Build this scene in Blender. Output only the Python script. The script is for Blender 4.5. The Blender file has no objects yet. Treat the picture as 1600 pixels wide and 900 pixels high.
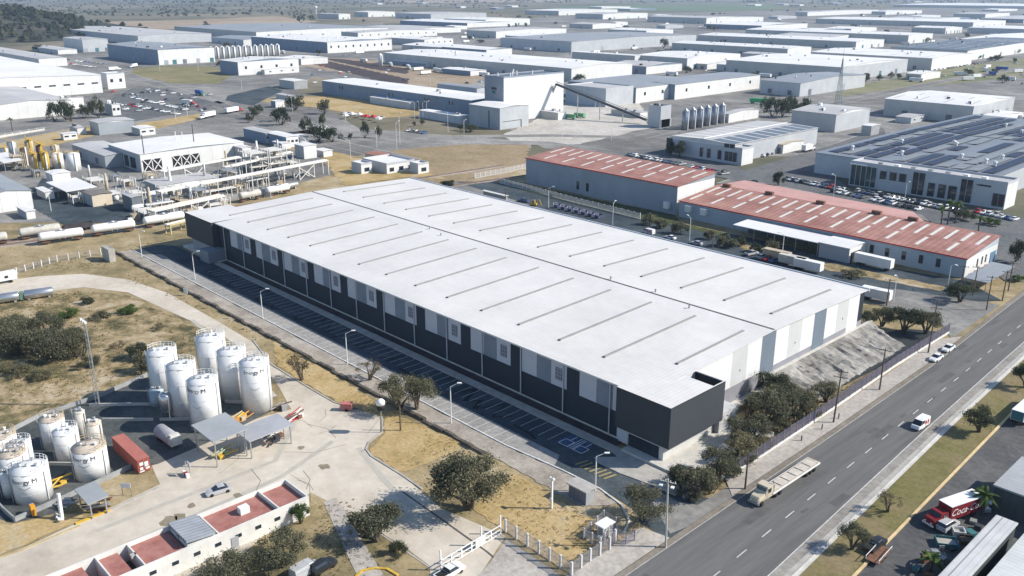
import bpy, bmesh, math, random
from mathutils import Vector, Matrix
PI = math.pi
S = bpy.context.scene
COL = S.collection
rnd = random.Random(7)

# ------------------------------------------------------------------ camera
FPX = 1377.25
PITCH, YAW = math.radians(18.737), math.radians(136.642)
CAM = Vector((91.2, -120.588, 83.638))
FW = Vector((math.cos(PITCH) * math.cos(YAW), math.cos(PITCH) * math.sin(YAW), -math.sin(PITCH)))
RT = Vector((math.sin(YAW), -math.cos(YAW), 0))
UP = RT.cross(FW)
cd = bpy.data.cameras.new('camera')
cam = bpy.data.objects.new('camera', cd)
COL.objects.link(cam)
cam.matrix_world = Matrix(((RT.x, UP.x, -FW.x, CAM.x), (RT.y, UP.y, -FW.y, CAM.y), (RT.z, UP.z, -FW.z, CAM.z), (0, 0, 0, 1)))
cd.sensor_width = 36
cd.lens = FPX / 1600 * 36
cd.clip_start = 1
cd.clip_end = 60000
S.camera = cam


def G(u, v, z=0.0):
    """the point of height z seen at (u, v) of the 1600 x 900 photograph"""
    d = FW * FPX + RT * (u - 800) + UP * (450 - v)
    p = CAM + d * ((z - CAM.z) / d.z)
    return Vector((p.x, p.y, z))


def pj(p):
    d = p - CAM
    w = d.dot(FW)
    return 800 + FPX * d.dot(RT) / w, 450 - FPX * d.dot(UP) / w


def solve(fn, u, lo, hi):
    """length t in lo..hi at which point fn(t) is seen at column u"""
    a = pj(fn(lo))[0] < u
    for _ in range(50):
        m = (lo + hi) / 2
        if (pj(fn(m))[0] < u) == a:
            lo = m
        else:
            hi = m
    return (lo + hi) / 2


# ------------------------------------------------------------------ materials
MATS = {}


def nodes(name):
    m = bpy.data.materials.new(name)
    m.use_nodes = True
    nt = m.node_tree
    return m, nt, nt.nodes, nt.links, nt.nodes['Principled BSDF']


def noise(nt, vec, scale, detail=4, rough=.6):
    n = nt.nodes.new('ShaderNodeTexNoise')
    n.inputs['Scale'].default_value = scale
    n.inputs['Detail'].default_value = detail
    n.inputs['Roughness'].default_value = rough
    nt.links.new(vec, n.inputs['Vector'])
    return n


def ramp(nt, src, stops):
    r = nt.nodes.new('ShaderNodeValToRGB')
    e = r.color_ramp.elements
    while len(e) < len(stops):
        e.new(.5)
    for q, (p, c) in zip(e, stops):
        q.position = p
        q.color = (*c, 1) if len(c) == 3 else c
    nt.links.new(src, r.inputs[0])
    return r


def mix(nt, a, b, fac, mode='MIX'):
    m = nt.nodes.new('ShaderNodeMix')
    m.data_type = 'RGBA'
    m.blend_type = mode
    for k, v in ((0, fac), (6, a), (7, b)):
        if hasattr(v, 'is_linked') or hasattr(v, 'links'):
            nt.links.new(v, m.inputs[k])
        else:
            m.inputs[k].default_value = v if k == 0 else (*v, 1)
    return m.outputs[2]


def mat(name, c, var=.12, scale=.35, rough=.75, metal=0., fine=3., c2=None, bands=None, bands2=None, bump=0., obrand=0., spec=.3):
    """painted, weathered surface: two scales of soft mottling, optional joints every bands[1] m along axis bands[0]"""
    if name in MATS:
        return MATS[name]
    m, nt, N, L, b = nodes(name)
    tc = N.new('ShaderNodeTexCoord').outputs['Object']
    n1 = noise(nt, tc, scale, 5, .65)
    n2 = noise(nt, tc, fine, 4)
    lo = tuple(x * (1 - var) for x in c)
    hi = c2 or tuple(min(1, x * (1 + var * .6)) for x in c)
    col = ramp(nt, n1.outputs[0], [(.32, lo), (.68, hi)]).outputs[0]
    f = ramp(nt, n2.outputs[0], [(.3, (1 - var * .7,) * 3), (.7, (1, 1, 1))]).outputs[0]
    col = mix(nt, col, f, 1., 'MULTIPLY')
    h = n2.outputs[0]
    for bnd in (bands, bands2):
        if not bnd:
            continue
        ax, sp, wd, dark = bnd
        sx = N.new('ShaderNodeSeparateXYZ')
        L.new(tc, sx.inputs[0])
        src = sx.outputs['XYZ'.index(ax)]
        d = N.new('ShaderNodeMath'); d.operation = 'DIVIDE'; d.inputs[1].default_value = sp
        L.new(src, d.inputs[0])
        fr = N.new('ShaderNodeMath'); fr.operation = 'FRACT'
        L.new(d.outputs[0], fr.inputs[0])
        k = N.new('ShaderNodeMath'); k.operation = 'LESS_THAN'; k.inputs[1].default_value = wd / sp
        L.new(fr.outputs[0], k.inputs[0])
        col = mix(nt, col, mix(nt, col, (dark,) * 3, 1., 'MULTIPLY'), k.outputs[0])
    if obrand:
        oi = N.new('ShaderNodeObjectInfo').outputs['Random']
        rr = ramp(nt, oi, [(0, (1 - obrand,) * 3), (1, (1, 1, 1))]).outputs[0]
        col = mix(nt, col, rr, 1., 'MULTIPLY')
    L.new(col, b.inputs['Base Color'])
    b.inputs['Roughness'].default_value = rough
    b.inputs['Metallic'].default_value = metal
    b.inputs['Specular IOR Level'].default_value = spec
    if bump:
        bp = N.new('ShaderNodeBump'); bp.inputs['Strength'].default_value = bump
        bp.inputs['Distance'].default_value = .05
        L.new(h, bp.inputs['Height']); L.new(bp.outputs[0], b.inputs['Normal'])
    MATS[name] = m
    return m


def ground_mat(name, cols, scales=(.012, .08, .9), rough=.95, stretch=None, grit=.32):
    """earth, dry grass or paving: three scales of noise over a list of colours"""
    if name in MATS:
        return MATS[name]
    m, nt, N, L, b = nodes(name)
    tc = N.new('ShaderNodeNewGeometry').outputs['Position']
    if stretch:
        vm = N.new('ShaderNodeVectorMath'); vm.operation = 'MULTIPLY'; vm.inputs[1].default_value = stretch
        L.new(tc, vm.inputs[0])
        tc = vm.outputs[0]
    a = noise(nt, tc, scales[0], 6, .6)
    c = noise(nt, tc, scales[1], 6, .7)
    d = noise(nt, tc, scales[2], 5, .7)
    ad = N.new('ShaderNodeMath'); ad.operation = 'ADD'
    L.new(a.outputs[0], ad.inputs[0])
    mm = N.new('ShaderNodeMath'); mm.operation = 'MULTIPLY_ADD'; mm.inputs[1].default_value = .9; mm.inputs[2].default_value = -.45
    L.new(c.outputs[0], mm.inputs[0]); L.new(mm.outputs[0], ad.inputs[1])
    n = len(cols)
    col = ramp(nt, ad.outputs[0], [(.28 + .44 * i / max(1, n - 1), q) for i, q in enumerate(cols)]).outputs[0]
    f = ramp(nt, d.outputs[0], [(.3, (1 - grit,) * 3), (.68, (1 + grit * .25,) * 3)]).outputs[0]
    L.new(mix(nt, col, f, 1., 'MULTIPLY'), b.inputs['Base Color'])
    b.inputs['Roughness'].default_value = rough
    b.inputs['Specular IOR Level'].default_value = .15
    MATS[name] = m
    return m


def leaf_mat(name, dark, light, tip):
    if name in MATS:
        return MATS[name]
    m, nt, N, L, b = nodes(name)
    g = N.new('ShaderNodeNewGeometry')
    oi = N.new('ShaderNodeObjectInfo')
    c = ramp(nt, g.outputs['Random Per Island'], [(0, dark), (.6, light), (1, tip)]).outputs[0]
    r = ramp(nt, oi.outputs['Random'], [(0, (.75, .78, .75)), (1, (1.1, 1.05, 1.0))]).outputs[0]
    L.new(mix(nt, c, r, 1., 'MULTIPLY'), b.inputs['Base Color'])
    b.inputs['Roughness'].default_value = .8
    b.inputs['Specular IOR Level'].default_value = .1
    tl_ = N.new('ShaderNodeBsdfTranslucent')
    ms = N.new('ShaderNodeMixShader'); ms.inputs[0].default_value = .38
    L.new(b.inputs['Base Color'].links[0].from_socket, tl_.inputs['Color'])
    L.new(b.outputs[0], ms.inputs[1]); L.new(tl_.outputs[0], ms.inputs[2])
    L.new(ms.outputs[0], N['Material Output'].inputs['Surface'])
    MATS[name] = m
    return m


WHITE = mat('white_paint', (.72, .72, .70), .08)
GREY = mat('grey_paint', (.32, .33, .34), .12)
DARK = mat('dark_paint', (.045, .05, .06), .2)
BLACK = mat('black_rubber', (.02, .02, .02), .2)
STEEL = mat('galvanised_steel', (.42, .43, .43), .15, rough=.45, metal=.5)
CONC = mat('concrete', (.42, .40, .36), .22, .5)
CONCL = mat('pale_concrete', (.55, .53, .48), .18, .4)
YEL = mat('yellow_paint', (.62, .40, .06), .2, .8)
RUST = mat('rusty_steel', (.20, .10, .06), .4, 1.2)
GLASS = mat('window_glass', (.025, .035, .05), .3, .6, rough=.08, spec=.6)
RED = mat('red_paint', (.45, .035, .03), .15)
BLUE = mat('blue_paint', (.03, .10, .35), .15)
WOOD = mat('weathered_wood', (.17, .125, .09), .3, 2)
BARK = mat('bark', (.11, .085, .065), .35, 2.5)
TEAL = mat('teal_paint', (.05, .17, .18), .2)
TANP = mat('tan_paint', (.50, .42, .30), .2)


# ------------------------------------------------------------------ mesh builder
class MB:
    def __init__(s):
        s.v, s.f, s.m, s.k = [], [], [], 0
        s.sm = False
        s.smf = []
        s.T = None

    def mt(s, k):
        s.k = k
        return s

    def add(s, vs, fs):
        o = len(s.v)
        if s.T is not None:
            vs = [s.T @ Vector(q) for q in vs]
        s.v += [tuple(q) for q in vs]
        for f in fs:
            s.f.append([o + i for i in f]); s.m.append(s.k); s.smf.append(s.sm)
        return s

    def box(s, x0, x1, y0, y1, z0, z1):
        return s.add([(x0, y0, z0), (x1, y0, z0), (x1, y1, z0), (x0, y1, z0), (x0, y0, z1), (x1, y0, z1), (x1, y1, z1), (x0, y1, z1)],
                     [(3, 2, 1, 0), (4, 5, 6, 7), (0, 1, 5, 4), (1, 2, 6, 5), (2, 3, 7, 6), (3, 0, 4, 7)])

    def prism(s, poly, z0, z1):
        n = len(poly)
        return s.add([(p[0], p[1], z0) for p in poly] + [(p[0], p[1], z1) for p in poly],
                     [list(range(n))[::-1], list(range(n, 2 * n))] + [(i, (i + 1) % n, n + (i + 1) % n, n + i) for i in range(n)])

    def extr(s, prof, a0, a1, ax='x'):
        """profile in the plane across axis ax (y,z or x,z) drawn out from a0 to a1"""
        n = len(prof)
        P = (lambda a, p: (a, p[0], p[1])) if ax == 'x' else (lambda a, p: (p[0], a, p[1]))
        return s.add([P(a0, p) for p in prof] + [P(a1, p) for p in prof],
                     [list(range(n))[::-1], list(range(n, 2 * n))] + [(i, (i + 1) % n, n + (i + 1) % n, n + i) for i in range(n)])

    def quad(s, *p):
        return s.add(p, [tuple(range(len(p)))])

    def tube(s, a, b, r0, r1=None, n=8, cap=True):
        a, b = Vector(a), Vector(b)
        r1 = r0 if r1 is None else r1
        d = (b - a)
        if d.length < 1e-6:
            return s
        d.normalize()
        x = d.orthogonal().normalized(); y = d.cross(x)
        vs = []
        for c, r in ((a, r0), (b, r1)):
            for i in range(n):
                t = 2 * PI * i / n
                vs.append(c + x * (r * math.cos(t)) + y * (r * math.sin(t)))
        fs = [(i, (i + 1) % n, n + (i + 1) % n, n + i) for i in range(n)]
        if cap:
            fs += [list(range(n))[::-1], list(range(n, 2 * n))]
        return s.add(vs, fs)

    def bar(s, a, b, w, h=None):
        """square bar between two points"""
        a, b = Vector(a), Vector(b)
        h = w if h is None else h
        d = (b - a).normalized()
        x = Vector((0, 0, 1)).cross(d)
        x = Vector((1, 0, 0)) if x.length < 1e-4 else x.normalized()
        y = d.cross(x)
        vs = [c + x * (i * w / 2) + y * (j * h / 2) for c in (a, b) for i, j in ((-1, -1), (1, -1), (1, 1), (-1, 1))]
        return s.add(vs, [(3, 2, 1, 0), (4, 5, 6, 7), (0, 1, 5, 4), (1, 2, 6, 5), (2, 3, 7, 6), (3, 0, 4, 7)])

    def lathe(s, prof, n=20, c=(0, 0, 0)):
        vs, fs = [], []
        k = len(prof)
        for i in range(n):
            t = 2 * PI * i / n
            for r, z in prof:
                vs.append((c[0] + r * math.cos(t), c[1] + r * math.sin(t), c[2] + z))
        for i in range(n):
            j = (i + 1) % n
            for q in range(k - 1):
                fs.append((i * k + q, j * k + q, j * k + q + 1, i * k + q + 1))
        fs.append([i * k for i in range(n)][::-1]); fs.append([i * k + k - 1 for i in range(n)])
        return s.add(vs, fs)

    def ring(s, R, z, r, n=24, c=(0, 0)):
        for i in range(n):
            t, q = 2 * PI * i / n, 2 * PI * (i + 1) / n
            s.tube((c[0] + R * math.cos(t), c[1] + R * math.sin(t), z), (c[0] + R * math.cos(q), c[1] + R * math.sin(q), z), r, n=4, cap=False)
        return s

    def mesh(s, name, mats):
        me = bpy.data.meshes.new(name)
        me.from_pydata(s.v, [], s.f)
        for m in (mats if isinstance(mats, (list, tuple)) else [mats]):
            me.materials.append(m)
        me.polygons.foreach_set('material_index', s.m)
        if any(s.smf):
            me.polygons.foreach_set('use_smooth', s.smf)
        me.update()
        return me

    def build(s, name, mats, parent=None, loc=(0, 0, 0), label=None):
        o = bpy.data.objects.new(name, s.mesh(name, mats))
        COL.objects.link(o)
        o.location = loc
        o.parent = parent
        if label:
            o['label'] = label
        return o


def tag(o, label, cat, group=None):
    o['label'] = label
    o['category'] = cat
    if group:
        o['group'] = group
    return o


def thing(name, label, cat, loc=(0, 0, 0), rz=0., group=None):
    o = bpy.data.objects.new(name, None)
    COL.objects.link(o)
    o.empty_display_size = .5
    o.location = loc
    o.rotation_euler = (0, 0, rz)
    return tag(o, label, cat, group)


def dup(root, loc, rz=0., label=None, group=None, sc=None):
    """copy a thing with its parts and sub-parts (mesh data shared)"""
    r = root.copy()
    COL.objects.link(r)
    r.location = loc
    r.rotation_euler = (0, 0, rz)
    if sc:
        r.scale = sc if isinstance(sc, tuple) else (sc, sc, sc)
    if label:
        r['label'] = label
    if group:
        r['group'] = group
    for ch in list(root.children):
        c = ch.copy(); COL.objects.link(c); c.parent = r
        for g in ch.children:
            d = g.copy(); COL.objects.link(d); d.parent = c
    return r


def place(root, used, loc, rz=0., label=None, group=None, sc=None):
    """the first use moves the source itself, later ones copy it"""
    if root.name in used:
        return dup(root, loc, rz, label, group, sc)
    used.add(root.name)
    root.location = loc
    root.rotation_euler = (0, 0, rz)
    if sc:
        root.scale = sc if isinstance(sc, tuple) else (sc, sc, sc)
    if label:
        root['label'] = label
    if group:
        root['group'] = group
    return root


USED = set()


def structure(name, mb, m, kind='structure'):
    o = mb.build(name, m)
    o['kind'] = kind
    return o


# ------------------------------------------------------------------ ground sheets
def wob(p, amp, sc=.13):
    return Vector((p.x + amp * (math.sin(p.x * sc * 3.1 + p.y * sc * 1.7) + .6 * math.sin(p.y * sc * 7.3 + 1.3)), p.y + amp * (math.sin(p.y * sc * 2.7 - p.x * sc * 2.1 + .7) + .6 * math.sin(p.x * sc * 6.1)), p.z))


def zone(name, pts, z, m, px=True, rough_edge=0., th=0.):
    """a flat sheet of ground: outline in photograph pixels (px) or metres; rough_edge makes the outline ragged"""
    P = [G(*p) if px else Vector((p[0], p[1], 0)) for p in pts]
    if rough_edge:
        Q = []
        for i, a in enumerate(P):
            b = P[(i + 1) % len(P)]
            n = max(1, min(60, int((b - a).length / (rough_edge * 2.2))))
            for k in range(n):
                Q.append(wob(a.lerp(b, k / n), rough_edge * .5, .35 / max(.5, rough_edge)))
        P = Q
    area = sum(a.x * b.y - b.x * a.y for a, b in zip(P, P[1:] + P[:1]))
    if area < 0:
        P = P[::-1]
    mb = MB()
    if th:
        mb.prism([(p.x, p.y) for p in P], z - th, z)
    else:
        mb.add([(p.x, p.y, z) for p in P], [list(range(len(P)))])
    return structure(name, mb, m)


def strip(name, pts, w, z, m, px=True, th=0., mb=None):
    """a ribbon of width w along a line"""
    P = [G(*p) if px else Vector((p[0], p[1], 0)) for p in pts]
    own = mb is None
    mb = mb or MB()
    L, R = [], []
    for i, p in enumerate(P):
        d = (P[min(i + 1, len(P) - 1)] - P[max(i - 1, 0)]).normalized()
        n = Vector((-d.y, d.x, 0)) * (w / 2)
        L.append(p + n); R.append(p - n)
    for i in range(len(P) - 1):
        q = [R[i], R[i + 1], L[i + 1], L[i]]
        if th:
            mb.prism([(a.x, a.y) for a in q], z - th, z)
        else:
            mb.add([(a.x, a.y, z) for a in q], [(0, 1, 2, 3)])
    return structure(name, mb, m) if own else mb
# ------------------------------------------------------------------ light
AZ, EL = math.radians(45), math.radians(35.3)          # where the sun stands
W = bpy.data.worlds.new('World')
S.world = W
W.use_nodes = True
wn = W.node_tree.nodes
sky = wn.new('ShaderNodeTexSky')
sky.sky_type = 'NISHITA'
sky.sun_disc = False
sky.sun_elevation = EL
sky.sun_rotation = PI / 2 - AZ
sky.air_density = 1.0
sky.dust_density = .3
sky.ozone_density = 2.6
W.node_tree.links.new(sky.outputs[0], wn['Background'].inputs[0])
wn['Background'].inputs[1].default_value = .12
sd = bpy.data.lights.new('sun', 'SUN')
sd.energy = 4.8
sd.angle = math.radians(.5)
sd.color = (1, .94, .85)
sun = bpy.data.objects.new('sun', sd)
COL.objects.link(sun)
sun.rotation_euler = Vector((math.cos(AZ) * math.cos(EL), math.sin(AZ) * math.cos(EL), math.sin(EL))).to_track_quat('Z', 'Y').to_euler()
S.view_settings.view_transform = 'Standard'
S.view_settings.look = 'None'
S.view_settings.gamma = 1
S.view_settings.exposure = .52
S.cycles.max_bounces = 5
S.cycles.diffuse_bounces = 3
S.cycles.glossy_bounces = 2
S.cycles.transparent_max_bounces = 8
S.cycles.volume_bounces = 0
S.cycles.use_denoising = True

hz = MB().box(-15000, 9000, -6000, 15000, -1, 112).build('haze', None)
hz['kind'] = 'stuff'
hm = bpy.data.materials.new('haze_air')
hm.use_nodes = True
hn = hm.node_tree.nodes
hn.remove(hn['Principled BSDF'])
hv = hn.new('ShaderNodeVolumePrincipled')
hv.inputs['Color'].default_value = (.62, .78, 1.0, 1)
hv.inputs['Density'].default_value = .000075
hv.inputs['Anisotropy'].default_value = .2
hm.node_tree.links.new(hv.outputs[0], hn['Material Output'].inputs['Volume'])
hz.data.materials[0] = hm

# ------------------------------------------------------------------ ground
DRY = ground_mat('dry_grass', [(.14, .125, .065), (.255, .205, .11), (.37, .29, .165), (.46, .39, .27)], (.02, .11, 1.1))
YGRASS = ground_mat('yellow_grass', [(.27, .22, .10), (.40, .29, .13), (.47, .35, .18), (.44, .38, .26)], (.03, .16, 1.4))
BRUSH = ground_mat('brush_earth', [(.085, .08, .042), (.20, .165, .085), (.36, .275, .155), (.46, .385, .27)], (.05, .2, 1.2))
GREEN = ground_mat('lawn', [(.12, .115, .045), (.17, .155, .06), (.21, .175, .085), (.24, .19, .11)], (.04, .2, 1.5))
YARD = ground_mat('yard_concrete', [(.38, .335, .27), (.50, .445, .365), (.56, .505, .42), (.60, .545, .46)], (.018, .06, .35), grit=.16)
ROADM = ground_mat('road_asphalt', [(.095, .095, .093), (.125, .123, .119), (.145, .142, .137), (.165, .158, .148)], (.12, .55, 3.), stretch=(1, .06, 1), grit=.14)
ASPH = ground_mat('lot_asphalt', [(.038, .054, .064), (.060, .078, .090), (.095, .11, .118)], (.03, .12, 1.2))  # blue-teal tint of the shaded car park mixed into the asphalt colour
LOTG = ground_mat('worn_asphalt', [(.125, .122, .116), (.18, .175, .165), (.25, .242, .226), (.34, .325, .30)], (.008, .05, .5))
PAVE = ground_mat('pavement', [(.34, .31, .275), (.43, .395, .35), (.48, .45, .40)], (.03, .2, 1.2))
FARG = ground_mat('far_plain', [(.075, .085, .06), (.12, .12, .08), (.20, .175, .12), (.27, .235, .18)], (.0011, .006, .04))
BROWN = ground_mat('ploughed_field', [(.28, .215, .15), (.36, .28, .20), (.40, .33, .25)], (.004, .02, .1))
GFIELD = ground_mat('crop_field', [(.10, .15, .085), (.13, .18, .10), (.16, .19, .12)], (.003, .012, .06))
GRAVEL = ground_mat('gravel', [(.24, .21, .175), (.36, .32, .27), (.46, .42, .36)], (.05, .3, 2.))
LINEP = mat('line_paint', (.62, .62, .60), .25, 1.5)
LINEO = mat('old_line_paint', (.48, .46, .42), .3, 1.2)
KERBY = mat('yellow_kerb_paint', (.66, .50, .27), .2, .5)
PATCH = mat('tar_patch', (.008, .010, .014), .2)
SOIL = ground_mat('dark_soil', [(.05, .04, .045), (.075, .06, .062), (.11, .085, .075)], (.02, .1, .5))

structure('ground', MB().add([(-14900, -5900, 0), (8900, -5900, 0), (8900, 14900, 0), (-14900, 14900, 0)], [(0, 1, 2, 3)]), FARG)
zone('dry_grass_ground', [(-420, -160), (110, -160), (110, 130), (-60, 190), (-420, 190)], .03, DRY, px=False)
zone('industrial_ground', [(440, 112), (560, 50), (640, 36), (1000, 21), (1400, 13), (1760, 8), (1800, 200), (1500, 250), (1000, 240), (850, 232), (700, 150)], .05, LOTG)
zone('industrial_ground', [(60, 214), (330, 160), (450, 133), (560, 200), (700, 212), (830, 220), (830, 232), (700, 232), (640, 262), (500, 232), (380, 216), (200, 228)], .055, LOTG)
zone('industrial_ground', [(-200, 150), (-100, 92), (120, 80), (250, 62), (600, 35), (560, 90), (450, 135), (330, 168), (60, 214), (-200, 240)], .06, LOTG)
# far fields and open land
zone('brown_field', [(95, 46), (120, 35), (300, 31), (430, 25), (500, 34), (380, 43), (230, 47)], .09, BROWN)
zone('green_field', [(830, 20), (880, 10), (1000, 7), (1200, 7), (1230, 13), (1120, 18), (960, 17)], .09, GFIELD)
zone('tan_field', [(600, 1), (900, -3), (900, 2), (640, 5)], .09, BROWN)
zone('grass_mound_ground', [(200, 116), (212, 106), (262, 103), (335, 104), (362, 118), (340, 131), (272, 131)], .10, ground_mat('olive_grass', [(.15, .15, .07), (.22, .20, .10), (.30, .25, .15)], (.02, .06, .3)), rough_edge=4)
zone('bare_ground', [(455, 100), (475, 90), (560, 92), (760, 118), (730, 136), (660, 140), (560, 118)], .10, ground_mat('bare_brown', [(.25, .19, .13), (.34, .26, .18), (.40, .33, .25)], (.02, .06, .3)), rough_edge=4)
zone('dark_soil_strip', [(480, 98), (505, 94), (640, 124), (636, 131), (600, 128)], .13, SOIL, rough_edge=3)
zone('dark_soil_strip', [(500, 91), (540, 93), (640, 108), (636, 116), (580, 108)], .13, SOIL, rough_edge=3)
zone('tan_field', [(545, 246), (640, 232), (720, 226), (826, 226), (824, 262), (770, 290), (700, 287), (640, 278)], .10, ground_mat('trodden_field', [(.23, .19, .10), (.31, .235, .14), (.37, .29, .195)], (.02, .07, .5)), rough_edge=2)
zone('pale_yard', [(785, 210), (830, 192), (880, 160), (1000, 160), (1015, 200), (905, 226), (800, 224)], .12, ground_mat('dusty_concrete', [(.42, .39, .34), (.50, .47, .42), (.56, .53, .48)], (.02, .08, .4)), rough_edge=2)
zone('roadside_grass', [(1300, 152), (1340, 133), (1500, 104), (1640, 86), (1640, 116), (1500, 130), (1400, 140)], .10, ground_mat('roadside_green', [(.14, .16, .08), (.20, .20, .11), (.28, .25, .17)], (.01, .05, .3)))
zone('plant_ground', [(-80, 350), (-80, 236), (60, 218), (170, 222), (380, 216), (500, 246), (522, 272), (330, 322), (190, 346)], .08, LOTG)
zone('grass_verge', [(-60, 226), (60, 206), (140, 197), (165, 208), (60, 232), (-60, 250)], .11, YGRASS, rough_edge=1.5)
zone('grass_verge', [(212, 194), (310, 178), (330, 182), (222, 206)], .11, YGRASS, rough_edge=1.5)
zone('grass_verge', [(400, 158), (430, 152), (560, 150), (690, 175), (600, 185), (470, 165)], .11, YGRASS, rough_edge=2)
zone('grass_verge', [(500, 232), (550, 246), (640, 262), (700, 280), (640, 276), (540, 290), (520, 270)], .11, YGRASS, rough_edge=1.5)
zone('plant_asphalt', [(66, 278), (130, 296), (210, 322), (205, 345), (100, 352), (40, 320)], .12, ASPH, rough_edge=.6)
# roads of the industrial park
for pts, w in (([(60, 70), (130, 94), (200, 117), (340, 163), (430, 191), (530, 226), (600, 242), (640, 252)], 13), ([(-60, 234), (60, 208), (150, 193), (250, 177), (340, 161), (430, 136), (480, 122)], 11),
               ([(470, 205), (560, 216), (640, 224), (740, 222), (850, 224), (960, 240), (1120, 268), (1290, 300), (1460, 340), (1640, 385)], 12), ([(1290, 165), (1400, 142), (1500, 122), (1640, 100)], 11),
               ([(560, 205), (700, 214), (860, 212), (1000, 215), (1110, 190), (1200, 165)], 9), ([(860, 118), (1000, 145), (1130, 178), (1210, 210), (1290, 262)], 9), ([(1140, 290), (1200, 270), (1300, 235), (1380, 205)], 12)):
    strip('park_road', pts, w + 1.6, .15, CONC)
    strip('park_road', pts, w, .19, LOTG)
zone('car_park', [(158, 190), (168, 158), (215, 134), (262, 140), (346, 163), (210, 190)], .22, ground_mat('car_park_asphalt', [(.10, .105, .11), (.14, .143, .145), (.18, .178, .17)], (.02, .1, .8)))
zone('car_park', [(945, 236), (1060, 232), (1170, 268), (1290, 262), (1330, 300), (1470, 330), (1640, 345), (1640, 430), (1570, 440), (1440, 336), (1120, 270)], .22, MATS['car_park_asphalt'])
zone('dark_asphalt', [(356, 150), (420, 135), (442, 142), (395, 165), (352, 157)], .22, ASPH)
zone('dark_asphalt', [(1040, 260), (1160, 268), (1290, 230), (1380, 200), (1390, 225), (1290, 262), (1160, 285)], .24, MATS['car_park_asphalt'])

# near ground
zone('yard', [(-110, 915), (0, 872), (60, 846), (115, 820), (170, 795), (250, 757), (240, 735), (228, 700), (215, 690), (300, 640), (380, 660), (455, 640), (436, 605), (424, 590), (380, 548), (345, 522), (270, 489), (200, 457), (130, 449), (60, 457), (0, 464), (-60, 470),
               (-60, 447), (60, 432), (130, 428), (200, 437), (262, 458), (345, 505), (395, 535), (424, 572), (475, 602), (522, 630), (560, 642), (597, 652), (597, 677), (576, 692), (572, 702), (580, 713), (627, 742), (690, 795), (730, 812), (790, 838), (762, 880), (740, 915),
               (672, 915), (672, 885), (632, 855), (560, 812), (535, 795), (485, 770), (300, 940)], .06, YARD)
zone('brush_ground', [(-40, 474), (0, 470), (60, 463), (130, 455), (200, 463), (268, 495), (340, 528), (372, 550), (300, 560), (262, 600), (130, 640), (-40, 690)], .09, BRUSH, rough_edge=1)
zone('yellow_grass', [(425, 520), (480, 560), (560, 610), (620, 650), (720, 690), (715, 705), (640, 735), (625, 738), (582, 711), (576, 703), (600, 678), (600, 650), (525, 627), (478, 600), (432, 570)], .09, YGRASS, rough_edge=.5)
zone('yellow_grass', [(738, 795), (765, 765), (800, 738), (862, 772), (905, 806), (940, 812), (1000, 850), (952, 862), (893, 900), (790, 832)], .09, YGRASS, rough_edge=.4)
zone('tank_yard', [(-60, 790), (-60, 705), (0, 688), (60, 652), (150, 622), (225, 590), (262, 600), (330, 600), (430, 640), (330, 690), (248, 725), (170, 745), (95, 800), (20, 818)], .10, ground_mat('tank_yard_floor', [(.055, .065, .066), (.085, .095, .095), (.13, .135, .13)], (.04, .2, 1.)))
zone('yellow_grass', [(-80, 880), (-60, 812), (20, 820), (95, 803), (130, 806), (115, 818), (60, 842), (0, 868)], .09, YGRASS, rough_edge=.4)
# car park of the warehouse
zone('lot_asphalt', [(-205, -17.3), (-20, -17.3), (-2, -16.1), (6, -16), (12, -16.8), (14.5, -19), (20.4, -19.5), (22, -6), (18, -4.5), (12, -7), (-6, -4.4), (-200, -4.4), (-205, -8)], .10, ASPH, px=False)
zone('lot_asphalt_sunlit', [(-198, -17.3), (-30, -17.3), (-20, -17.2), (-8, -16.2), (-10, -12.6), (-193, -12.4)], .125, ground_mat('sunlit_asphalt', [(.25, .243, .228), (.31, .30, .282), (.37, .355, .33)], (.04, .2, 1.)), px=False)  # sunlight beyond the building's shadow put into a paler asphalt
zone('driveway_apron', [(1000, 752), (1047, 835), (1150, 792), (1245, 712), (1180, 735), (1090, 790), (1060, 785)], .125, MATS['worn_asphalt'])
strip('parking_kerb', [(-204, -17.4), (-20, -17.4), (-6, -16.2), (3, -16.0), (9, -17.2), (13, -20), (14.6, -23.5)], .3, .26, LINEP, px=False, th=.2)
zone('gravel_walk', [(-206, -22), (-206, -17.6), (-20, -17.6), (-6, -16.4), (3, -16.2), (8, -17.4), (5, -22.5), (-20, -22)], .11, GRAVEL, px=False, rough_edge=.5)
zone('walkway', [(-171, -4.5), (-171, -2.3), (-3, -2.3), (-3, -3), (14, -3), (14, -5.2), (-2, -5.2), (-4, -4.5)], .25, CONC, px=False, th=.2)
zone('walkway', [(-5, -8.5), (-2, -5.2), (13.5, -5.2), (13.5, -8.2), (9, -8.4), (2, -9.5), (-3, -9.5)], .24, CONC, px=False, th=.2)
zone('planter_soil', [(-171, -2.3), (-171, 0), (-5, 0), (-5, -2.3)], .3, SOIL, px=False)
zone('building_pad', [(-197, -3.2), (-197, 92), (3, 92), (3, 24), (13.5, 24), (13.5, -3), (-3, -3), (-3, -.02), (-171, -.02), (-171, -3.2)], .68, CONCL, px=False, th=.7)
lm = MB()
for i in range(67):
    x = -193 + i * 2.6
    if x < -20:
        strip('', [(x, -17.25), (x, -12.4)], .13, .15, None, px=False, mb=lm)
    elif x < -10:
        strip('', [(x, -17 + (x + 20) * .06), (x, -12.4)], .13, .15, None, px=False, mb=lm)
for i in range(58):
    x = -164 + i * 2.6
    if x < -14:
        strip('', [(x, -10), (x, -4.7)], .12, .15, None, px=False, mb=lm)
structure('parking_lines', lm, LINEP)
zone('blue_parking_bay', [(-14.4, -9.2), (-14.4, -4.8), (-8, -4.8), (-8, -9.2)], .155, mat('faded_blue_bay', (.05, .095, .19), .35, .8), px=False)
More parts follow.
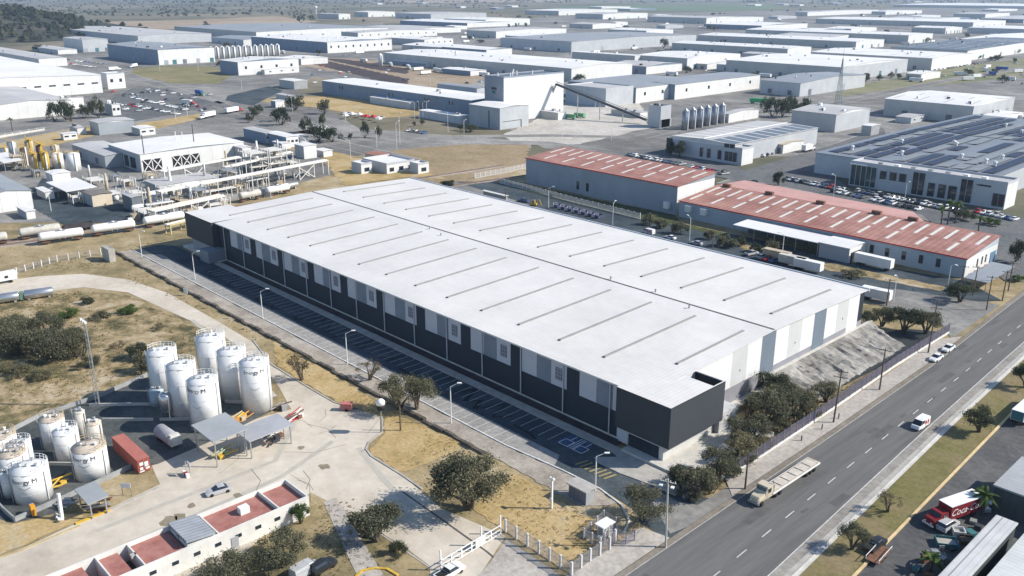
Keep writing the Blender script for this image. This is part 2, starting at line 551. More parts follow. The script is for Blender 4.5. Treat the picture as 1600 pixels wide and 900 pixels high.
ym = MB()
for i in range(7):
    x = -5.6 + i * 1.15
    strip('', [(x, -13), (x + .6, -10.2)], .45, .155, None, px=False, mb=ym)
structure('yellow_crossing', ym, mat('faded_yellow', (.33, .27, .12), .3))
wm = MB()
for x0 in (-13.6, -9.8):
    for a, b in (((0, 0), (2.2, 0)), ((2.2, 0), (2.2, 2.2)), ((2.2, 2.2), (0, 2.2)), ((0, 2.2), (0, 0)), ((1.1, 2.2), (1.1, 4.2))):
        strip('', [(x0 + a[0], -9.2 + a[1]), (x0 + b[0], -9.2 + b[1])], .22, .17, None, px=False, mb=wm)
for x in (-11.2, -10.6, -10.1):
    strip('', [(x, -9.4), (x, -4.9)], .2, .17, None, px=False, mb=wm)
structure('bay_markings', wm, LINEP)
pm = MB()
r2 = random.Random(3)
for k in range(15):
    x = -160 + k * 9.6 + r2.uniform(-2, 2)
    y = -10.4
    pts = [(x, y)]
    for q in range(r2.randint(2, 4)):
        x += r2.choice((.3, 2.2, 2.6)); y = r2.choice((-5.2, -8, -10.6, -11.5))
        pts.append((x, y))
    strip('', pts, r2.uniform(.5, 1.3), .14 + .0005 * k, None, px=False, mb=pm)
structure('tar_patches', pm, PATCH)

# ------------------------------------------------------------------ boulevard
RL = [(21.6, -110), (20.6, -32), (20.3, 34), (19.7, 80), (16.4, 156), (6, 300), (-25, 600)]
RR = [(43, -110), (38.1, -14), (34.7, 51), (32.6, 102), (30.5, 156), (20, 300), (-10, 600)]


def lane(side, off):
    return [(x + off, y) for x, y in side]


def between(name, A, B, z, m, th=0.):
    mb = MB()
    for i in range(len(A) - 1):
        q = [A[i], B[i], B[i + 1], A[i + 1]]
        if th:
            mb.prism(q, z - th, z)
        else:
            mb.add([(a[0], a[1], z) for a in q], [(0, 1, 2, 3)])
    return structure(name, mb, m)


between('boulevard', lane(RL, 0), lane(RR, 0), .13, ROADM)
between('road_shoulder', lane(RR, -1.6), lane(RR, 0), .134, ground_mat('dusty_shoulder', [(.23, .215, .19), (.29, .27, .24), (.34, .32, .28)], (.03, .2, 1.)))
between('road_shoulder', lane(RL, .1), lane(RL, 1.1), .134, ground_mat('brown_dust', [(.19, .165, .13), (.23, .20, .16), (.27, .24, .20)], (.02, .2, 1.)))
between('edge_line', lane(RL, 1.15), lane(RL, 1.3), .138, LINEO)
between('edge_line', lane(RR, -1.75), lane(RR, -1.6), .138, LINEP)
dm = MB()
for k in range(34):
    y = -107 + k * 7.62
    a = .5
    xl = [p for p in RL]
    def at(side, y):
        for (x0, y0), (x1, y1) in zip(side, side[1:]):
            if y0 <= y <= y1:
                return x0 + (x1 - x0) * (y - y0) / (y1 - y0)
        return side[-1][0]
    c = lambda y: at(RL, y) * .42 + at(RR, y) * .58
    strip('', [(c(y), y), (c(y + 2.9), y + 2.9)], .17, .138, None, px=False, mb=dm)
structure('lane_dashes', dm, LINEP)
between('gutter', lane(RR, 0), lane(RR, .9), .16, CONC, th=.2)
between('median_kerb', lane(RR, .9), lane(RR, 1.15), .27, CONCL, th=.3)
between('gutter', lane(RR, 1.15), lane(RR, 1.7), .18, CONCL, th=.2)
YK = [(49.5, -110), (45.2, -6), (42.7, 57), (41.4, 90), (39.4, 156), (31, 300), (1, 600)]
between('median_lawn', lane(RR, 1.7), YK, .2, GREEN)
between('yellow_kerb', YK, lane(YK, .42), .36, KERBY, th=.4)
between('frontage_road', lane(YK, .42), lane(YK, 60), .12, ground_mat('frontage_asphalt', [(.07, .072, .075), (.105, .105, .105), (.15, .147, .14)], (.02, .1, 1.)))
SW = [p for p in RL if p[1] < 120]
between('pavement', [(16.9, -110), (15.6, -32), (15.4, -20)], [(21.5, -110), (20.5, -32), (20.4, -19)], .2, PAVE, th=.2)
between('pavement', [(16.2, 3), (16.6, 34), (15.6, 80), (14.6, 98)], [(20.35, -1), (20.2, 34), (19.6, 80), (18.4, 105)], .2, PAVE, th=.2)
zone('side_street', [(1487, 530), (1562, 478), (1530, 470), (1400, 440), (1200, 396), (1000, 345), (820, 300), (770, 290), (700, 284), (690, 292), (900, 345), (1100, 396), (1340, 462), (1395, 486), (1440, 492), (1470, 505)], .14, MATS['worn_asphalt'])
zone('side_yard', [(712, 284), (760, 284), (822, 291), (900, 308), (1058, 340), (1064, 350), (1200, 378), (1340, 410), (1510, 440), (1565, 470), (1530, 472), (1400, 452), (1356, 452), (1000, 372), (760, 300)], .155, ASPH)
zone('side_verge', [(822, 289), (930, 312), (1056, 337), (1062, 349), (1140, 366), (1136, 371), (1050, 352), (930, 326), (820, 299)], .17, ground_mat('dark_green_lawn', [(.05, .065, .03), (.08, .095, .04), (.13, .12, .06)], (.03, .2, 1.2)), rough_edge=.6)  # verge in a darker green than the median lawn
zone('side_verge', [(1140, 372), (1300, 412), (1480, 450), (1470, 456), (1300, 424), (1160, 390)], .17, BRUSH, rough_edge=.8)

# ------------------------------------------------------------------ the warehouse
ZB, ZE, ZR = .7, 12.1, 13.25
LX, WY = 188.85, 87.3
NAVY = mat('navy_cladding', (.024, .034, .050), .12, .2, bands=('X', 1.2, .06, .75))
NAVY2 = mat('charcoal_cladding', (.046, .052, .060), .1, .2, bands=('Y', 1.2, .06, .8))
LAV = mat('lavender_panel', (.50, .51, .55), .07, .2)
MIDP = mat('slate_panel', (.21, .24, .29), .12, .3)
WROOF = mat('white_sheet_roof', (.64, .622, .59), .09, .06, rough=.55, fine=.5, bands=('X', 1.0, .2, .915), bands2=('Y', 10.9, .18, .93))
GPAN = mat('gable_grey_panel', (.52, .52, .515), .07, .2)
GWH = mat('gable_white_panel', (.66, .66, .65), .05, .2)
GBL = mat('gable_blue_panel', (.15, .185, .225), .1, .2)
GLOW = mat('gable_base_grey', (.26, .26, .285), .12, .2)


def zr(y):
    return ZE + (ZR - ZE) * (1 - abs(y - WY / 2) / (WY / 2))


wh = thing('warehouse', 'long white-roofed warehouse with navy and grey panelled walls filling the middle', 'warehouse')
ym_ = WY / 2
w = MB()
w.add([(-LX, 0, ZB), (0, 0, ZB), (0, WY, ZB), (-LX, WY, ZB), (-LX, 0, ZE - .1), (0, 0, ZE - .1), (0, WY, ZE - .1), (-LX, WY, ZE - .1), (0, ym_, ZR - .1), (-LX, ym_, ZR - .1)],
      [(0, 1, 5, 4), (1, 2, 6, 8, 5), (2, 3, 7, 6), (3, 0, 4, 9, 7)])
w.build('wall', NAVY, wh)
r = MB()
r.extr([(-.9, ZE - .07), (ym_, ZR - .02), (WY + .9, ZE - .07), (WY + .9, ZE + .12), (ym_, ZR + .2), (-.9, ZE + .12)], -LX - .5, .5)
rf = r.build('roof', WROOF, wh)
MB().box(-LX - .45, .45, ym_ - .28, ym_ + .28, ZR + .12, ZR + .26).build('ridge_gutter', mat('ridge_dark', (.13, .13, .13), .3), rf)
MB().box(-LX - .5, .55, WY + .9, WY + 1.5, ZE - .5, ZE + .35).build('gutter', mat('gutter_blue_grey', (.36, .40, .47), .1), rf)
MB().box(-LX - .5, .3, -1.02, -.9, ZE - .2, ZE + .16).build('gutter', mat('eave_metal', (.60, .60, .58), .1), rf)
VENT = mat('vent_grey_cap', (.30, .30, .295), .1)
VEND = mat('vent_grey', (.10, .10, .10), .1)
for k in range(15):
    for y0, y1, xo in ((6.8 if k else 14.4, 38.4, -3.9), (52.3, 80.2, -5.6)):
        x = xo - k * 12.58
        vb = MB()
        z0, z1 = zr(y0), zr(y1)
        for m_, a, b, za, zb in ((0, y0 + .25, y1, z0, z1), (1, y0, y0 + .25, z0, z0)):
            vb.mt(m_)
            p = [(x - .3, a, za + .1), (x + .3, a, za + .1), (x + .3, b, zb + .1), (x - .3, b, zb + .1), (x - .3, a, za + .42), (x + .3, a, za + .42), (x + .3, b, zb + .42), (x - .3, b, zb + .42)]
            vb.add(p, [(4, 5, 6, 7), (0, 1, 5, 4), (1, 2, 6, 5), (2, 3, 7, 6), (3, 0, 4, 7)])
        vb.build('ridge_vent', [VENT, VEND], rf)
for x, y in ((-33, 45), (-47, 44.6), (-20.5, 41.5), (-110, 40), (-118, 42)):
    z = zr(y) + .1
    MB().tube((x, y, z), (x, y, z + .7), .18, .18, 6).tube((x, y, z + .7), (x, y, z + .85), .32, .25, 6).build('roof_vent', GREY, rf)
for i in range(10):
    x0 = -166.6 + i * 16.66
    for a, b, m_ in ((0, 4.5, LAV), (4.56, 8.66, MIDP), (8.72, 13.1, LAV)):
        pn = MB().box(x0 + a, x0 + b, -.12, -.003, 6.15, ZE - .12).build('wall_panel', m_, wh)
        if a > 8:
            wmb = MB().box(x0 + 9.9, x0 + 12, -.16, -.121, 7.6, 10.4).mt(1)
            for q in range(3):
                wmb.box(x0 + 9.95 + q * .7, x0 + 10.0 + q * .7, -.2, -.161, 7.6, 10.4)
            for q in range(4):
                wmb.box(x0 + 9.9, x0 + 12, -.215, -.201, 7.75 + q * .8, 7.82 + q * .8)
            wmb.build('louvre', [mat('louvre_slate', (.17, .185, .22), .2), LAV], pn)
for i in range(-6, 11):
    x = -120.8 + i * 12.476
    if -187 < x < -2:
        MB().tube((x, -.32, ZB), (x, -.32, ZE - .3), .14, n=6).build('downpipe', LAV, wh)
# panelled end wall: bands of white, grey and blue-grey over a grey base
for k in range(-4, 11):
    y0 = 22.8 + k * 5.62
    y1 = min(y0 + 5.58, WY - .02)
    if y0 < .3 or y0 > WY - 1:
        continue
    kind = (0, 1, 0, 2)[k % 4] if k >= 0 else 0
    zb = ZB if kind == 2 or k == 10 else 4.4
    mb = MB().add([(.12, y0, zb), (.12, y1, zb), (.12, y1, zr(y1) - .14), (.12, y0, zr(y0) - .14), (.003, y0, zb), (.003, y1, zb), (.003, y1, zr(y1) - .14), (.003, y0, zr(y0) - .14)],
                  [(0, 1, 2, 3), (0, 3, 7, 4), (1, 5, 6, 2), (0, 4, 5, 1), (3, 2, 6, 7)])
    pn = mb.build('end_wall_panel', (GWH, GPAN, GBL)[kind], wh)
    if kind == 1:
        MB().box(.121, .16, y0 + 3, y0 + 3.3, 7.2, 7.55).build('vent', BLACK, pn)
MB().box(.003, .09, .4, WY - .1, ZB, 4.35).build('end_wall_base', GLOW, wh)


def office_block(x0, x1, y0, y1, label_parts=True):
    b = MB()
    b.add([(x0, y0, 4.1), (x1, y0, 4.1), (x1, y1, 4.1), (x0, y1, 4.1), (x0, y0, 12.45), (x1, y0, 12.45), (x1, y1, 12.45), (x0, y1, 12.45)],
          [(3, 2, 1, 0), (0, 1, 5, 4), (1, 2, 6, 5), (2, 3, 7, 6), (3, 0, 4, 7)])
    o = b.build('office_block', NAVY2, wh)
    return o


ob = office_block(-5.6, 7.1, -1.95, 15.2)
MB().box(-5.6, 7.1, -1.95, 11.6, 12.3, 12.45).box(-5.6, -.5, 11.61, 15.1, 12.3, 12.44).box(6.8, 7.1, 11.61, 15.2, 12.3, 12.45).box(-.49, 6.79, 14.9, 15.2, 12.3, 12.45).build('parapet', WROOF, ob)
MB().box(-.45, 6.75, 11.62, 14.88, 8.2, 8.4).build('light_well_floor', GREY, ob)
MB().box(-5.5, 5.2, -.9, 15, ZB, 4.08).build('block_base', mat('base_render', (.55, .55, .53), .1), wh)
MB().box(-5.9, -3.2, -.99, -.91, 1.0, 6.2).build('entrance_panel', LAV, wh)
MB().box(-3, 4.2, -1.0, -.91, ZB, 3.2).build('glazed_entrance', GLASS, wh)
MB().box(.5, 6.2, 15.6, 21.5, ZB, 4.6).box(.4, 6.3, 15.5, 21.6, 4.6, 4.8).build('annex', mat('annex_grey', (.46, .46, .46), .1), wh)
ob = office_block(-195.2, -175.2, -2.1, 14)
MB().box(-195.2, -175.2, -2.1, 14, 12.3, 12.45).build('parapet', WROOF, ob)
MB().box(-193, -177, -1.2, 12, ZB, 4.08).build('block_base', GREY, wh)
MB().box(-177.5, -171.3, -6, -.1, .3, 4.2).build('annex', mat('annex_slate', (.20, .225, .26), .1), wh)
# ------------------------------------------------------------------ sheds and factories
WW = mat('shed_white_wall', (.66, .66, .64), .1, .12, bands=('Y', 6., .18, .72))
WG = mat('shed_grey_wall', (.36, .39, .42), .1, .12, bands=('X', 6., .18, .85))
WL = mat('shed_light_wall', (.50, .52, .54), .1, .12, bands=('X', 6., .18, .85))
WB = mat('shed_blue_shade_wall', (.20, .26, .34), .12, .12, bands=('X', 6., .18, .85))  # blue paint greyed to carry the shade of the sunless fronts
RW = mat('shed_white_roof', (.74, .725, .70), .12, .03, rough=.6, fine=.3, bands=('X', 2.5, .3, .95))
RG = mat('shed_grey_roof', (.28, .30, .32), .12, .03, rough=.55, fine=.3, bands=('X', 2.0, .3, .9))
RP = mat('shed_pale_roof', (.48, .47, .46), .14, .03, rough=.6, fine=.3, bands=('X', 2.0, .3, .92))
RD = mat('shed_dark_roof', (.12, .14, .17), .15, .03, rough=.5, fine=.3, bands=('X', 2.0, .3, .85))
DOOR = mat('dock_door', (.15, .17, .19), .2)
LIT = mat('rooflight', (.66, .64, .58), .12, 1.)
LITG = mat('rooflight_grey', (.47, .48, .46), .15, 1.)


def frame_px(T, H, uL, uR, rot=0.):
    a = math.radians(rot)
    ex, ey = Vector((math.cos(a), math.sin(a), 0)), Vector((-math.sin(a), math.cos(a), 0))
    N = G(T[0], T[1], H)
    L = solve(lambda t: N - ex * t, uL, .5, 1500)
    Wd = solve(lambda t: N + ey * t, uR, .5, 1500)
    return N.x, N.y, L, Wd, a


def shed(name, label, cat, T, H, uL, uR, rot=0., wall=None, roof=None, ridge='x', rise=None, vents=0, docks=0, wins=0, sky=0, parapet=0., group=None, wmat2=None, seed=0, slot=False, xdocks=0):
    x, y, L, Wd, a = frame_px(T, H, uL, uR, rot)
    wall, roof = wall or WW, roof or RW
    t = thing(name, label, cat, (x, y, 0), a, group)
    t['dims'] = '%.1f x %.1f' % (L, Wd)
    rise = rise if rise is not None else min(.035 * (Wd if ridge == 'x' else L), 2.2)
    rq = random.Random(hash(label) % 9999 if False else len(label) * 31 + int(T[0]))
    m = MB().box(-L, 0, 0, Wd, 0, H - .25)
    if wmat2:
        m.m[3] = 1  # fronts darker than the sunward end have their shade put in the colour
    m.build('wall', [wall, wmat2 or wall], t)
    o = .35
    if ridge == 'flat' or parapet:
        p = parapet or .8
        rb = MB().box(-L + .3, -.3, .3, Wd - .3, H - .24, H)
        ro = rb.build('roof', roof, t)
        pb = MB().box(-L, 0, 0, .3, H - .25, H + p).box(-L, 0, Wd - .3, Wd, H - .25, H + p).box(-.3, 0, .3, Wd - .3, H - .25, H + p).box(-L, -L + .3, .3, Wd - .3, H - .25, H + p)
        pb.build('parapet', wall, t)
        top = lambda px_, py_: H
    elif ridge == 'mono':
        MB().add([(0, 0, H - .25), (0, Wd, H - .25), (0, Wd, H + rise - .25), (-L, 0, H - .25), (-L, Wd, H - .25), (-L, Wd, H + rise - .25)], [(0, 1, 2), (5, 4, 3), (1, 4, 5, 2)]).build('gable', wall, t)
        ro = MB().extr([(-o, H - .22), (Wd + o, H + rise - .22), (Wd + o, H + rise), (-o, H)], -L - o, o).build('roof', roof, t)
        top = lambda px_, py_: H + rise * py_ / Wd
    elif ridge == 'x':
        h = Wd / 2
        for gx in (0, -L):
            MB().add([(gx, 0, H - .25), (gx, Wd, H - .25), (gx, h, H + rise - .2)], [(0, 1, 2) if gx == 0 else (2, 1, 0)]).build('gable', wall, t)
        ro = MB().extr([(-o, H - .22), (h, H + rise - .15), (Wd + o, H - .22), (Wd + o, H), (h, H + rise), (-o, H)], -L - o, o).build('roof', roof, t)
        top = lambda px_, py_: H + rise * (1 - abs(py_ - h) / h)
    else:
        h = -L / 2
        for gy in (0, Wd):
            MB().add([(0, gy, H - .25), (-L, gy, H - .25), (h, gy, H + rise - .2)], [(2, 1, 0) if gy == 0 else (0, 1, 2)]).build('gable', wall, t)
        ro = MB().extr([(-L - o, H - .22), (h, H + rise - .15), (o, H - .22), (o, H), (h, H + rise), (-L - o, H)], -o, Wd + o, 'y').build('roof', roof, t)
        top = lambda px_, py_: H + rise * (1 - abs(px_ - h) / -h)
    for k in range(vents):
        vx, vy = -L * rq.uniform(.05, .95), Wd * rq.uniform(.08, .6 if ridge == 'x' else .92)
        z = top(vx, vy)
        s = rq.uniform(.7, 1.3)
        if rq.random() < .5:
            MB().box(vx - s, vx + s, vy - s, vy + s, z - .1, z + s * 1.3).build('roof_unit', rq.choice((GREY, STEEL, WHITE, DARK)), ro)
        else:
            MB().tube((vx, vy, z - .1), (vx, vy, z + 1), s * .5, s * .5, 8).tube((vx, vy, z + 1), (vx, vy, z + 1.4), s * .8, s * .5, 8).build('roof_vent', rq.choice((GREY, STEEL, DARK)), ro)
    for k in range(sky):
        vx = -L * (k + .5) / sky
        sw = .58 if ridge == 'mono' else .6
        for c0, c1 in ((((.55, .93), (.13, .46)) if k % 2 else ((.52, .92),)) if ridge == 'mono' else (((.06, .3), (.34, .47))[k % 2], (.56, .8)) if ridge == 'x' else ((.1, .8),)):
            z0, z1 = top(vx, Wd * c0), top(vx, Wd * c1)
            MB().add([(vx - sw, Wd * c0, z0 + .04), (vx + sw, Wd * c0, z0 + .04), (vx + sw, Wd * c1, z1 + .04), (vx - sw, Wd * c1, z1 + .04)], [(0, 1, 2, 3)]).build('rooflight', LIT if roof not in (RW, RP) else LITG, ro)
    for k in range(docks):
        vx = -L * (k + .5) / docks
        d = MB().box(vx - 1.9, vx + 1.9, -.12, -.003, .9 if H > 6 else 0, min(4.6, H * .6))
        d.build('dock_door', DOOR, t)
    for k in range(xdocks):
        vy = Wd * (k + .5 + .25 * math.sin(k * 5.1 + L)) / xdocks
        MB().box(.003, .14, vy - 2.4, vy + 2.4, .3, min(5.2, H * .5)).build('dock_door', (DOOR, WG, TEAL)[(k + int(L)) % 3], t)
    for k in range(wins):
        vy = Wd * (k + .5) / wins
        if slot:
            MB().box(.003, .1, vy - 2.6, vy + 2.6, H * .52, H * .6).build('window', GLASS, t)
        else:
            MB().box(.003, .1, vy - min(1.2, Wd / wins * .3), vy + min(1.2, Wd / wins * .3), H * .45, H * .66).build('window', GLASS, t)
    return t, L, Wd, ro


FW_, WHs = 'factories and warehouses of the industrial park', 'warehouse'
# far rows (top right and centre)
far = [
    ('white shed with two rooftop vents beside the lattice mast', (1315, 105), 11, 1135, 1419, 0, WW, RW, dict(vents=5, docks=5, wins=0, wmat2=WL)),
    ('white shed with blue front behind the lattice mast, its gable lit', (1457, 91), 11, 1267, 1520, 0, WW, RW, dict(vents=4, docks=4)),
    ('shed with a dark blue solar-covered roof and a white end wall by the tree row', (1512, 79), 10, 1392, 1660, 0, WW, RD, dict(vents=6)),
    ('long white-roofed factory in front of the far strip building', (1420, 55), 11, 1165, 1458, 0, WW, RW, dict(vents=3, docks=4)),
    ('white-roofed factory with dark chimney stubs behind the arched canopies', (1338, 65), 9, 1090, 1382, 0, WW, RW, dict(vents=6, docks=3)),
    ('low pale shed with a purple end bay and round canopies', (1231, 76), 9, 1050, 1268, 0, WW, RW, dict(vents=7, docks=4)),
    ('white ribbed-roof shed with a dark blue front next to the curved ducts', (1074, 91), 10, 994, 1157, 0, WW, RW, dict(sky=6, docks=2)),
    ('white ribbed-roof shed whose blue front faces the yard of small roof vents', (992, 87), 10, 894, 1006, 0, WW, RW, dict(sky=6, docks=3)),
    ('wide grey-roofed warehouse with a long white end wall and one purple dock', (893, 65), 12, 782, 1088, 0, WL, RG, dict(docks=3)),
    ('long white-roofed factory with ribbed white end wall beyond the tall block', (893, 107), 10, 600, 988, 0, WW, RW, dict(vents=12, docks=8)),
    ('small white shop building with open bays behind the vented roof', (663, 62), 8, 612, 708, 0, WW, RW, dict(wins=5)),
    ('white shed with a grey yard screen between two taller warehouses', (775, 49), 10, 729, 885, 0, WW, RP, dict(vents=3, docks=2)),
    ('blue and white shed at the upper edge of the park, by the water tower', (575, 19), 12, 553, 617, 0, WW, RW, dict(docks=1)),
    ('deep blue fronted warehouse with grey side in the upper row', (673, 22), 12, 618, 760, 0, WL, RP, dict(docks=3)),
    ('tall white warehouse with dark trees along its end wall', (759, 31), 12, 694, 828, 0, WW, RW, dict(docks=3)),
    ('dark fronted long shed near the green field', (873, 17), 12, 820, 965, 0, WW, RW, dict(docks=2)),
    ('blue-grey box shed with a white end in the far middle row', (942, 22), 12, 899, 1012, 0, WW, RP, dict(docks=2)),
    ('small blue shed with a pale canopy in front of the box shed', (926, 38), 8, 890, 962, 0, WW, RP, dict(docks=1)),
    ('white two-storey cube with one dark window behind the grey roof', (962, 35), 9, 955, 981, 0, WW, RW, dict(wins=1)),
    ('purple fronted long warehouse below the green field', (1104, 28), 12, 1012, 1152, 0, WW, RP, dict(docks=4)),
    ('white narrow shed with a hedge along its end wall', (1120, 29), 10, 1092, 1193, 0, WW, RP, {}),
    ('pale shed with a long lit end wall near the top edge', (1262, 19), 10, 1243, 1373, 0, WW, RP, dict(docks=1)),
    ('very long white-roofed factory strip across the upper right', (1521, 35), 10, 1275, 1572, 0, WW, RW, dict(docks=4)),
    ('longest white roof strip at the top right edge of the park', (1640, 10), 10, 1396, 1720, 0, WW, RW, {}),
    ('thin white-roofed shed with solar panels just left of the white strip', (1384, 18), 9, 1362, 1441, 0, WW, RW, {}),
    ('grey and white factory with a pale end gable at the far right', (1540, 22), 11, 1490, 1578, 0, WW, RP, dict(vents=2)),
    ('white-roofed hall beside the dark car park at the upper right', (1478, 44), 9, 1425, 1504, 0, WW, RW, {}),
    ('narrow white roof strip beyond the solar shed', (1660, 47), 9, 1512, 1700, 0, WL, RW, {}),
    ('big grey-roofed hall with a row of white roof boxes at the field edge', (400, 50), 10, 272, 606, 0, WW, RG, dict(vents=7)),
    ('large white-roofed factory with a blue front and glazed corner at mid left', (511, 66), 12, 392, 612, 0, WB, RW, dict(vents=9, docks=4, wins=9, wmat2=WW)),
    ('white factory with a row of small windows behind the large white one', (559, 51), 9, 533, 683, 0, WW, RP, dict(wins=10)),
    ('square blue shed with a white end at the field edge', (529, 22), 12, 496, 547, 0, WW, RP, {}),
    ('grey-roofed shed with a white ribbed screen wall at the foot of the hill', (128, 62), 14, 98, 168, 0, WL, RP, {}),
    ('pale pink and grey roofed hall behind the white screen wall', (215, 56), 11, 84, 330, 0, WL, RP, dict(vents=8)),
    ('white factory with square windows and a dark glazed front by the green mound', (246, 78), 14, 167, 334, 0, WB, RG, dict(vents=6, wmat2=WW)),
    ('white building with dark blue front beside the mound and dark asphalt', (371, 97), 11, 343, 466, 0, WB, RW, dict(wins=4, wmat2=WW)),
    ('low white annex in front of the white building by the dark asphalt', (413, 109), 5, 408, 466, 0, WW, RW, dict(wins=3)),
    ('small white cube with a dark side by the roadside trees', (459, 127), 7, 436, 480, 0, WW, RW, dict(wmat2=GREY)),
    ('low grey-roofed shed behind the long white wing', (745, 138), 5, 683, 762, 0, WL, RG, {}),
    ('grey-roofed workshop beside the green-nosed lorries and dark trees', (1251, 130), 11, 1189, 1353, 0, WL, RG, dict(docks=2)),
    ('white low-gabled hall standing alone at the right', (1522, 166), 11.5, 1383, 1586, 0, WW, RW, dict(docks=2, wmat2=WL)),
    ('grey-roofed hall with white panelled end wall and one pale roof strip', (1307, 179), 11, 1238, 1360, 0, WW, RP, dict(wmat2=WL, sky=1)),
    ('grey-roofed hall with deep white end bays, left of a pair', (994, 137), 12, 888, 1100, 0, WB, RG, dict(ridge='y', rise=.5, wmat2=WW, wins=4)),
    ('grey-roofed hall with deep white end bays, right of a pair', (1055, 132), 12, 996, 1188, 0, WB, RG, dict(ridge='y', rise=.5, wins=4, wmat2=WW)),
    ('wide white-roofed hall with dark slot windows cut by the left edge', (-160, 136), 15, -420, 157, 0, WW, RW, dict(vents=4, wins=13, slot=True)),
    ('grey-roofed white hall cut by the left edge, before the big white hall', (-20, 166), 10, -200, 111, 0, WW, RP, {}),
    ('low grey-roofed white shed over a line of parked cars', (153, 192), 7.5, 139, 209, 0, WW, RP, dict(wmat2=WG)),
    ('white two-storey house beside the row of dark round trees', (174, 163), 8, 163, 187, 0, WW, RW, dict(wins=2)),
    ('white flat annex between the trees and the big left hall, nearer one', (84, 163), 6, 50, 86, 0, WW, RW, {}),
    ('white flat annex between the trees and the big left hall, farther one', (86, 155), 8, 84, 130, 0, WW, RW, {}),
    ('white tiny kiosk with two windows by the brown verge', (98, 209), 4, 94, 120, 0, WW, RW, dict(wins=2)),
    ('white guard house with two windows behind the plant roof', (218, 201), 4.5, 205, 242, 0, WW, RW, dict(wins=2)),
    ('white low office with blue windows beside the plant', (415, 208), 6, 380, 432, 0, WB, RP, dict(wmat2=WW, wins=3)),
    ('second white low office, nearer the plant tower', (447, 214), 6, 414, 466, 0, WB, RW, dict(wins=3, wmat2=WW)),
    ('white cubic switch house with a yellow bollard at the plant corner', (474, 228), 7, 460, 494, 0, WW, RW, {}),
    ('white cottage with a blue side by the roadside verge', (430, 158), 5, 423, 444, 0, WB, RW, dict(wmat2=WW)),
    ('small grey flat roof behind the white cottage', (452, 150), 4, 431, 462, 0, WL, RP, {}),
    ('white walled yard store behind the row of steel silos', (1139, 178), 6, 1128, 1186, 0, WW, RP, {}),
    ('tall pale block beside the conveyor foot and silos', (1033, 168), 13, 1014, 1049, 0, WL, RP, dict(ridge='flat')),
    ('small tan shed in the solar car park yard', (1224, 226), 5, 1207, 1256, 0, WW, mat('tan_roof', (.46, .40, .30), .15), dict(docks=1)),
    ('two-box white store beside the white panelled end wall', (1362, 197), 6, 1347, 1375, 0, WW, RW, dict(wmat2=GREY)),
    ('grey low shed in front of the lone white hall', (1424, 184), 4, 1400, 1446, 0, WL, RP, dict(wins=2)),
]
for i, (lab, T, H, uL, uR, rot, wl, rf_, kw) in enumerate(far):
    if T[1] < 112 and H >= 8:
        H *= 1.22
    kw = dict(kw)
    if H >= 8 and kw.get('ridge') != 'y':
        kw.setdefault('sky', (0, 7, 10)[i % 3])
        if not kw.get('wins'):
            kw['xdocks'] = (3, 0, 5, 2)[i % 4]
        kw['vents'] = kw.get('vents', 0) + (4 if T[1] > 60 else 2)
    nm = 'factory_building' if H >= 8 else 'outbuilding'
    shed(nm, lab, 'factory' if H >= 8 else 'outbuilding', T, H, uL, uR, rot, wl, rf_, group=FW_ if H >= 8 else 'small outbuildings of the industrial park', **kw)

# low factories packed between the named rows at the horizon: small but countable
rq = random.Random(21)
tone = ('white', 'grey', 'pale', 'blue-fronted')
for i, (u, v, wpx, dpx) in enumerate([(1180, 7, 14, 10), (1225, 6, 12, 8), (1250, 7, 16, 6), (1310, 5, 12, 8), (590, 5, 10, 8), (660, 4, 12, 10), (720, 10, 8, 8), (775, 12, 10, 12), (800, 9, 10, 10), (1430, 2, 16, 12), (1030, 24, 12, 20), (985, 14, 20, 40), (940, 11, 20, 45), (1215, 26, 14, 30), (1440, 25, 20, 30), (1490, 29, 14, 26), (1560, 15, 26, 30), (1040, 40, 14, 28), (710, 41, 14, 20), (1270, 48, 30, 50), (1330, 45, 40, 40)]):
    k = i % 4
    shed('outbuilding', 'tiny far %s roofed shed near the horizon' % tone[k], 'shed', (u, v), 7, u - wpx, u + dpx, 0, (WW, WL, WW, WB)[k], (RW, RP, RW, RW)[k], group='tiny far %s sheds near the horizon' % tone[k])

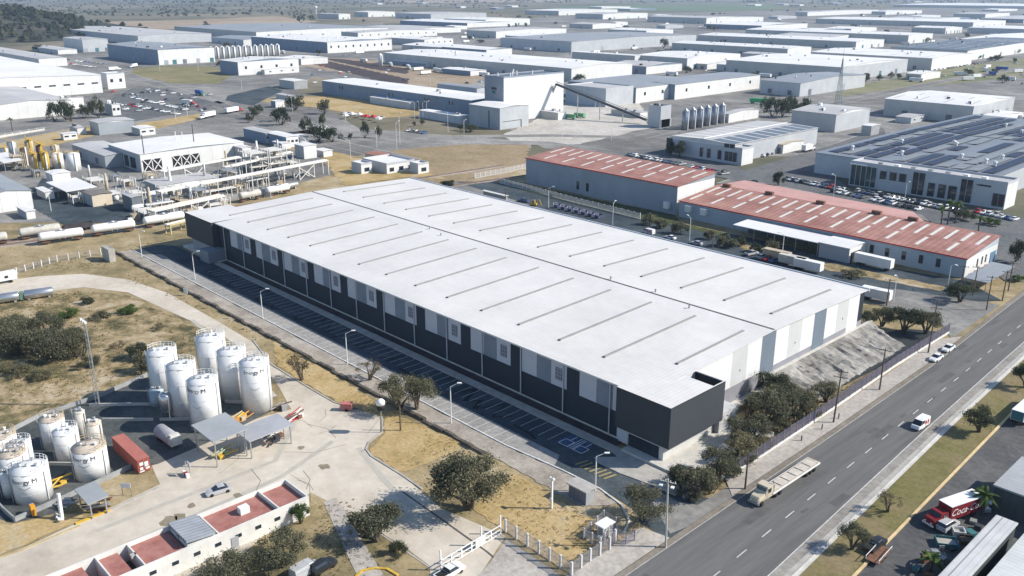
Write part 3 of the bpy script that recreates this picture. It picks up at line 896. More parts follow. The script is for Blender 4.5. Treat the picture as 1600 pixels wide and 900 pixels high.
shed('office_building', 'white framed glass office at the right end of the big left hall', 'office', (166, 116), 13, 157, 194, 0, WL, RW, ridge='flat', wmat2=WW, wins=2)
fill = [
    ('low white-roofed packing hall behind the arched curved ducts', (1105, 100), 6, 1075, 1172, WW, RW), ('long pale shed between the white ribbed shed and the vented shed', (1250, 88), 8, 1160, 1272, WW, RP), ('white-roofed shed squeezed left of the lattice mast top', (1180, 104), 7, 1120, 1240, WL, RW),
    ('low white canopy hall beside the white gable car park', (1440, 116), 6, 1416, 1470, WW, RW), ('white-roofed hall beyond the blue fronted shed, upper right', (1300, 58), 9, 1210, 1348, WW, RP), ('grey-roofed hall behind the round canopies', (1180, 58), 9, 1090, 1230, WB, RG),
    ('blue-fronted hall right of the purple fronted warehouse', (1190, 40), 10, 1100, 1262, WB, RW), ('pale-roofed hall in the gap below the green field', (1010, 48), 9, 950, 1052, WW, RW), ('white hall behind the grey-roofed wide warehouse', (840, 58), 8, 790, 900, WW, RW),
    ('white-roofed hall left of the wide grey-roofed warehouse', (760, 78), 9, 690, 800, WB, RW), ('low white shed in front of the tall white warehouse', (800, 52), 6, 740, 850, WL, RW), ('pale-roofed hall behind the small white shop building', (640, 46), 9, 560, 720, WW, RP),
    ('long blue-fronted hall under the field edge', (730, 36), 10, 625, 800, WB, RW), ('white hall with pale roof beside the large white factory', (690, 74), 8, 628, 742, WW, RW), ('low shed row in front of the vented factory, left part', (665, 99), 5, 612, 690, WB, RW),
    ('low shed row in front of the vented factory, right part', (735, 111), 5, 690, 760, WB, RW), ('white hall behind the pair of grey-roofed halls', (1010, 104), 8, 950, 1066, WB, RP), ('white strip hall near the upper right tree row', (1600, 64), 9, 1500, 1690, WW, RW),
    ('white low hall at the right edge beside the tree row', (1640, 72), 8, 1560, 1700, WW, RP), ('pale hall between the two long white strips', (1450, 30), 9, 1380, 1500, WL, RP), ('blue-grey hall at the far upper right', (1600, 30), 10, 1530, 1680, WB, RP),
    ('low white hall beside the silo row', (470, 92), 7, 440, 512, WW, RW), ('grey hall behind the silo row', (380, 62), 9, 330, 440, WL, RG), ('low pale shed at the foot of the wooded hill', (90, 78), 6, 50, 120, WL, RP), ('white shed with stripes behind the big left hall', (60, 92), 9, -40, 104, WL, RP),
    ('long white trailer-like shed beside the blue wall wing', (640, 160), 5, 578, 652, WL, RW), ('second long white shed beside the blue wall wing', (720, 182), 5, 655, 735, WL, RW), ('white stepped store by the tall block foot', (872, 176), 5, 834, 884, WW, RW),
    ('pale low store right of the conveyor', (1000, 176), 4, 955, 1012, WW, RP), ('white lean-to before the lone white hall', (1560, 186), 5, 1530, 1600, WW, RW), ('small tan-roofed house by the left edge verge', (120, 200), 4, 108, 134, WW, RP),
]
for lab, T, H, uL, uR, wl, rf_ in fill:
    shed('factory_building' if H >= 8 else 'outbuilding', lab, 'factory' if H >= 8 else 'outbuilding', T, H, uL, uR, 0, wl, rf_, group='infill halls of the industrial park', wmat2=WW, vents=2, docks=2 if H > 5 else 0)
# ------------------------------------------------------------------ buildings of the middle distance, with their own features
RR_ = mat('red_sheet_roof', (.37, .165, .125), .22, .12, rough=.7, fine=.8, bands=('X', 1.9, .5, .78), c2=(.47, .25, .20))
PINK = mat('pale_red_roof', (.50, .28, .24), .12, .1, rough=.6, fine=.8)  # rear slope in a paler red than the main roof
BLW = mat('shaded_blue_grey_wall', (.30, .345, .39), .1, .1, bands=('X', 7, .15, .85))  # the front's shade is put into this blue-grey, ends stay white
OFFW = mat('office_render', (.46, .475, .50), .08, .1)
SOLAR = mat('solar_panel', (.03, .04, .075), .2, .4, rough=.5, bands=('Y', 2.1, .14, 2.2), spec=.15)
SROOF = mat('solar_roof', (.20, .22, .25), .12, .05, rough=.5, bands=('X', 1.5, .2, .85))


def xs(t, u, L, H, y=0.):
    """local x on the front wall seen at column u"""
    M = Matrix.Translation(t.location) @ Matrix.Rotation(t.rotation_euler.z, 4, 'Z')
    return -solve(lambda q: M @ Vector((-q, y, H)), u, 0, max(L, 1))


def windows(t, L, us, z0, z1, w, name='window', m=None, frame=None):
    for u in us:
        if isinstance(u, tuple):
            a, b = xs(t, u[0], L, z1), xs(t, u[1], L, z1)
        else:
            c = xs(t, u, L, z1); a, b = c - w / 2, c + w / 2
        o = MB().box(a, b, -.14, -.003, z0, z1).build(name, m or GLASS, t)
        if frame:
            fb = MB()
            n = max(1, int((b - a) / 2.2))
            for k in range(n + 1):
                x = a + (b - a) * k / n
                fb.box(x - .07, x + .07, -.22, -.141, z0, z1)
            fb.box(a, b, -.235, -.221, z1 - .15, z1)
            fb.build('frame', frame, o)


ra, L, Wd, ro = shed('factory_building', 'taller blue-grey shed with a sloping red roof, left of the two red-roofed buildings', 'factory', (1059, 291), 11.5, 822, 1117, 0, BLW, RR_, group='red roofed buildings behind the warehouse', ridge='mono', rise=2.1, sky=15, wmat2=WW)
windows(ra, L, (903, 918), 2, 5.5, 1.4)
MB().box(-L - .36, .36, -.5, -.36, 11.2, 11.55).build('eave_trim', RED, ro)
for u in (1044,):
    x = xs(ra, u, L, 4)
    MB().box(x - 1.2, x + 1.2, -1.6, -.01, 2.2, 4.8).build('air_unit', WHITE, ra)
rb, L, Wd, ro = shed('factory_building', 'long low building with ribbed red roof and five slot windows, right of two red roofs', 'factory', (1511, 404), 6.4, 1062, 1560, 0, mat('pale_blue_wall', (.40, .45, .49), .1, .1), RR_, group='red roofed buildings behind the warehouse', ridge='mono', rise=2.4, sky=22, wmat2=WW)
windows(rb, L, (1363, 1387, 1413, 1440, 1467), 1.9, 4.6, 1.3)
for q in (.35, .5, .62):
    MB().box(.003, .12, Wd * q, Wd * q + .8, 1.9, 4.4).build('window', GLASS, rb)
MB().box(.003, .14, Wd * .78, Wd * .95, 0, 4.2).build('gate_door', mat('blue_door', (.12, .22, .33), .2), rb)
MB().box(-L - .36, .36, -.5, -.36, 6.1, 6.45).build('eave_trim', RED, ro)
MB().add([(-L, Wd + .36, 8.75), (-24, Wd + .36, 8.75), (-34, Wd + 15, 8.0), (-L, Wd + 19, 7.9), (-L, Wd + .36, 8.4), (-24, Wd + .36, 8.4), (-34, Wd + 15, 7.7), (-L, Wd + 19, 7.6)], [(0, 1, 2, 3), (7, 6, 5, 4), (0, 4, 5, 1), (1, 5, 6, 2), (2, 6, 7, 3), (3, 7, 4, 0)]).build('rear_roof', PINK, rb)
for u in (1078, 1102):
    x = xs(rb, u, L, 4)
    MB().box(x - 1.2, x + 1.2, -1.8, -.01, 3, 5.4).build('air_unit', WHITE, rb)
for q in (.04, .22, .42, .62, .74):
    x = -L * (1 - q)
    MB().box(x - 1.6, x + 1.6, Wd - 1.2, Wd + .3, 8.6, 9.8).build('roof_unit', RUST, ro)


def canopy(label, T, H, uL, uR, m, rot=0., group=None, posts=3, cat='canopy', rise=.3, back=False):
    x, y, L, Wd, a = frame_px(T, H, uL, uR, rot)
    t = thing('open_canopy', label, cat, (x, y, 0), a, group)
    MB().extr([(-.3, H - .25), (Wd + .3, H + rise - .25), (Wd + .3, H + rise), (-.3, H)], -L - .3, .3).build('roof', m, t)
    for i in range(posts):
        for yy, hh in ((.15, H - .26), (Wd - .2, H + rise - .28)):
            px_ = -.15 - (L - .3) * i / max(1, posts - 1)
            MB().box(px_ - .1, px_ + .1, yy - .1, yy + .1, 0, hh).build('post', STEEL, t)
    if back:
        MB().box(-L, 0, Wd - .1, Wd, 0, H + rise - .3).build('back_wall', mat('dark_green_grey', (.10, .115, .11), .2), t)
    return t, L, Wd


canopy('white flat canopy over a dark open bay against the red-roofed building', (1279, 379), 4.8, 1147, 1301, RW, posts=5, back=True)
bx, L, Wd, ro = shed('outbuilding', 'white boxy annex with a black opening against the red-roofed building', 'annex', (1328, 388), 5.2, 1281, 1356, 0, BLW, RW, rise=.4, wmat2=WW)
MB().box(.003, .12, Wd * .1, Wd * .6, 0, 3.4).build('doorway', BLACK, bx)
canopy('grey carport roof over parked cars at the end of the red-roofed building', (1542, 441), 3.2, 1508, 1583, RG, posts=3)

# office with the solar roof
so, L, Wd, ro = shed('factory_building', 'big factory whose whole roof carries rows of solar panels', 'factory', (1557, 277), 10, 1275, 1760, 0, WL, SROOF, rise=.9)
nx = int(L / 6.5)
rq = random.Random(8)
for i in range(nx):
    x0 = -L + 3 + i * (L - 5) / nx
    cuts = sorted([.03, .506] + [rq.uniform(.1, .9) for _ in range(rq.randint(4, 9))] + [.97])
    for a, b in zip(cuts, cuts[1:]):
        b -= .012
        if b - a < .03 or rq.random() < .13:
            continue
        za, zb_ = [10 + .9 * (1 - abs(q * 2 - 1)) for q in (a, b)]
        n = MB().add([(x0, Wd * a, za + .15), (x0 + (L - 5) / nx - .9, Wd * a, za + .5), (x0 + (L - 5) / nx - .9, Wd * b, zb_ + .5), (x0, Wd * b, zb_ + .15)], [(0, 1, 2, 3)])
        n.build('solar_array', SOLAR if (i % 4 != 1 and rq.random() < (.92 if i < nx * .5 else .72)) else mat('solar_pale', (.27, .285, .30), .2, .3, rough=.5, bands=('Y', 2.1, .3, .45), spec=.2), ro)
for k in range(14):
    x, y = -L * rnd.uniform(.05, .9), Wd * rnd.uniform(.05, .8)
    MB().tube((x, y, 10.4), (x, y, 12), .7, .7, 8).tube((x, y, 12), (x, y, 12.6), 1.1, .6, 8).build('roof_vent', WHITE, ro)
fo, L, Wd, ro = shed('office_building', 'two-storey office front with dark glazed bays before the solar-roofed factory', 'office', (1575, 288), 10.4, 1330, 1592, 0, OFFW, RP, ridge='flat', wmat2=WW)
windows(fo, L, ((1331, 1371),), .6, 9.6, 1, 'curtain_wall', mat('teal_glass', (.03, .075, .09), .3, .4, rough=.08, spec=.6), WHITE)
windows(fo, L, ((1376, 1386), (1391, 1402), (1406, 1417)), 5, 8.6, 1, frame=GREY)
windows(fo, L, ((1428, 1447), (1503, 1522)), .6, 10.2, 1, 'glazed_tower', GLASS, OFFW)
windows(fo, L, ((1451, 1462), (1467, 1479), (1483, 1496)), .8, 6.6, 1, frame=GREY)
windows(fo, L, ((1552, 1571),), 1, 6.2, 1, frame=GREY)
windows(fo, L, ((1527, 1529), (1530, 1549)), 8.2, 8.9, 1, 'name_sign', DARK)
MB().box(-L, -L + 8, -1.2, -.24, 9.7, 10.2).build('white_fascia', WHITE, fo)
for k in range(7):
    x = -L * (.15 + .11 * k)
    MB().box(x - 1, x + 1, 2, 4, 10.4, 11.6).build('air_unit', rnd.choice((WHITE, GREY, STEEL)), ro)

# striped-roof factory with white side
b6, L, Wd, ro = shed('factory_building', 'factory with a striped grey roof, white panelled side and a raised white ridge line', 'factory', (1148, 226), 9.5, 1050, 1278, 0, WL, RP, ridge='y', rise=.8)
for i in range(9):
    a = (i + .1) / 9
    b = (i + .86) / 9
    MB().add([(-L * .48, Wd * a, 10.25), (-.6, Wd * a, 9.6), (-.6, Wd * b, 9.6), (-L * .48, Wd * b, 10.25)], [(0, 1, 2, 3)]).build('solar_array', mat('solar_dull', (.12, .135, .165), .2, .3, rough=.35), ro)
    if i < 7:
        MB().add([(-L + .6, Wd * a, 9.6), (-L * .53, Wd * a, 10.25), (-L * .53, Wd * (a + .03), 10.25), (-L + .6, Wd * (a + .03), 9.6)], [(0, 1, 2, 3)]).build('rooflight', LIT, ro)
MB().box(-L / 2 - .4, -L / 2 + .4, .5, Wd - .5, 10.2, 10.5).build('ridge_cap', WHITE, ro)
f6, L, Wd, ro = shed('office_building', 'low office front with dark windows before the striped-roof factory', 'office', (1160, 234), 8, 1042, 1178, 0, OFFW, RP, ridge='flat', wmat2=WW)
windows(f6, L, ((1094, 1099), (1105, 1111), (1122, 1128), (1133, 1152)), 1.5, 6.2, 1, frame=GREY)
windows(f6, L, ((1132, 1149),), 8.0, 10.2, 1, 'name_board', DARK, WHITE)
windows(f6, L, ((1042, 1051),), .4, 8.6, 1, 'entrance_tower', DARK)

# tall grain block, its wing and the conveyor
lo, Ll, Wl, ro = shed('factory_building', 'lower white block with a dark slot, in front of the tall white block', 'factory', (781, 169), 13.5, 733, 826, 0, WG, RW, wmat2=WL, group='grain works blocks')
windows(lo, Ll, (764,), .5, 11, .8, 'dark_slot', DARK)
MB().box(.003, .1, Wl * .1, Wl * .75, 4.6, 4.9).box(.003, .1, Wl * .72, Wl * .75, 0, 4.6).build('door_frame', DARK, lo)
hh = 20.
for _ in range(60):
    if G(787, 122, hh).y > lo.location.y + Wl + .5:
        hh += .25
    else:
        break
ta, L, Wd, ro = shed('factory_building', 'tallest white block of the park, with a shaded sign and rooftop plant', 'factory', (787, 122), hh, 757, 881, 0, mat('tower_shaded_wall', (.26, .29, .34), .1, .1), RD, ridge='flat', wmat2=mat('tower_white_wall', (.62, .63, .62), .06, .05, bands=('Y', 9, .2, .85)), group='grain works blocks')  # grey front is a shaded copy of the white end wall
windows(ta, L, ((768, 776),), hh - 8, hh - 6.5, 1, 'wall_sign', DARK)
windows(ta, L, ((769, 774),), hh - 10.5, hh - 8.6, 1, 'wall_sign', TEAL)
for k in range(6):
    x, y = -L * rnd.uniform(.1, .8), Wd * rnd.uniform(.05, .7)
    MB().tube((x, y, hh), (x, y, hh + rnd.uniform(1.5, 4)), .5, .5, 8).build('roof_pipe', WHITE, ro)
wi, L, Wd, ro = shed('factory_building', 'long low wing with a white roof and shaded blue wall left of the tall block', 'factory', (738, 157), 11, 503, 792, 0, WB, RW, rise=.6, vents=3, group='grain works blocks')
windows(wi, L, (531, 535, 608, 613, 664, 669, 702, 707), 6, 8.5, 1.4)
shed('factory_building', 'pale grey windowless shed between the tall block and the conveyor', 'factory', (947, 140), 13, 884, 990, 0, WL, RP, ridge='flat', group='grain works blocks')
c = thing('conveyor', 'long inclined belt conveyor falling from the tall block to the pale block', 'conveyor', G(900, 190))
o = c.location
a, b = G(869, 131, 22) , G(1010, 187, 3)
a, b = a - o, b - o
MB().bar(a, b, 2.8, .7).build('belt', DARK, c)
MB().bar(a + Vector((0, 0, 1.6)), b + Vector((0, 0, 1.6)), .3).bar(a + Vector((0, 0, -.9)), b + Vector((0, 0, -.9)), .3).build('truss', mat('truss_green_grey', (.16, .18, .17), .2), c)
for q in (.25, .5, .75):
    p = a.lerp(b, q)
    MB().bar(p, (p.x, p.y, 0), .5).build('leg', STEEL, c)
MB().bar(a, (a.x - 9, a.y - 2, 0), .9).build('leg', GREY, c)
si0 = None
for k in range(6):
    u, v = 1070 + k * 11.4, 203 - k * 2.1
    p = G(u, v)
    if si0 is None:
        si0 = thing('grain_silo', 'ribbed steel grain silo with a conical cap, first of six from the left', 'silo', p, 0, 'six steel grain silos')
        m_ = MB(); m_.sm = True
        m_.lathe([(2.25, 0), (2.25, 11.5)], 18).build('body', mat('corrugated_steel', (.36, .38, .42), .15, .4, rough=.4, metal=.6, bands=('Z', .9, .2, .8)), si0)
        m_ = MB(); m_.sm = True
        m_.lathe([(2.35, 11.5), (2.35, 11.6), (.35, 13.2), (.3, 13.6)], 18).build('cap', STEEL, si0)
        MB().bar((2.3, -.3, 0), (2.3, -.3, 12.4), .35).build('ladder', WHITE, si0)
    else:
        dup(si0, p, 0, 'ribbed steel grain silo with a conical cap, %s of six from the left' % ('second', 'third', 'fourth', 'fifth', 'last')[k - 1])
ws0 = None
for k in range(13):
    u, v = 331 + k * 8.6, 92 - k * .45
    p = G(u, v)
    lab = 'tall white cylindrical silo in the row beside the white factory at mid left'
    if ws0 is None:
        ws0 = thing('storage_silo', lab, 'silo', p, 0, 'white silos of the factory at mid left')
        m_ = MB(); m_.sm = True
        m_.lathe([(3, 0), (3, 13), (1, 15), (.6, 15.2)], 14).build('body', WHITE, ws0)
        MB().bar((3.1, -.6, 0), (3.1, -.6, 14.5), .8).build('ladder', DARK, ws0)
    else:
        dup(ws0, p)
sv = thing('storage_silo', 'single white upright tank beside the parked trailers', 'silo', G(595, 103))
m_ = MB(); m_.sm = True
m_.lathe([(2.4, 0), (2.4, 12), (1.2, 13.6), (.4, 14)], 14).build('body', WHITE, sv)
MB().box(2.4, 2.7, -.3, .3, 0, 12).build('ladder', STEEL, sv)

# ------------------------------------------------------------------ process plant at the left
pm_, L, Wd, ro = shed('factory_building', 'main white-roofed hall of the process plant with open steel bays', 'factory', (218, 241), 9, 169, 380, 0, WG, RW, rise=.8, wmat2=WW)
for k in range(6):
    if k in (2,):
        continue
    y0, y1 = Wd * (.02 + .09 * k), Wd * (.02 + .09 * k + .08)
    o = MB().box(.003, .1, y0, y1, .5, 6).build('open_bay', BLACK, pm_)
    MB().bar((.25, y0, .5), (.25, y1, 6), .4).bar((.25, y1, .5), (.25, y0, 6), .4).build('cross_brace', WHITE, o)
windows(pm_, L, ((178, 183), (186, 191), (194, 200), (203, 211)), 1, 6.4, 1, 'bay_window', GLASS)
for u, v, h in ((303, 222, 9), (225, 240, 9), (275, 220, 5), (285, 218, 4)):
    p = G(u, v, 9.4) - pm_.location
    MB().tube((p.x, p.y, 9.3), (p.x, p.y, 9.3 + h), .25, .2, 6).build('stack', DARK if h > 6 else WHITE, ro)
shed('factory_building', 'grey-roofed lower wing of the process plant', 'factory', (163, 243), 6.5, 112, 214, 0, WG, RP, rise=.4, docks=2)
shed('factory_building', 'rear white hall of the process plant with a pale side', 'factory', (378, 231), 7.5, 330, 392, 0, WW, RW, rise=.6)
canopy('white flat roof on posts over pumps at the plant yard', (104, 299), 5, 73, 150, RW, posts=3)
shed('outbuilding', 'small white control room standing on the plant yard behind the flat roof', 'control room', (81, 272), 8, 71, 109, 0, WG, RW, rise=.3, wmat2=WW)
shed('outbuilding', 'cream walled pump house beside the plant road', 'pump house', (143, 305), 5, 130, 174, 0, WG, mat('brown_roof', (.20, .18, .16), .2), rise=.3, wmat2=mat('cream_wall', (.62, .53, .40), .1))
shed('outbuilding', 'white store with a grey roof cut by the left edge above the tank cars', 'store', (-28, 307), 7.5, -110, 48, 0, WW, RG, rise=1.2)
canopy('white canopy roof at the left edge behind the yellow tanks', (6, 254), 5, -20, 36, RW, posts=2)
shed('outbuilding', 'grey square electrical house beside the pipe racks', 'electrical house', (205, 308), 6, 190, 222, 0, mat('slate_house', (.16, .18, .20), .2), RP, rise=.2)
shed('outbuilding', 'low white workshop in the pipe yard with dark bays', 'workshop', (248, 290), 5, 225, 340, 0, WW, RP, rise=.2, wins=5)
for lab, T, uL, uR in (('left white box of the small U-shaped office in the dry field', (564, 258), 549, 581), ('middle white block of the small U-shaped office in the dry field', (604, 258), 566, 648), ('right white box of the small U-shaped office in the dry field', (653, 258), 640, 670)):
    q, L, Wd, ro = shed('office_building', lab, 'office', T, 4.4, uL, uR, 0, WL, RW, ridge='flat', wmat2=WW, group='blocks of the small office in the dry field')
    n = 3 if uR - uL > 50 else 1
    for k in range(n):
        MB().box(.003, .1, Wd * (k + .3) / n, Wd * (k + .75) / n, 1, 2.8).build('window', GLASS, q)
shed('outbuilding', 'small reddish-roofed lean-to inside the U-shaped office', 'outbuilding', (600, 246), 4.2, 570, 622, 0, WL, mat('brick_red_roof', (.33, .16, .11), .2), rise=.3)
shed('outbuilding', 'little white shed behind the far corner of the warehouse', 'outbuilding', (790, 306), 3.5, 755, 793, 0, GREY, RW, rise=.2)


def rack(label, p0, p1, H, wd, bay, pipes, m, brace=(), name='pipe_rack'):
    a, b = p0, p1
    d = b - a
    t = thing(name, label, 'pipe rack', (a.x, a.y, 0), math.atan2(d.y, d.x))
    Ln = d.length
    n = max(2, int(Ln / bay))
    for i in range(n + 1):
        x = Ln * i / n
        for y in (-wd / 2, wd / 2):
            MB().box(x - .16, x + .16, y - .16, y + .16, 0, H).build('column', m, t)
        MB().box(x - .12, x + .12, -wd / 2 + .17, wd / 2 - .17, H - .5, H - .1).build('cross_beam', m, t)
        if i in brace and i < n:
            x1 = Ln * (i + 1) / n
            for y in (-wd / 2, wd / 2):
                MB().bar((x + .17, y, .4), (x1 - .17, y, H - .6), .3).bar((x + .17, y + .02, H - .6), (x1 - .17, y + .02, .4), .3).build('cross_brace', m, t)
    for y in (-wd / 2, wd / 2):
        MB().box(-.3, Ln + .3, y - .18, y + .18, H + .01, H + .4).build('girder', m, t)
    for k in range(pipes):
        y = -wd / 2 + .6 + (wd - 1.2) * k / max(1, pipes - 1)
        MB().tube((-.5, y, H + .3), (Ln + .5, y, H + .3), .2 + .12 * (k % 2), n=6).build('pipe', (STEEL, WHITE, TANP)[k % 3], t)
    return t


WS = mat('white_steel', (.64, .62, .57), .12, 1.)
rack('long white pipe rack on braced columns crossing the plant in front', G(248, 300, 6.5), G(508, 251, 6.5), 6.5, 4, 8.5, 5, WS, (8, 11, 14, 15))
rack('shorter white pipe rack in the pipe yard, behind the tank cars', G(236, 330, 5), G(345, 306, 5), 5, 5, 7, 6, WS, (2, 5))
rack('pale yellow pipe rack low beside the tank cars', G(262, 352, 3.2), G(352, 330, 3.2), 3.2, 3, 6, 3, mat('pale_yellow_steel', (.58, .50, .26), .15), ())
rack('tall white pipe gantry in front of the plant hall', G(252, 268, 8), G(372, 246, 8), 8, 4, 9, 4, WS, (1, 4))
rack('white pipe rack reaching from the hall to the process tower', G(352, 262, 6), G(452, 238, 6), 6, 4, 9, 4, WS, (2,))


def tower(label, u, v, w, d, levels, hl=3.2, m=None):
    m = m or WS
    t = thing('process_tower', label, 'process tower', G(u, v))
    for x in (-w / 2, 0, w / 2):
        for y in (-d / 2, d / 2):
            MB().box(x - .15, x + .15, y - .15, y + .15, 0, levels * hl + 1.1).build('column', m, t)
    for k in range(1, levels + 1):
        MB().box(-w / 2 + .16, w / 2 - .16, -d / 2 + .16, d / 2 - .16, k * hl - .2, k * hl).build('platform', m, t)
        for y in (-d / 2 - .2, d / 2 + .2):
            f = MB()
            for z in (k * hl + .55, k * hl + 1.05):
                f.box(-w / 2, w / 2, y - .04, y + .04, z - .04, z + .04)
            for q in range(5):
                f.box(-w / 2 + w * q / 4.1, -w / 2 + w * q / 4.1 + .06, y - .041, y + .041, k * hl + .01, k * hl + 1.05)
            f.build('railing', m, t)
        v_ = MB(); v_.sm = True
        v_.lathe([(.2, 0), (1.1, .3), (1.1, hl * .7), (.2, hl * .8)], 10, (rnd.uniform(-w / 3, w / 3), rnd.uniform(-d / 4, d / 4), (k - 1) * hl + .05)).build('vessel', rnd.choice((STEEL, TANP, WHITE)), t)
    for k in range(4):
        x, y = rnd.uniform(-w / 2, w / 2), rnd.uniform(-d / 2, d / 2)
        MB().tube((x, y, 0), (x, y, levels * hl + rnd.uniform(-2, 1)), .16, n=6).build('riser_pipe', rnd.choice((STEEL, WS, TANP)), t)
    return t


tower('cream process tower of three decks beside the plant hall', 398, 268, 12, 9, 3)
tower('second cream process tower, nearer the white switch house', 428, 263, 11, 9, 3)
tower('low white pipe deck between the two racks', 300, 300, 16, 8, 1, 3.5)
tower('small deck of pumps and vessels beside the cream pump house', 176, 312, 9, 7, 1)
tower('small deck of white vessels behind the flat roof', 150, 290, 10, 7, 1)
tower('low deck in the pipe yard nearest the tank cars', 232, 340, 11, 7, 1, 3)
tower('pale deck with two vessels at the right of the pipe yard', 332, 328, 10, 6, 1, 3)

# vessels lying in the pipe yard
hv0 = None
for i, (u, v, u2, v2, r, lab) in enumerate([(232, 312, 268, 306, 1.3, 'long white horizontal vessel in the middle of the pipe yard'), (255, 322, 300, 314, 1.2, 'longer silver horizontal vessel near the racks'), (286, 340, 318, 334, 1.1, 'pale horizontal vessel beside the yellow rack'),
                                     (438, 300, 466, 294, 1.1, 'small white vessel behind the warehouse roof edge'), (206, 332, 226, 329, 1.0, 'short grey vessel beside the electrical house')]):
    a, b = G(u, v), G(u2, v2)
    d = b - a
    t = thing('horizontal_vessel', lab, 'vessel', a, math.atan2(d.y, d.x), 'horizontal vessels of the pipe yard')
    m_ = MB(); m_.sm = True
    Ln = d.length
    m_.T = Matrix.Translation((0, 0, r + .9)) @ Matrix.Rotation(PI / 2, 4, 'Y')
    m_.lathe([(.1, 0), (r * .8, .25), (r, .8), (r, Ln - .8), (r * .8, Ln - .25), (.1, Ln)], 14).build('shell', WHITE if i % 2 == 0 else STEEL, t)
    for x in (Ln * .2, Ln * .8):
        MB().box(x - .25, x + .25, -r * .7, r * .7, 0, 1.1).build('saddle', CONC, t)
# upright tanks of the yellow tank group
for i, (u, v, vt, wpx, m, lab) in enumerate([
        (117, 266, 240, 20, 'w', 'white upright tank at the right end of the yellow tank group'), (92, 263, 240, 17, 'w', 'white upright tank second from the right in the yellow tank group'), (73, 266, 241, 12, 'y', 'yellow upright tank between white and brown tanks'),
        (56, 266, 243, 12, 'c', 'cream upright tank with a yellow top rail'), (42, 258, 232, 13, 'b', 'brown upright tank behind the cream one'), (66, 252, 228, 12, 'b', 'brown upright tank under the yellow catwalks'),
        (22, 247, 222, 14, 's', 'steel upright tank at the left of the yellow tank group'), (48, 242, 221, 12, 'c', 'cream upright tank at the back of the group'), (88, 246, 228, 13, 'c', 'low cream upright tank behind the white ones'), (10, 252, 232, 12, 's', 'dull steel tank beside the canopy at the left edge')]):
    p = G(u, v)
    q = G(u, v)
    depth = (q - CAM).dot(FW)
    r = wpx * depth / FPX / 2
    lo_, hi_ = 0, 40
    for _ in range(30):
        md = (lo_ + hi_) / 2
        if pj(q + Vector((0, 0, md)))[1] > vt:
            lo_ = md
        else:
            hi_ = md
    t = thing('storage_tank', lab, 'tank', p, 0, 'yellow tank group of the process plant')
    mm_ = {'w': WHITE, 'y': YEL, 'c': TANP, 'b': mat('brown_tank', (.17, .11, .085), .2), 's': STEEL}[m]
    b_ = MB(); b_.sm = True
    b_.lathe([(r, 0), (r, lo_), (r * .5, lo_ + .6), (.2, lo_ + .8)], 16).build('shell', mm_, t)
    MB().ring(r, lo_ + 1.1, .08, 12).ring(r, lo_ + .6, .06, 12).build('guard_rail', YEL, t)
    MB().box(r + .02, r + .3, -.3, .3, 0, lo_ + 1).build('ladder', YEL if i % 2 else WHITE, t)
    if i in (2, 3, 5, 7):
        MB().box(-r - 3, r + 3, -.6, .6, lo_ + 1.2, lo_ + 1.4).build('catwalk', YEL, t)
        for x in (-r - 2.6, r + 2.6):
            MB().box(x - .12, x + .12, -.12, .12, 0, lo_ + 3).build('catwalk_post', YEL, t)
# lattice mast
ma = thing('lattice_mast', 'tall thin lattice mast standing before the white vented shed', 'mast', G(1309, 163))
mb = MB()
hm_ = 34
for k in range(14):
    z0, z1 = hm_ * k / 14, hm_ * (k + 1) / 14
    w0, w1 = 3.2 * (1 - k / 14) + .35, 3.2 * (1 - (k + 1) / 14) + .35
    for i in range(4):
        s0, s1 = [(-1, -1), (1, -1), (1, 1), (-1, 1)][i], [(-1, -1), (1, -1), (1, 1), (-1, 1)][(i + 1) % 4]
        mb.bar((s0[0] * w0 / 2, s0[1] * w0 / 2, z0), (s0[0] * w1 / 2, s0[1] * w1 / 2, z1), .28)
        mb.bar((s0[0] * w0 / 2, s0[1] * w0 / 2, z0), (s1[0] * w1 / 2, s1[1] * w1 / 2, z1), .16)
mb.build('lattice', mat('mast_steel', (.38, .38, .39), .15), ma)
MB().tube((0, 0, hm_), (0, 0, hm_ + 8), .12, .06, 6).build('aerial', RED, ma)

for i, (u, v, w_, d_, lv) in enumerate([(262, 316, 8, 5, 2), (285, 322, 9, 5, 1), (312, 318, 8, 6, 2), (215, 322, 7, 5, 2), (338, 300, 9, 5, 1), (360, 286, 8, 6, 2), (386, 290, 8, 5, 1), (412, 286, 8, 5, 1), (444, 276, 7, 5, 1), (200, 292, 6, 5, 1), (236, 282, 6, 5, 1), (182, 284, 5, 4, 1), (348, 322, 6, 4, 1), (296, 338, 8, 4, 1), (258, 344, 7, 4, 1), (120, 318, 5, 4, 1), (30, 262, 6, 5, 2), (60, 276, 5, 4, 1), (456, 262, 7, 5, 1), (372, 300, 7, 4, 1)]):
    tower('crowded steel deck with pipes and vessels in the pipe yard, among many alike', u, v, w_, d_, lv, 3.1, (WS, TANP, STEEL)[i % 3])['group'] = 'crowded steel decks of the pipe yard'
rq = random.Random(12)
for i in range(26):
    u, v = rq.uniform(200, 440), 0
    v = 352 - (u - 200) * .2 - rq.uniform(0, 34)
    t = thing('pump_unit', 'small pump or cabinet standing among the decks of the pipe yard', 'pump', G(u, v), rq.uniform(0, 3), 'small pumps and cabinets of the pipe yard')
    s_ = rq.uniform(.7, 1.5)
    MB().box(-s_, s_, -s_ * .7, s_ * .7, .2, s_ * 1.8).build('cabinet', rq.choice((WHITE, TANP, STEEL, GREY, RUST)), t)
    MB().box(-s_ * 1.2, s_ * 1.2, -s_, s_, 0, .19).build('plinth', CONC, t)
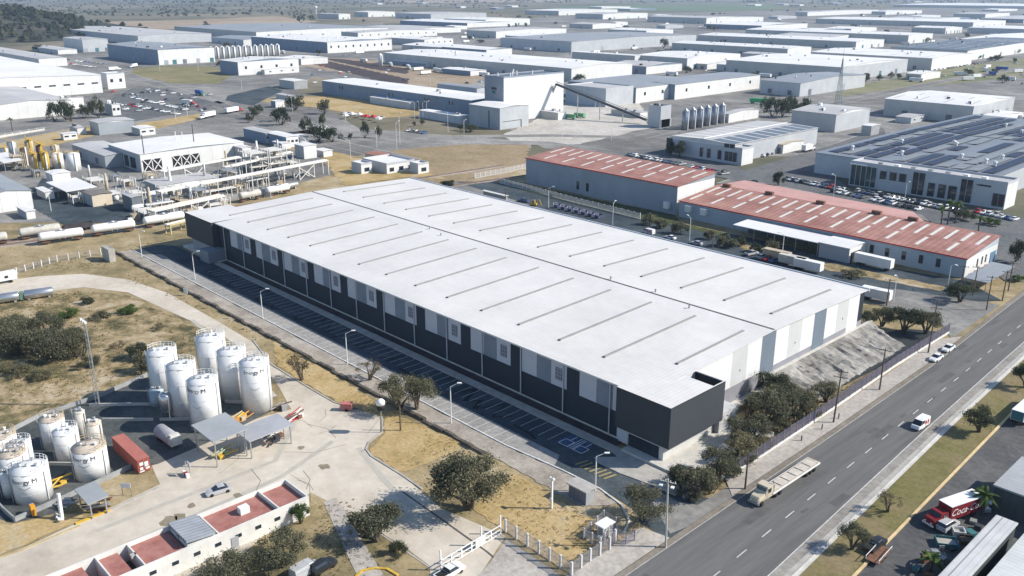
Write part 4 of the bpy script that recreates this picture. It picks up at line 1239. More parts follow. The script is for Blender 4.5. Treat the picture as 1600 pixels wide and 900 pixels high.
for i, (u, v, lab) in enumerate([(440, 224, 'white cabin between the two low offices and the tower'), (468, 214, 'white cabin behind the white switch house'), (505, 236, 'pale cabin right of the white switch house'), (70, 300, 'white cabin at the plant road bend'), (40, 330, 'pale cabin under the grey-roofed store'), (500, 200, 'white cabin under the roadside trees')]):
    shed('outbuilding', lab, 'cabin', (u, v), 3.4, u - 14, u + 14, 0, WG, RW, wmat2=WW)

rq = random.Random(44)
for i in range(12):
    u, v = rq.uniform(215, 420), 0
    v = 345 - (u - 200) * .2 - rq.uniform(4, 40)
    t = thing('pipe_run', 'bundle of white and steel pipes on stands in the pipe yard, among many alike', 'pipes', G(u, v), rq.choice((PI / 2, PI / 2, 0)) + rq.uniform(-.05, .05), 'pipe bundles of the pipe yard')
    z = rq.uniform(1.2, 4.5)
    Lp = rq.uniform(10, 24)
    for k in range(rq.randint(4, 6)):
        MB().tube((-Lp / 2, k * .75, z), (Lp / 2, k * .75, z), rq.uniform(.13, .26), n=6).build('pipe', rq.choice((WHITE, WS, STEEL, TANP)), t)
    for x in (-Lp * .4, 0, Lp * .4):
        MB().box(x - .12, x + .12, -.4, -.16, 0, z + .4).build('stand', WS, t)
        MB().box(x - .12, x + .12, 3.6, 3.84, 0, z + .4).build('stand', WS, t)
        MB().box(x - .1, x + .1, -.15, 3.59, z - .45, z - .28).build('cross_beam', WS, t)
for i, (u, v, h) in enumerate([(268, 300, 11), (322, 292, 10), (356, 276, 12), (404, 262, 13), (436, 256, 12), (236, 328, 9), (300, 322, 8), (142, 286, 8), (168, 300, 8)]):
    t = thing('process_column', 'slender white process column rising above the pipe yard decks', 'column', G(u, v), 0, 'slender columns of the pipe yard')
    b = MB(); b.sm = True
    b.lathe([(.7, 0), (.7, h * .6), (.5, h * .65), (.5, h), (.1, h + .4)], 12).build('shell', (WHITE, STEEL, TANP)[i % 3], t)
    MB().ring(.95, h * .62, .06, 10).build('platform_ring', YEL if i % 2 else WS, t)
# ------------------------------------------------------------------ vehicles
PAINT = {k: mat('car_' + k, c, .06, 1., rough=.3, spec=.5) for k, c in dict(white=(.72, .72, .71), silver=(.42, .43, .44), grey=(.14, .145, .15), black=(.02, .021, .023), red=(.42, .03, .03), blue=(.05, .10, .24), beige=(.52, .45, .33)).items()}
LAMP = mat('lamp_lens', (.75, .75, .72), .05, rough=.2)
TAIL = mat('tail_lens', (.35, .02, .02), .05, rough=.25)


def loft(mb, secs):
    """skin between cross sections: (x, half width low, half width high, z low, z high)"""
    vs, fs = [], []
    for x, wl, wh_, zl, zh in secs:
        vs += [(x, -wl, zl), (x, -wl * 1.03, (zl * .55 + zh * .45)), (x, -wh_, zh), (x, wh_, zh), (x, wl * 1.03, (zl * .55 + zh * .45)), (x, wl, zl)]
    n = 6
    for i in range(len(secs) - 1):
        for j in range(n):
            k = (j + 1) % n
            fs.append((i * n + j, i * n + k, (i + 1) * n + k, (i + 1) * n + j))
    fs.append(tuple(range(n)))
    fs.append(tuple(range((len(secs) - 1) * n, len(secs) * n))[::-1])
    return mb.add(vs, fs)


KIND = {  # body stations, glass stations, roof stations, wheel x
    'sedan': ([(-2.2, .72, .68, .35, .78), (-2.1, .82, .76, .22, .95), (-1.3, .86, .80, .2, .98), (.8, .87, .80, .2, .96), (1.7, .85, .74, .2, .84), (2.15, .76, .66, .25, .7), (2.25, .66, .58, .35, .6)],
              [(-1.55, .74, .66, .96, .97), (-1.0, .76, .60, .97, 1.36), (.25, .76, .60, .97, 1.38), (1.05, .74, .66, .94, .95)], [(-1.0, .61, .58, 1.37, 1.42), (-.5, .62, .56, 1.38, 1.47), (.2, .62, .58, 1.385, 1.43)], (-1.35, 1.38)),
    'suv': ([(-2.2, .80, .76, .4, 1.0), (-2.1, .88, .82, .25, 1.12), (.9, .9, .84, .25, 1.1), (1.8, .88, .78, .25, 1.02), (2.2, .8, .7, .3, .85)],
            [(-2.15, .8, .74, 1.11, 1.13), (-1.85, .82, .68, 1.12, 1.62), (.3, .82, .68, 1.11, 1.64), (1.1, .8, .7, 1.09, 1.1)], [(-1.95, .69, .66, 1.63, 1.70), (.2, .69, .66, 1.65, 1.72)], (-1.35, 1.4)),
    'van': ([(-2.4, .86, .84, .35, 1.2), (-2.3, .92, .9, .3, 1.25), (1.3, .92, .9, .3, 1.2), (2.2, .88, .8, .3, 1.05), (2.4, .8, .7, .35, .8)],
            [(.2, .9, .8, 1.21, 1.9), (1.1, .9, .78, 1.2, 1.88), (1.95, .84, .74, 1.1, 1.12)], [(-2.35, .9, .82, 1.26, 2.0), (.18, .9, .82, 1.22, 2.02), (.19, .84, .8, 1.9, 2.03), (1.1, .8, .74, 1.89, 1.96)], (-1.5, 1.5)),
    'pickup': ([(-2.6, .86, .84, .45, .98), (-2.5, .9, .88, .35, 1.02), (1.2, .9, .86, .35, 1.02), (2.2, .88, .8, .35, .95), (2.5, .8, .72, .4, .8)],
               [(-.75, .82, .74, 1.03, 1.04), (-.55, .82, .68, 1.04, 1.55), (.6, .82, .68, 1.04, 1.57), (1.3, .8, .72, 1.0, 1.01)], [(-.6, .69, .66, 1.56, 1.62), (.55, .69, .66, 1.58, 1.64)], (-1.6, 1.55)),
}
CARSRC = {}


def car(kind, colour, loc, rz, label, group=None, detail=True, z=0.):
    loc = Vector((loc[0], loc[1], z))
    key = (kind, colour, detail)
    if key in CARSRC:
        return dup(CARSRC[key], loc, rz, label, group)
    B, Gs, R_, wx = KIND[kind]
    b = MB()
    loft(b, B)
    if kind == 'pickup':
        b.mt(2).box(-2.4, -.85, -.72, .72, 1.021, 1.03).mt(0)
    nm = {'pickup': 'pickup_truck', 'van': 'delivery_van'}.get(kind, 'parked_car')
    cat_ = {'pickup': 'pickup', 'van': 'van'}.get(kind, 'car')
    if detail:
        t = thing(nm, label, cat_, loc, rz, group)
        loft(b, R_).build('body', [PAINT[colour], GLASS, BLACK], t)
        loft(MB(), Gs).build('window', GLASS, t)
        for x in wx:
            for s in (-1, 1):
                wb = MB(); wb.sm = True
                wb.T = Matrix.Translation((x, s * .8, .33)) @ Matrix.Rotation(PI / 2, 4, 'X')
                wb.lathe([(.1, -.12), (.33, -.1), (.33, .1), (.1, .12)], 12).build('wheel', BLACK, t)
        x0, x1 = B[0][0], B[-1][0]
        for s in (-1, 1):
            MB().box(x1 - .12, x1 + .02, s * .45 - .14, s * .45 + .14, .55, .68).build('headlight', LAMP, t)
            MB().box(x0 - .02, x0 + .1, s * .55 - .12, s * .55 + .12, .72, .86).build('tail_light', TAIL, t)
    else:
        b.mt(0); loft(b, R_)
        b.mt(1); loft(b, Gs)
        b.mt(2)
        for x in wx:
            for s in (-1, 1):
                b.tube((x, s * .72, .33), (x, s * .9, .33), .33, .33, 8)
        t = b.build(nm, [PAINT[colour], GLASS, BLACK], None, loc)
        t.rotation_euler = (0, 0, rz)
        tag(t, label, cat_, group)
    CARSRC[key] = t
    return t


def ang(p, q):
    a, b = G(*p), G(*q)
    return math.atan2(b.y - a.y, b.x - a.x)


car('sedan', 'silver', G(342, 770), ang((360, 764), (322, 775)), 'silver sedan parked alone on the concrete yard beside the red-roofed building')
car('sedan', 'white', G(1462, 563), -PI / 2 - .05, 'white sedan on the boulevard, nearer of two by the pavement', z=.14)
car('sedan', 'white', G(1481, 548), -PI / 2 - .03, 'white sedan on the boulevard, farther of two by the pavement', z=.14)
van = car('van', 'white', G(1437, 668), -PI / 2 - .03, 'white delivery van with red stripes on its side driving down the boulevard', z=.14)
for y0, y1, z0, z1 in ((-1.9, -1.4, .5, 1.7), (-1.2, -.9, .6, 1.4), (-.7, -.3, .4, 1.8)):
    MB().add([(y0, .925, z0), (y1, .925, z0), (y1 + .4, .93, z1), (y0 + .4, .93, z1), (y0, .94, z0), (y1, .94, z0), (y1 + .4, .945, z1), (y0 + .4, .945, z1)], [(3, 2, 1, 0), (4, 5, 6, 7), (0, 1, 5, 4), (1, 2, 6, 5), (2, 3, 7, 6), (3, 0, 4, 7)]).build('red_stripe', RED, van)
car('suv', 'black', G(505, 890), ang((470, 910), (520, 880)), 'dark car at the lower frame edge beside the shrubs', z=.05)
car('van', 'silver', G(478, 897), ang((440, 920), (500, 885)), 'silver van beside the dark car at the lower edge', z=.05)
car('pickup', 'white', G(703, 899), ang((680, 912), (730, 882)), 'white pickup passing through the white gate', z=.05)
car('suv', 'silver', G(1480, 826), ang((1470, 835), (1500, 818)), 'small pale car beside the red drinks lorry', z=.13)
car('pickup', 'black', G(1367, 857), ang((1350, 872), (1390, 838)), 'dark pickup with an open bed on the frontage road kerb', z=.13)

# rows of parked cars: (from px, to px, number, turned, label, group)
WORDS = ('white', 'white', 'silver', 'white', 'grey', 'red', 'white', 'black', 'silver', 'blue', 'white', 'grey')
rq = random.Random(5)
rows = [((982, 243), (1060, 258), 14, 'beside the office with the striped roof behind the red roofs'), ((1062, 258), (1135, 274), 12, 'in front of the striped-roof factory'),
        ((1228, 281), (1328, 301), 16, 'left of the solar office behind the long red roof'), ((1338, 300), (1500, 332), 20, 'under the windows of the solar office'), ((1300, 300), (1440, 330), 15, 'in the second row before the solar office'),
        ((1505, 328), (1590, 346), 9, 'at the right end of the solar office front'), ((1186, 246), (1212, 238), 4, 'beside the white panelled factory side'),
        ((206, 153), (292, 173), 18, 'in the upper row of the left car park'), ((202, 164), (280, 180), 15, 'in the lower row of the left car park'), ((190, 150), (246, 143), 6, 'at the top of the left car park'),
        ((60, 94), (150, 106), 16, 'on the lot below the hill'), ((70, 91), (166, 101), 14, 'on the upper lot below the hill'), ((636, 205), (666, 210), 5, 'beside the brown dirt patch and lamp posts'), ((1480, 108), (1530, 100), 9, 'along the white factory gable at the right'), ((1450, 112), (1500, 104), 8, 'in the outer row along the white factory gable'),
        ((158, 210), (196, 206), 6, 'under the open front of the low grey shed'), ((535, 178), (600, 186), 9, 'by the red and white tents'), ((1522, 436), (1572, 414), 5, 'under the grey carport roof'), ((1170, 398), (1215, 412), 5, 'in the side street beside the white trailers')]
for (a, b, n, where) in rows:
    A_, B_ = G(*a), G(*b)
    d = (B_ - A_)
    th = math.atan2(d.y, d.x) + PI / 2
    for k in range(n):
        if rq.random() < .1:
            continue
        c = WORDS[rq.randrange(len(WORDS))]
        p = A_.lerp(B_, (k + .5) / n)
        kd = rq.choice(('sedan', 'suv', 'sedan', 'pickup'))
        w_ = {'pickup': 'pickup', 'suv': 'tall car', 'sedan': 'saloon car'}[kd]
        car(kd, c, p, th + rq.uniform(-.06, .06) + (PI if rq.random() < .4 else 0), ('%s %s %s' % (c, w_, where)), '%s %ss %s' % (c, w_, where), False, z=.25)


def wheels(t, xs_, w, r=.5, dual=True, name='wheel'):
    for x in xs_:
        for s in (-1, 1):
            wb = MB(); wb.sm = True
            wb.T = Matrix.Translation((x, s * (w / 2 - .2), r)) @ Matrix.Rotation(PI / 2, 4, 'X')
            wb.lathe([(r * .4, -.16), (r, -.15), (r, .15), (r * .4, .16)], 12).build(name, BLACK, t)


def tractor(t, m, x0):
    """nose-forward lorry cab whose rear is at x0"""
    loft(MB(), [(x0, 1.15, 1.1, .9, 3.0), (x0 + 1.7, 1.15, 1.05, .9, 3.05), (x0 + 1.75, 1.12, 1.0, .9, 2.9), (x0 + 2.2, 1.05, .9, .9, 1.95), (x0 + 3.7, .95, .8, .75, 1.75), (x0 + 4.0, .85, .7, .75, 1.5)]).build('cab', m, t)
    MB().add([(x0 + 1.82, -.95, 2.1), (x0 + 1.82, .95, 2.1), (x0 + 1.79, .95, 2.8), (x0 + 1.79, -.95, 2.8), (x0 + 2.12, -.9, 2.1), (x0 + 2.12, .9, 2.1), (x0 + 1.84, .9, 2.8), (x0 + 1.84, -.9, 2.8)], [(3, 2, 1, 0), (4, 5, 6, 7), (0, 1, 5, 4), (1, 2, 6, 5), (2, 3, 7, 6), (3, 0, 4, 7)]).build('windscreen', GLASS, t)
    for s in (-1, 1):
        MB().box(x0 + .7, x0 + 1.6, s * 1.16 - .03, s * 1.16 + .03, 1.9, 2.7).build('side_window', GLASS, t)
        MB().box(x0 + 3.9, x0 + 4.05, s * .6 - .15, s * .6 + .15, .95, 1.2).build('headlight', LAMP, t)
        MB().tube((x0 - .15, s * .95, 1), (x0 - .15, s * .95, 3.6), .08, n=6).build('exhaust_stack', STEEL, t)
    MB().box(x0 + 4.02, x0 + 4.2, -1.1, 1.1, .5, .85).build('bumper', STEEL, t)
    MB().box(x0 - 3.6, x0 + .2, -.45, .45, .65, .95).build('chassis', DARK, t)
    wheels(t, (x0 + 3.2, x0 - 1.2, x0 - 2.5), 2.4)


def semi(label, loc, rz, mt_, mc, length=13.5, z=0., group=None, h=3.95):
    t = thing('articulated_lorry', label, 'lorry', (loc[0], loc[1], z), rz, group)
    tractor(t, mc, 0)
    MB().box(-length - .2, -.35, -1.25, 1.25, 1.15, h).build('trailer_box', mt_, t)
    MB().box(-length, -4.5, -.5, .5, .85, 1.14).build('trailer_frame', DARK, t)
    wheels(t, (-length + 1.2, -length + 2.5), 2.4)
    return t


p = G(1172, 790)
fl = thing('flatbed_lorry', 'cream nose-forward flatbed lorry with an empty pale deck on the boulevard kerb', 'lorry', (p.x + .6, p.y + 4.2, .14), -PI / 2 - .02)
tractor(fl, PAINT['beige'], 0)
MB().box(-15.5, .1, -1.25, 1.25, 1.2, 1.4).build('deck', mat('pale_deck', (.50, .44, .36), .3, 1.2, bands=('X', .6, .06, .7)), fl)
for y in (-1.27, 1.21):
    MB().box(-15.5, .1, y, y + .06, 1.05, 1.41).build('side_rail', WHITE, fl)
MB().box(-15.3, -3.8, -.45, .45, .85, 1.19).build('trailer_frame', RUST, fl)
for k in range(6):
    x = -14.6 + k * 2.4
    MB().box(x, x + 1.9, -.9, .9, 1.41, 1.5).build('deck_board', mat('bleached_board', (.56, .51, .44), .2, 1.), fl)
MB().box(-.25, -.1, -1.2, 1.2, 1.41, 2.9).build('headboard', STEEL, fl)
wheels(fl, (-13.9, -12.6, -11.3), 2.4)

# lorries farther away
semi('white lorry on the park road, nearer of two beside the roadside trees', G(318, 186), ang((350, 178), (305, 188)), WHITE, PAINT['white'], 12.5, .2)
semi('white lorry with a red cargo end on the park road, farther of two', G(372, 175), ang((340, 178), (380, 171)), WHITE, PAINT['red'], 12.5, .2)
semi('white box lorry near the junction by the green mound', G(206, 106), ang((220, 103), (196, 107)), WHITE, PAINT['white'], 11, .2)
semi('white box lorry waiting behind the big left hall', G(184, 110), ang((176, 110), (188, 109)), WHITE, PAINT['white'], 11, .2)
semi('dark blue lorry turning at the junction with a green cab', G(316, 150), ang((296, 146), (318, 151)), BLUE, mat('green_cab', (.10, .28, .22), .1), 12, .2)
semi('white bus-like lorry in the left car park', G(300, 165), ang((280, 158), (304, 160)), WHITE, PAINT['red'], 10, .25)
semi('green-sided lorry beside the dark trees', G(1203, 163), ang((1162, 160), (1205, 162)), mat('bright_green', (.05, .42, .16), .1), PAINT['white'], 15, .2)
for i, (a, b, w_) in enumerate([((612, 104), (600, 97), 'first'), ((640, 108), (624, 101), 'second'), ((690, 114), (640, 104), 'third'), ((720, 116), (690, 108), 'fourth'), ((444, 84), (432, 80), 'lone')]):
    A_ = G(*a)
    semi('%s white trailer in the line parked before the vented factory' % w_ if w_ != 'lone' else 'white trailer parked at the blue factory front by the dark strip', A_, ang(b, a), WHITE, PAINT['white'], 13 if i != 2 else 20, .2)
semi('long white lorry at the lone white hall', G(1598, 190), ang((1545, 183), (1598, 191)), WHITE, PAINT['white'], 14, .2)
semi('white lorry on the street beside the striped-roof factory', G(1266, 236), ang((1246, 240), (1276, 232)), WHITE, PAINT['white'], 8, .25)
for i, (u, v) in enumerate([(1500, 118), (1525, 122), (1550, 118), (1575, 126), (1590, 114), (1540, 112), (1565, 110), (1512, 126)]):
    q = ('white', 'white', 'blue', 'white')[i % 4]
    MBt = thing('box_trailer', '%s trailer in the crowded lorry yard at the upper right' % q, 'trailer', G(u, v), .3 + i, '%s trailers in the crowded lorry yard' % q)
    MB().box(-6, 6, -1.25, 1.25, 1.1, 3.9).build('trailer_box', WHITE if q == 'white' else BLUE, MBt)
    wheels(MBt, (-4.6, -3.3), 2.4)
for i, (u, v) in enumerate([(1213, 408), (1238, 417), (1262, 424)]):
    t = thing('box_trailer', 'cream box trailer standing in the side street, %s from the left' % ('first', 'second', 'third')[i], 'trailer', G(u, v), .02, 'cream trailers in the side street')
    MB().box(-4.5, 4.5, -1.25, 1.25, 1.1, 3.7).build('trailer_box', (TANP, CONCL, WHITE)[i], t)
    wheels(t, (-3.4, -2.1), 2.4)
t = thing('box_trailer', 'white box trailer parked along the slot windows of the long red-roofed building', 'trailer', G(1364, 418), -.02)
MB().box(-6, 6, -1.25, 1.25, 1.1, 3.9).build('trailer_box', WHITE, t)
wheels(t, (-4.6, -3.3, 4.4), 2.4)
t = thing('box_trailer', 'white lorry rear parked behind the far corner of the warehouse', 'trailer', G(1368, 470), .1)
MB().box(-4, 4, -1.25, 1.25, 1.1, 3.7).build('trailer_box', WHITE, t)
wheels(t, (-3, -1.8), 2.4)
p = G(1575, 662)
t = thing('box_trailer', 'long white trailer standing on the frontage road at the right edge', 'trailer', (p.x + 1.4, p.y + 7, .13), PI / 2)
MB().box(-7, 7, -1.25, 1.25, 1.1, 3.2).build('trailer_box', WHITE, t)
MB().box(-7.08, -7.01, -1.1, 1.1, 1.2, 3.1).build('rear_door', TEAL, t)
wheels(t, (-5.6, -4.3, 5), 2.4)
car('pickup', 'blue', G(818, 316), PI + .1, 'blue pickup beside the yellow machine in the side street', 'vehicles in the side street', True, .16)
car('van', 'white', G(1013, 366), PI, 'white and blue van in the side street beyond the roof edge', 'vehicles in the side street', True, .16)
car('sedan', 'white', G(1047, 374), PI, 'white saloon in the side street between van and shrubs', 'vehicles in the side street', True, .16)
car('sedan', 'silver', G(1088, 383), PI + .1, 'silver saloon in the side street by the third lamp', 'vehicles in the side street', True, .16)

# red drinks lorry
a, b = G(1456, 822), G(1530, 796)
th = math.atan2(a.y - b.y, a.x - b.x)
dl = thing('delivery_lorry', 'dark red drinks lorry with a white roof and white script on its side', 'lorry', (a.x, a.y, .13), th)
CRED = mat('drinks_red', (.20, .01, .016), .15)
loft(MB(), [(-2.2, 1.15, 1.05, .8, 2.55), (-.6, 1.15, 1.0, .8, 2.5), (-.2, 1.12, 1.0, .8, 1.9), (.9, 1.0, .85, .7, 1.65), (1.1, .9, .75, .7, 1.4)]).build('cab', CRED, dl)
MB().add([(-.55, -.98, 1.95), (-.55, .98, 1.95), (-.62, .92, 2.42), (-.62, -.92, 2.42), (-.2, -.95, 1.95), (-.2, .95, 1.95), (-.55, .9, 2.42), (-.55, -.9, 2.42)], [(3, 2, 1, 0), (4, 5, 6, 7), (0, 1, 5, 4), (1, 2, 6, 5), (2, 3, 7, 6), (3, 0, 4, 7)]).build('windscreen', GLASS, dl)
for s in (-1, 1):
    MB().box(-1.7, -.9, s * 1.15 - .03, s * 1.15 + .03, 1.7, 2.3).build('side_window', GLASS, dl)
    MB().box(.98, 1.14, s * .6 - .15, s * .6 + .15, .9, 1.15).build('headlight', LAMP, dl)
MB().box(1.0, 1.2, -1.05, 1.05, .5, .8).build('bumper', WHITE, dl)
MB().box(-10.3, -2.45, -1.25, 1.25, .95, 3.4).build('cargo_box', CRED, dl)
MB().box(-10.35, -2.4, -1.3, 1.3, 3.41, 3.5).build('box_roof', WHITE, dl)
MB().box(-10, -2.2, -.45, .45, .6, .94).build('chassis', DARK, dl)
wheels(dl, (.3, -8.4), 2.4)
WTXT = mat('white_lettering', (.75, .75, .74), .03)


def text_mesh(s, size, shear=0., extr=.01):
    cu = bpy.data.curves.new('lettering', 'FONT')
    cu.body = s
    cu.size = size
    cu.shear = shear
    cu.align_x = 'CENTER'
    cu.align_y = 'CENTER'
    cu.extrude = extr
    cu.resolution_u = 3
    o = bpy.data.objects.new('lettering', cu)
    COL.objects.link(o)
    bpy.context.view_layer.update()
    me = bpy.data.meshes.new_from_object(o.evaluated_get(bpy.context.evaluated_depsgraph_get()))
    bpy.data.objects.remove(o)
    bpy.data.curves.remove(cu)
    return me


for s in (1, -1):
    me = text_mesh('Coca-Cola', 1.75, .35)
    me.materials.clear(); me.materials.append(WTXT)
    o = bpy.data.objects.new('lettering', me)
    COL.objects.link(o)
    o.parent = dl
    o.matrix_local = Matrix.Translation((-6.3, s * 1.275, 2.15)) @ (Matrix(((-1, 0, 0, 0), (0, 0, 1, 0), (0, 1, 0, 0), (0, 0, 0, 1))) if s > 0 else Matrix(((1, 0, 0, 0), (0, 0, -1, 0), (0, 1, 0, 0), (0, 0, 0, 1))))

# tank cars on the siding
TKW = mat('tank_car_white', (.52, .50, .45), .22, .35, rough=.6)
tc0 = None


def tank_car(m, label, loc, rz, Ln):
    t = thing('tank_car', label, 'railway wagon', loc, rz, 'tank cars on the railway siding')
    r = 1.5
    b = MB(); b.sm = True
    b.T = Matrix.Translation((-Ln / 2, 0, 2.55)) @ Matrix.Rotation(PI / 2, 4, 'Y')
    b.lathe([(.05, 0), (r * .6, .12), (r * .93, .5), (r, .9), (r, Ln - .9), (r * .93, Ln - .5), (r * .6, Ln - .12), (.05, Ln)], 18).build('tank', m, t)
    MB().tube((0, 0, 4), (0, 0, 4.4), .55, .5, 12).build('dome', m, t)
    MB().box(-1.6, 1.6, -.9, .9, 4.06, 4.1).build('top_walkway', STEEL, t)
    MB().box(-Ln / 2 - .5, Ln / 2 + .5, -.35, .35, .85, 1.05).build('underframe', DARK, t)
    for x in (-Ln * .36, Ln * .36):
        MB().box(x - 1.3, x + 1.3, -1.05, 1.05, .45, .84).build('bogie', RUST, t)
        for dx in (-.9, .9):
            for s in (-1, 1):
                MB().tube((x + dx, s * .72, .62), (x + dx, s * .86, .62), .45, n=10).build('wheel', BLACK, t)
    for s in (-1, 1):
        MB().bar((s * (Ln / 2 + .35), 1.0, 1), (s * (Ln / 2 + .35), 1.0, 2.4), .08).build('handrail', STEEL, t)
        MB().bar((.9 * s, -1.56, 1.1), (.9 * s, -.5, 4), .12).build('ladder', STEEL, t)
    return t


for i, (a, b, m, lab) in enumerate([((58, 384), (136, 373), WHITE, 'white tank car at the left end of the nearer track'), ((141, 371), (216, 360), WHITE, 'white tank car in the middle of the nearer track'), ((222, 358), (292, 346), WHITE, 'white tank car touching the dark office block corner'),
                                  ((27, 377), (100, 366), TKW, 'cream tank car on the farther track behind the white ones'), ((-60, 390), (18, 380), TKW, 'cream tank car cut by the left edge of the photo'), ((372, 318), (410, 310), TKW, 'cream tank car seen over the warehouse roof, left one'), ((414, 309), (455, 301), WHITE, 'white tank car seen over the warehouse roof, right one')]):
    A_, B_ = G(*a), G(*b)
    c = (A_ + B_) / 2
    d = B_ - A_
    tank_car(m, lab, (c.x, c.y, .35), math.atan2(d.y, d.x), d.length - 1.6)
A_, B_ = G(106, 365), G(140, 359)
g = thing('gondola_wagon', 'dark open wagon on the farther track behind the middle tank car', 'railway wagon', ((A_ + B_) / 2).to_tuple()[:2] + (.35,), math.atan2((B_ - A_).y, (B_ - A_).x))
MB().box(-5, 5, -1.3, 1.3, 1, 1.15).box(-5, 5, -1.3, -1.2, 1.16, 2.7).box(-5, 5, 1.2, 1.3, 1.16, 2.7).box(-5, -4.9, -1.19, 1.19, 1.16, 2.7).box(4.9, 5, -1.19, 1.19, 1.16, 2.7).build('body', mat('dark_wagon', (.06, .055, .06), .3), g)
wheels(g, (-3.6, -2.2, 2.2, 3.6), 1.9, .45)
a1, b1 = G(-60, 393), G(292, 346)
a2, b2 = G(-60, 390), G(160, 356)
for a, b in ((a1, b1), (a2, b2)):
    d = (b - a).normalized()
    a_, b_ = a - d * 60, b + d * 190
    strip('ballast', [(a_.x, a_.y), (b_.x, b_.y)], 4.4, .24, GRAVEL, px=False, th=.2)
    n = Vector((-d.y, d.x, 0))
    tr = MB()
    for s in (-.72, .72):
        tr.bar(a_ + n * s + Vector((0, 0, .42)), b_ + n * s + Vector((0, 0, .42)), .09, .16)
    structure('railway_track', tr, RUST)

# trailers and cars in the yards of the far sheds
rq = random.Random(31)
bt = None
for i in range(110):
    u, v = rq.uniform(520, 1600), rq.choice((rq.uniform(24, 70), rq.uniform(60, 128)))
    p = G(u, v)
    if bt is None:
        b = MB().box(-6.5, 6.5, -1.25, 1.25, 1.1, 3.9).mt(1).box(-6.3, -4, -1.1, 1.1, .1, 1.09).box(3.5, 5.5, -1.1, 1.1, .1, 1.09)
        bt = b.build('box_trailer', [WHITE, BLACK], None, p)
        tag(bt, 'white trailer parked in a yard among the far sheds', 'trailer', 'white trailers among the far sheds')
    else:
        o = bt.copy(); COL.objects.link(o); o.location = p
    (bt if i == 0 else o).rotation_euler = (0, 0, rq.choice((0, PI / 2)) + rq.uniform(-.05, .05))
for i in range(155):
    u, v = (rq.uniform(480, 1600), rq.uniform(70, 132)) if i < 120 else (rq.uniform(176, 330), rq.uniform(140, 176))
    c = WORDS[rq.randrange(len(WORDS))]
    car('sedan', c, G(u, v), rq.choice((0, PI / 2)) + rq.uniform(-.1, .1), '%s saloon car %s' % (c, 'standing in a yard among the far sheds' if i < 120 else 'scattered over the left car park'), '%s saloon cars %s' % (c, 'among the far sheds' if i < 120 else 'scattered over the left car park'), False, z=.25)
# ------------------------------------------------------------------ trees and shrubs
LEAFS = {
    'mesquite': leaf_mat('mesquite_leaves', (0.090, 0.093, 0.064), (0.160, 0.164, 0.109), (0.256, 0.250, 0.166)),
    'olive': leaf_mat('olive_leaves', (0.128, 0.128, 0.083), (0.218, 0.211, 0.128), (0.320, 0.294, 0.192)),
    'dark': leaf_mat('dark_leaves', (0.045, 0.059, 0.038), (0.083, 0.100, 0.064), (0.141, 0.154, 0.096)),
    'green': leaf_mat('green_leaves', (0.051, 0.096, 0.026), (0.096, 0.154, 0.045), (0.154, 0.211, 0.070)),
    'dry': leaf_mat('dry_twigs', (0.115, 0.096, 0.064), (0.192, 0.160, 0.102), (0.269, 0.224, 0.147)),
}
TSRC = {}


def crown_mesh(seed, n, leaf, flat, gap, stems):
    """unit crown (radius 1): small leaf faces in uneven clumps at the ends of the limbs"""
    r = random.Random(seed)
    mb = MB()
    cl = []
    for k in range(r.randint(15, 19)):
        a = r.uniform(0, 2 * PI)
        d = math.sqrt(r.random()) * .78
        z = (1 - d * d) * r.uniform(.25, .95) * flat + .12 * flat
        cl.append((Vector((d * math.cos(a), d * math.sin(a), z)), r.uniform(.2, .36) * (1 - gap * .3)))
    for c, cr in cl:
        for q in range(int(n / len(cl) * (cr / .28) ** 2)):
            v = Vector((r.gauss(0, 1), r.gauss(0, 1), r.gauss(0, .75)))
            v = v.normalized() * cr * (.35 + .5 * r.random() + (r.random() ** 6) * .9)
            p = c + Vector((v.x, v.y, v.z * .75))
            if p.z < .02:
                p.z = .02 + r.random() * .08
            nrm = Vector((r.gauss(0, 1), r.gauss(0, 1), r.gauss(.5, 1))).normalized()
            x = nrm.orthogonal().normalized(); y = nrm.cross(x)
            t = r.uniform(0, PI); x, y = x * math.cos(t) + y * math.sin(t), y * math.cos(t) - x * math.sin(t)
            s = leaf * r.uniform(.6, 1.3)
            mb.add([p - x * s - y * s * .55, p + x * s - y * s * .4, p + x * s * .7 + y * s * .55, p - x * s * .8 + y * s * .5], [(0, 1, 2, 3)])
    tr = MB()
    for k in range(stems):
        c, cr = cl[k % len(cl)]
        a = math.atan2(c.y, c.x)
        b0 = Vector((.05 * math.cos(a + .6), .05 * math.sin(a + .6), -.62))
        m1 = Vector((c.x * .3, c.y * .3, -.2)); m2 = c * .72 + Vector((0, 0, -.08))
        tr.tube(b0, m1, .062, .045, 6).tube(m1, m2, .045, .026, 6).tube(m2, c, .026, .008, 5)
        for q in range(7):
            e = c + Vector((r.uniform(-.34, .34), r.uniform(-.34, .34), r.uniform(-.08, .3)))
            tr.tube(m2.lerp(c, r.random()), e, .013, .004, 4)
    return mb, tr


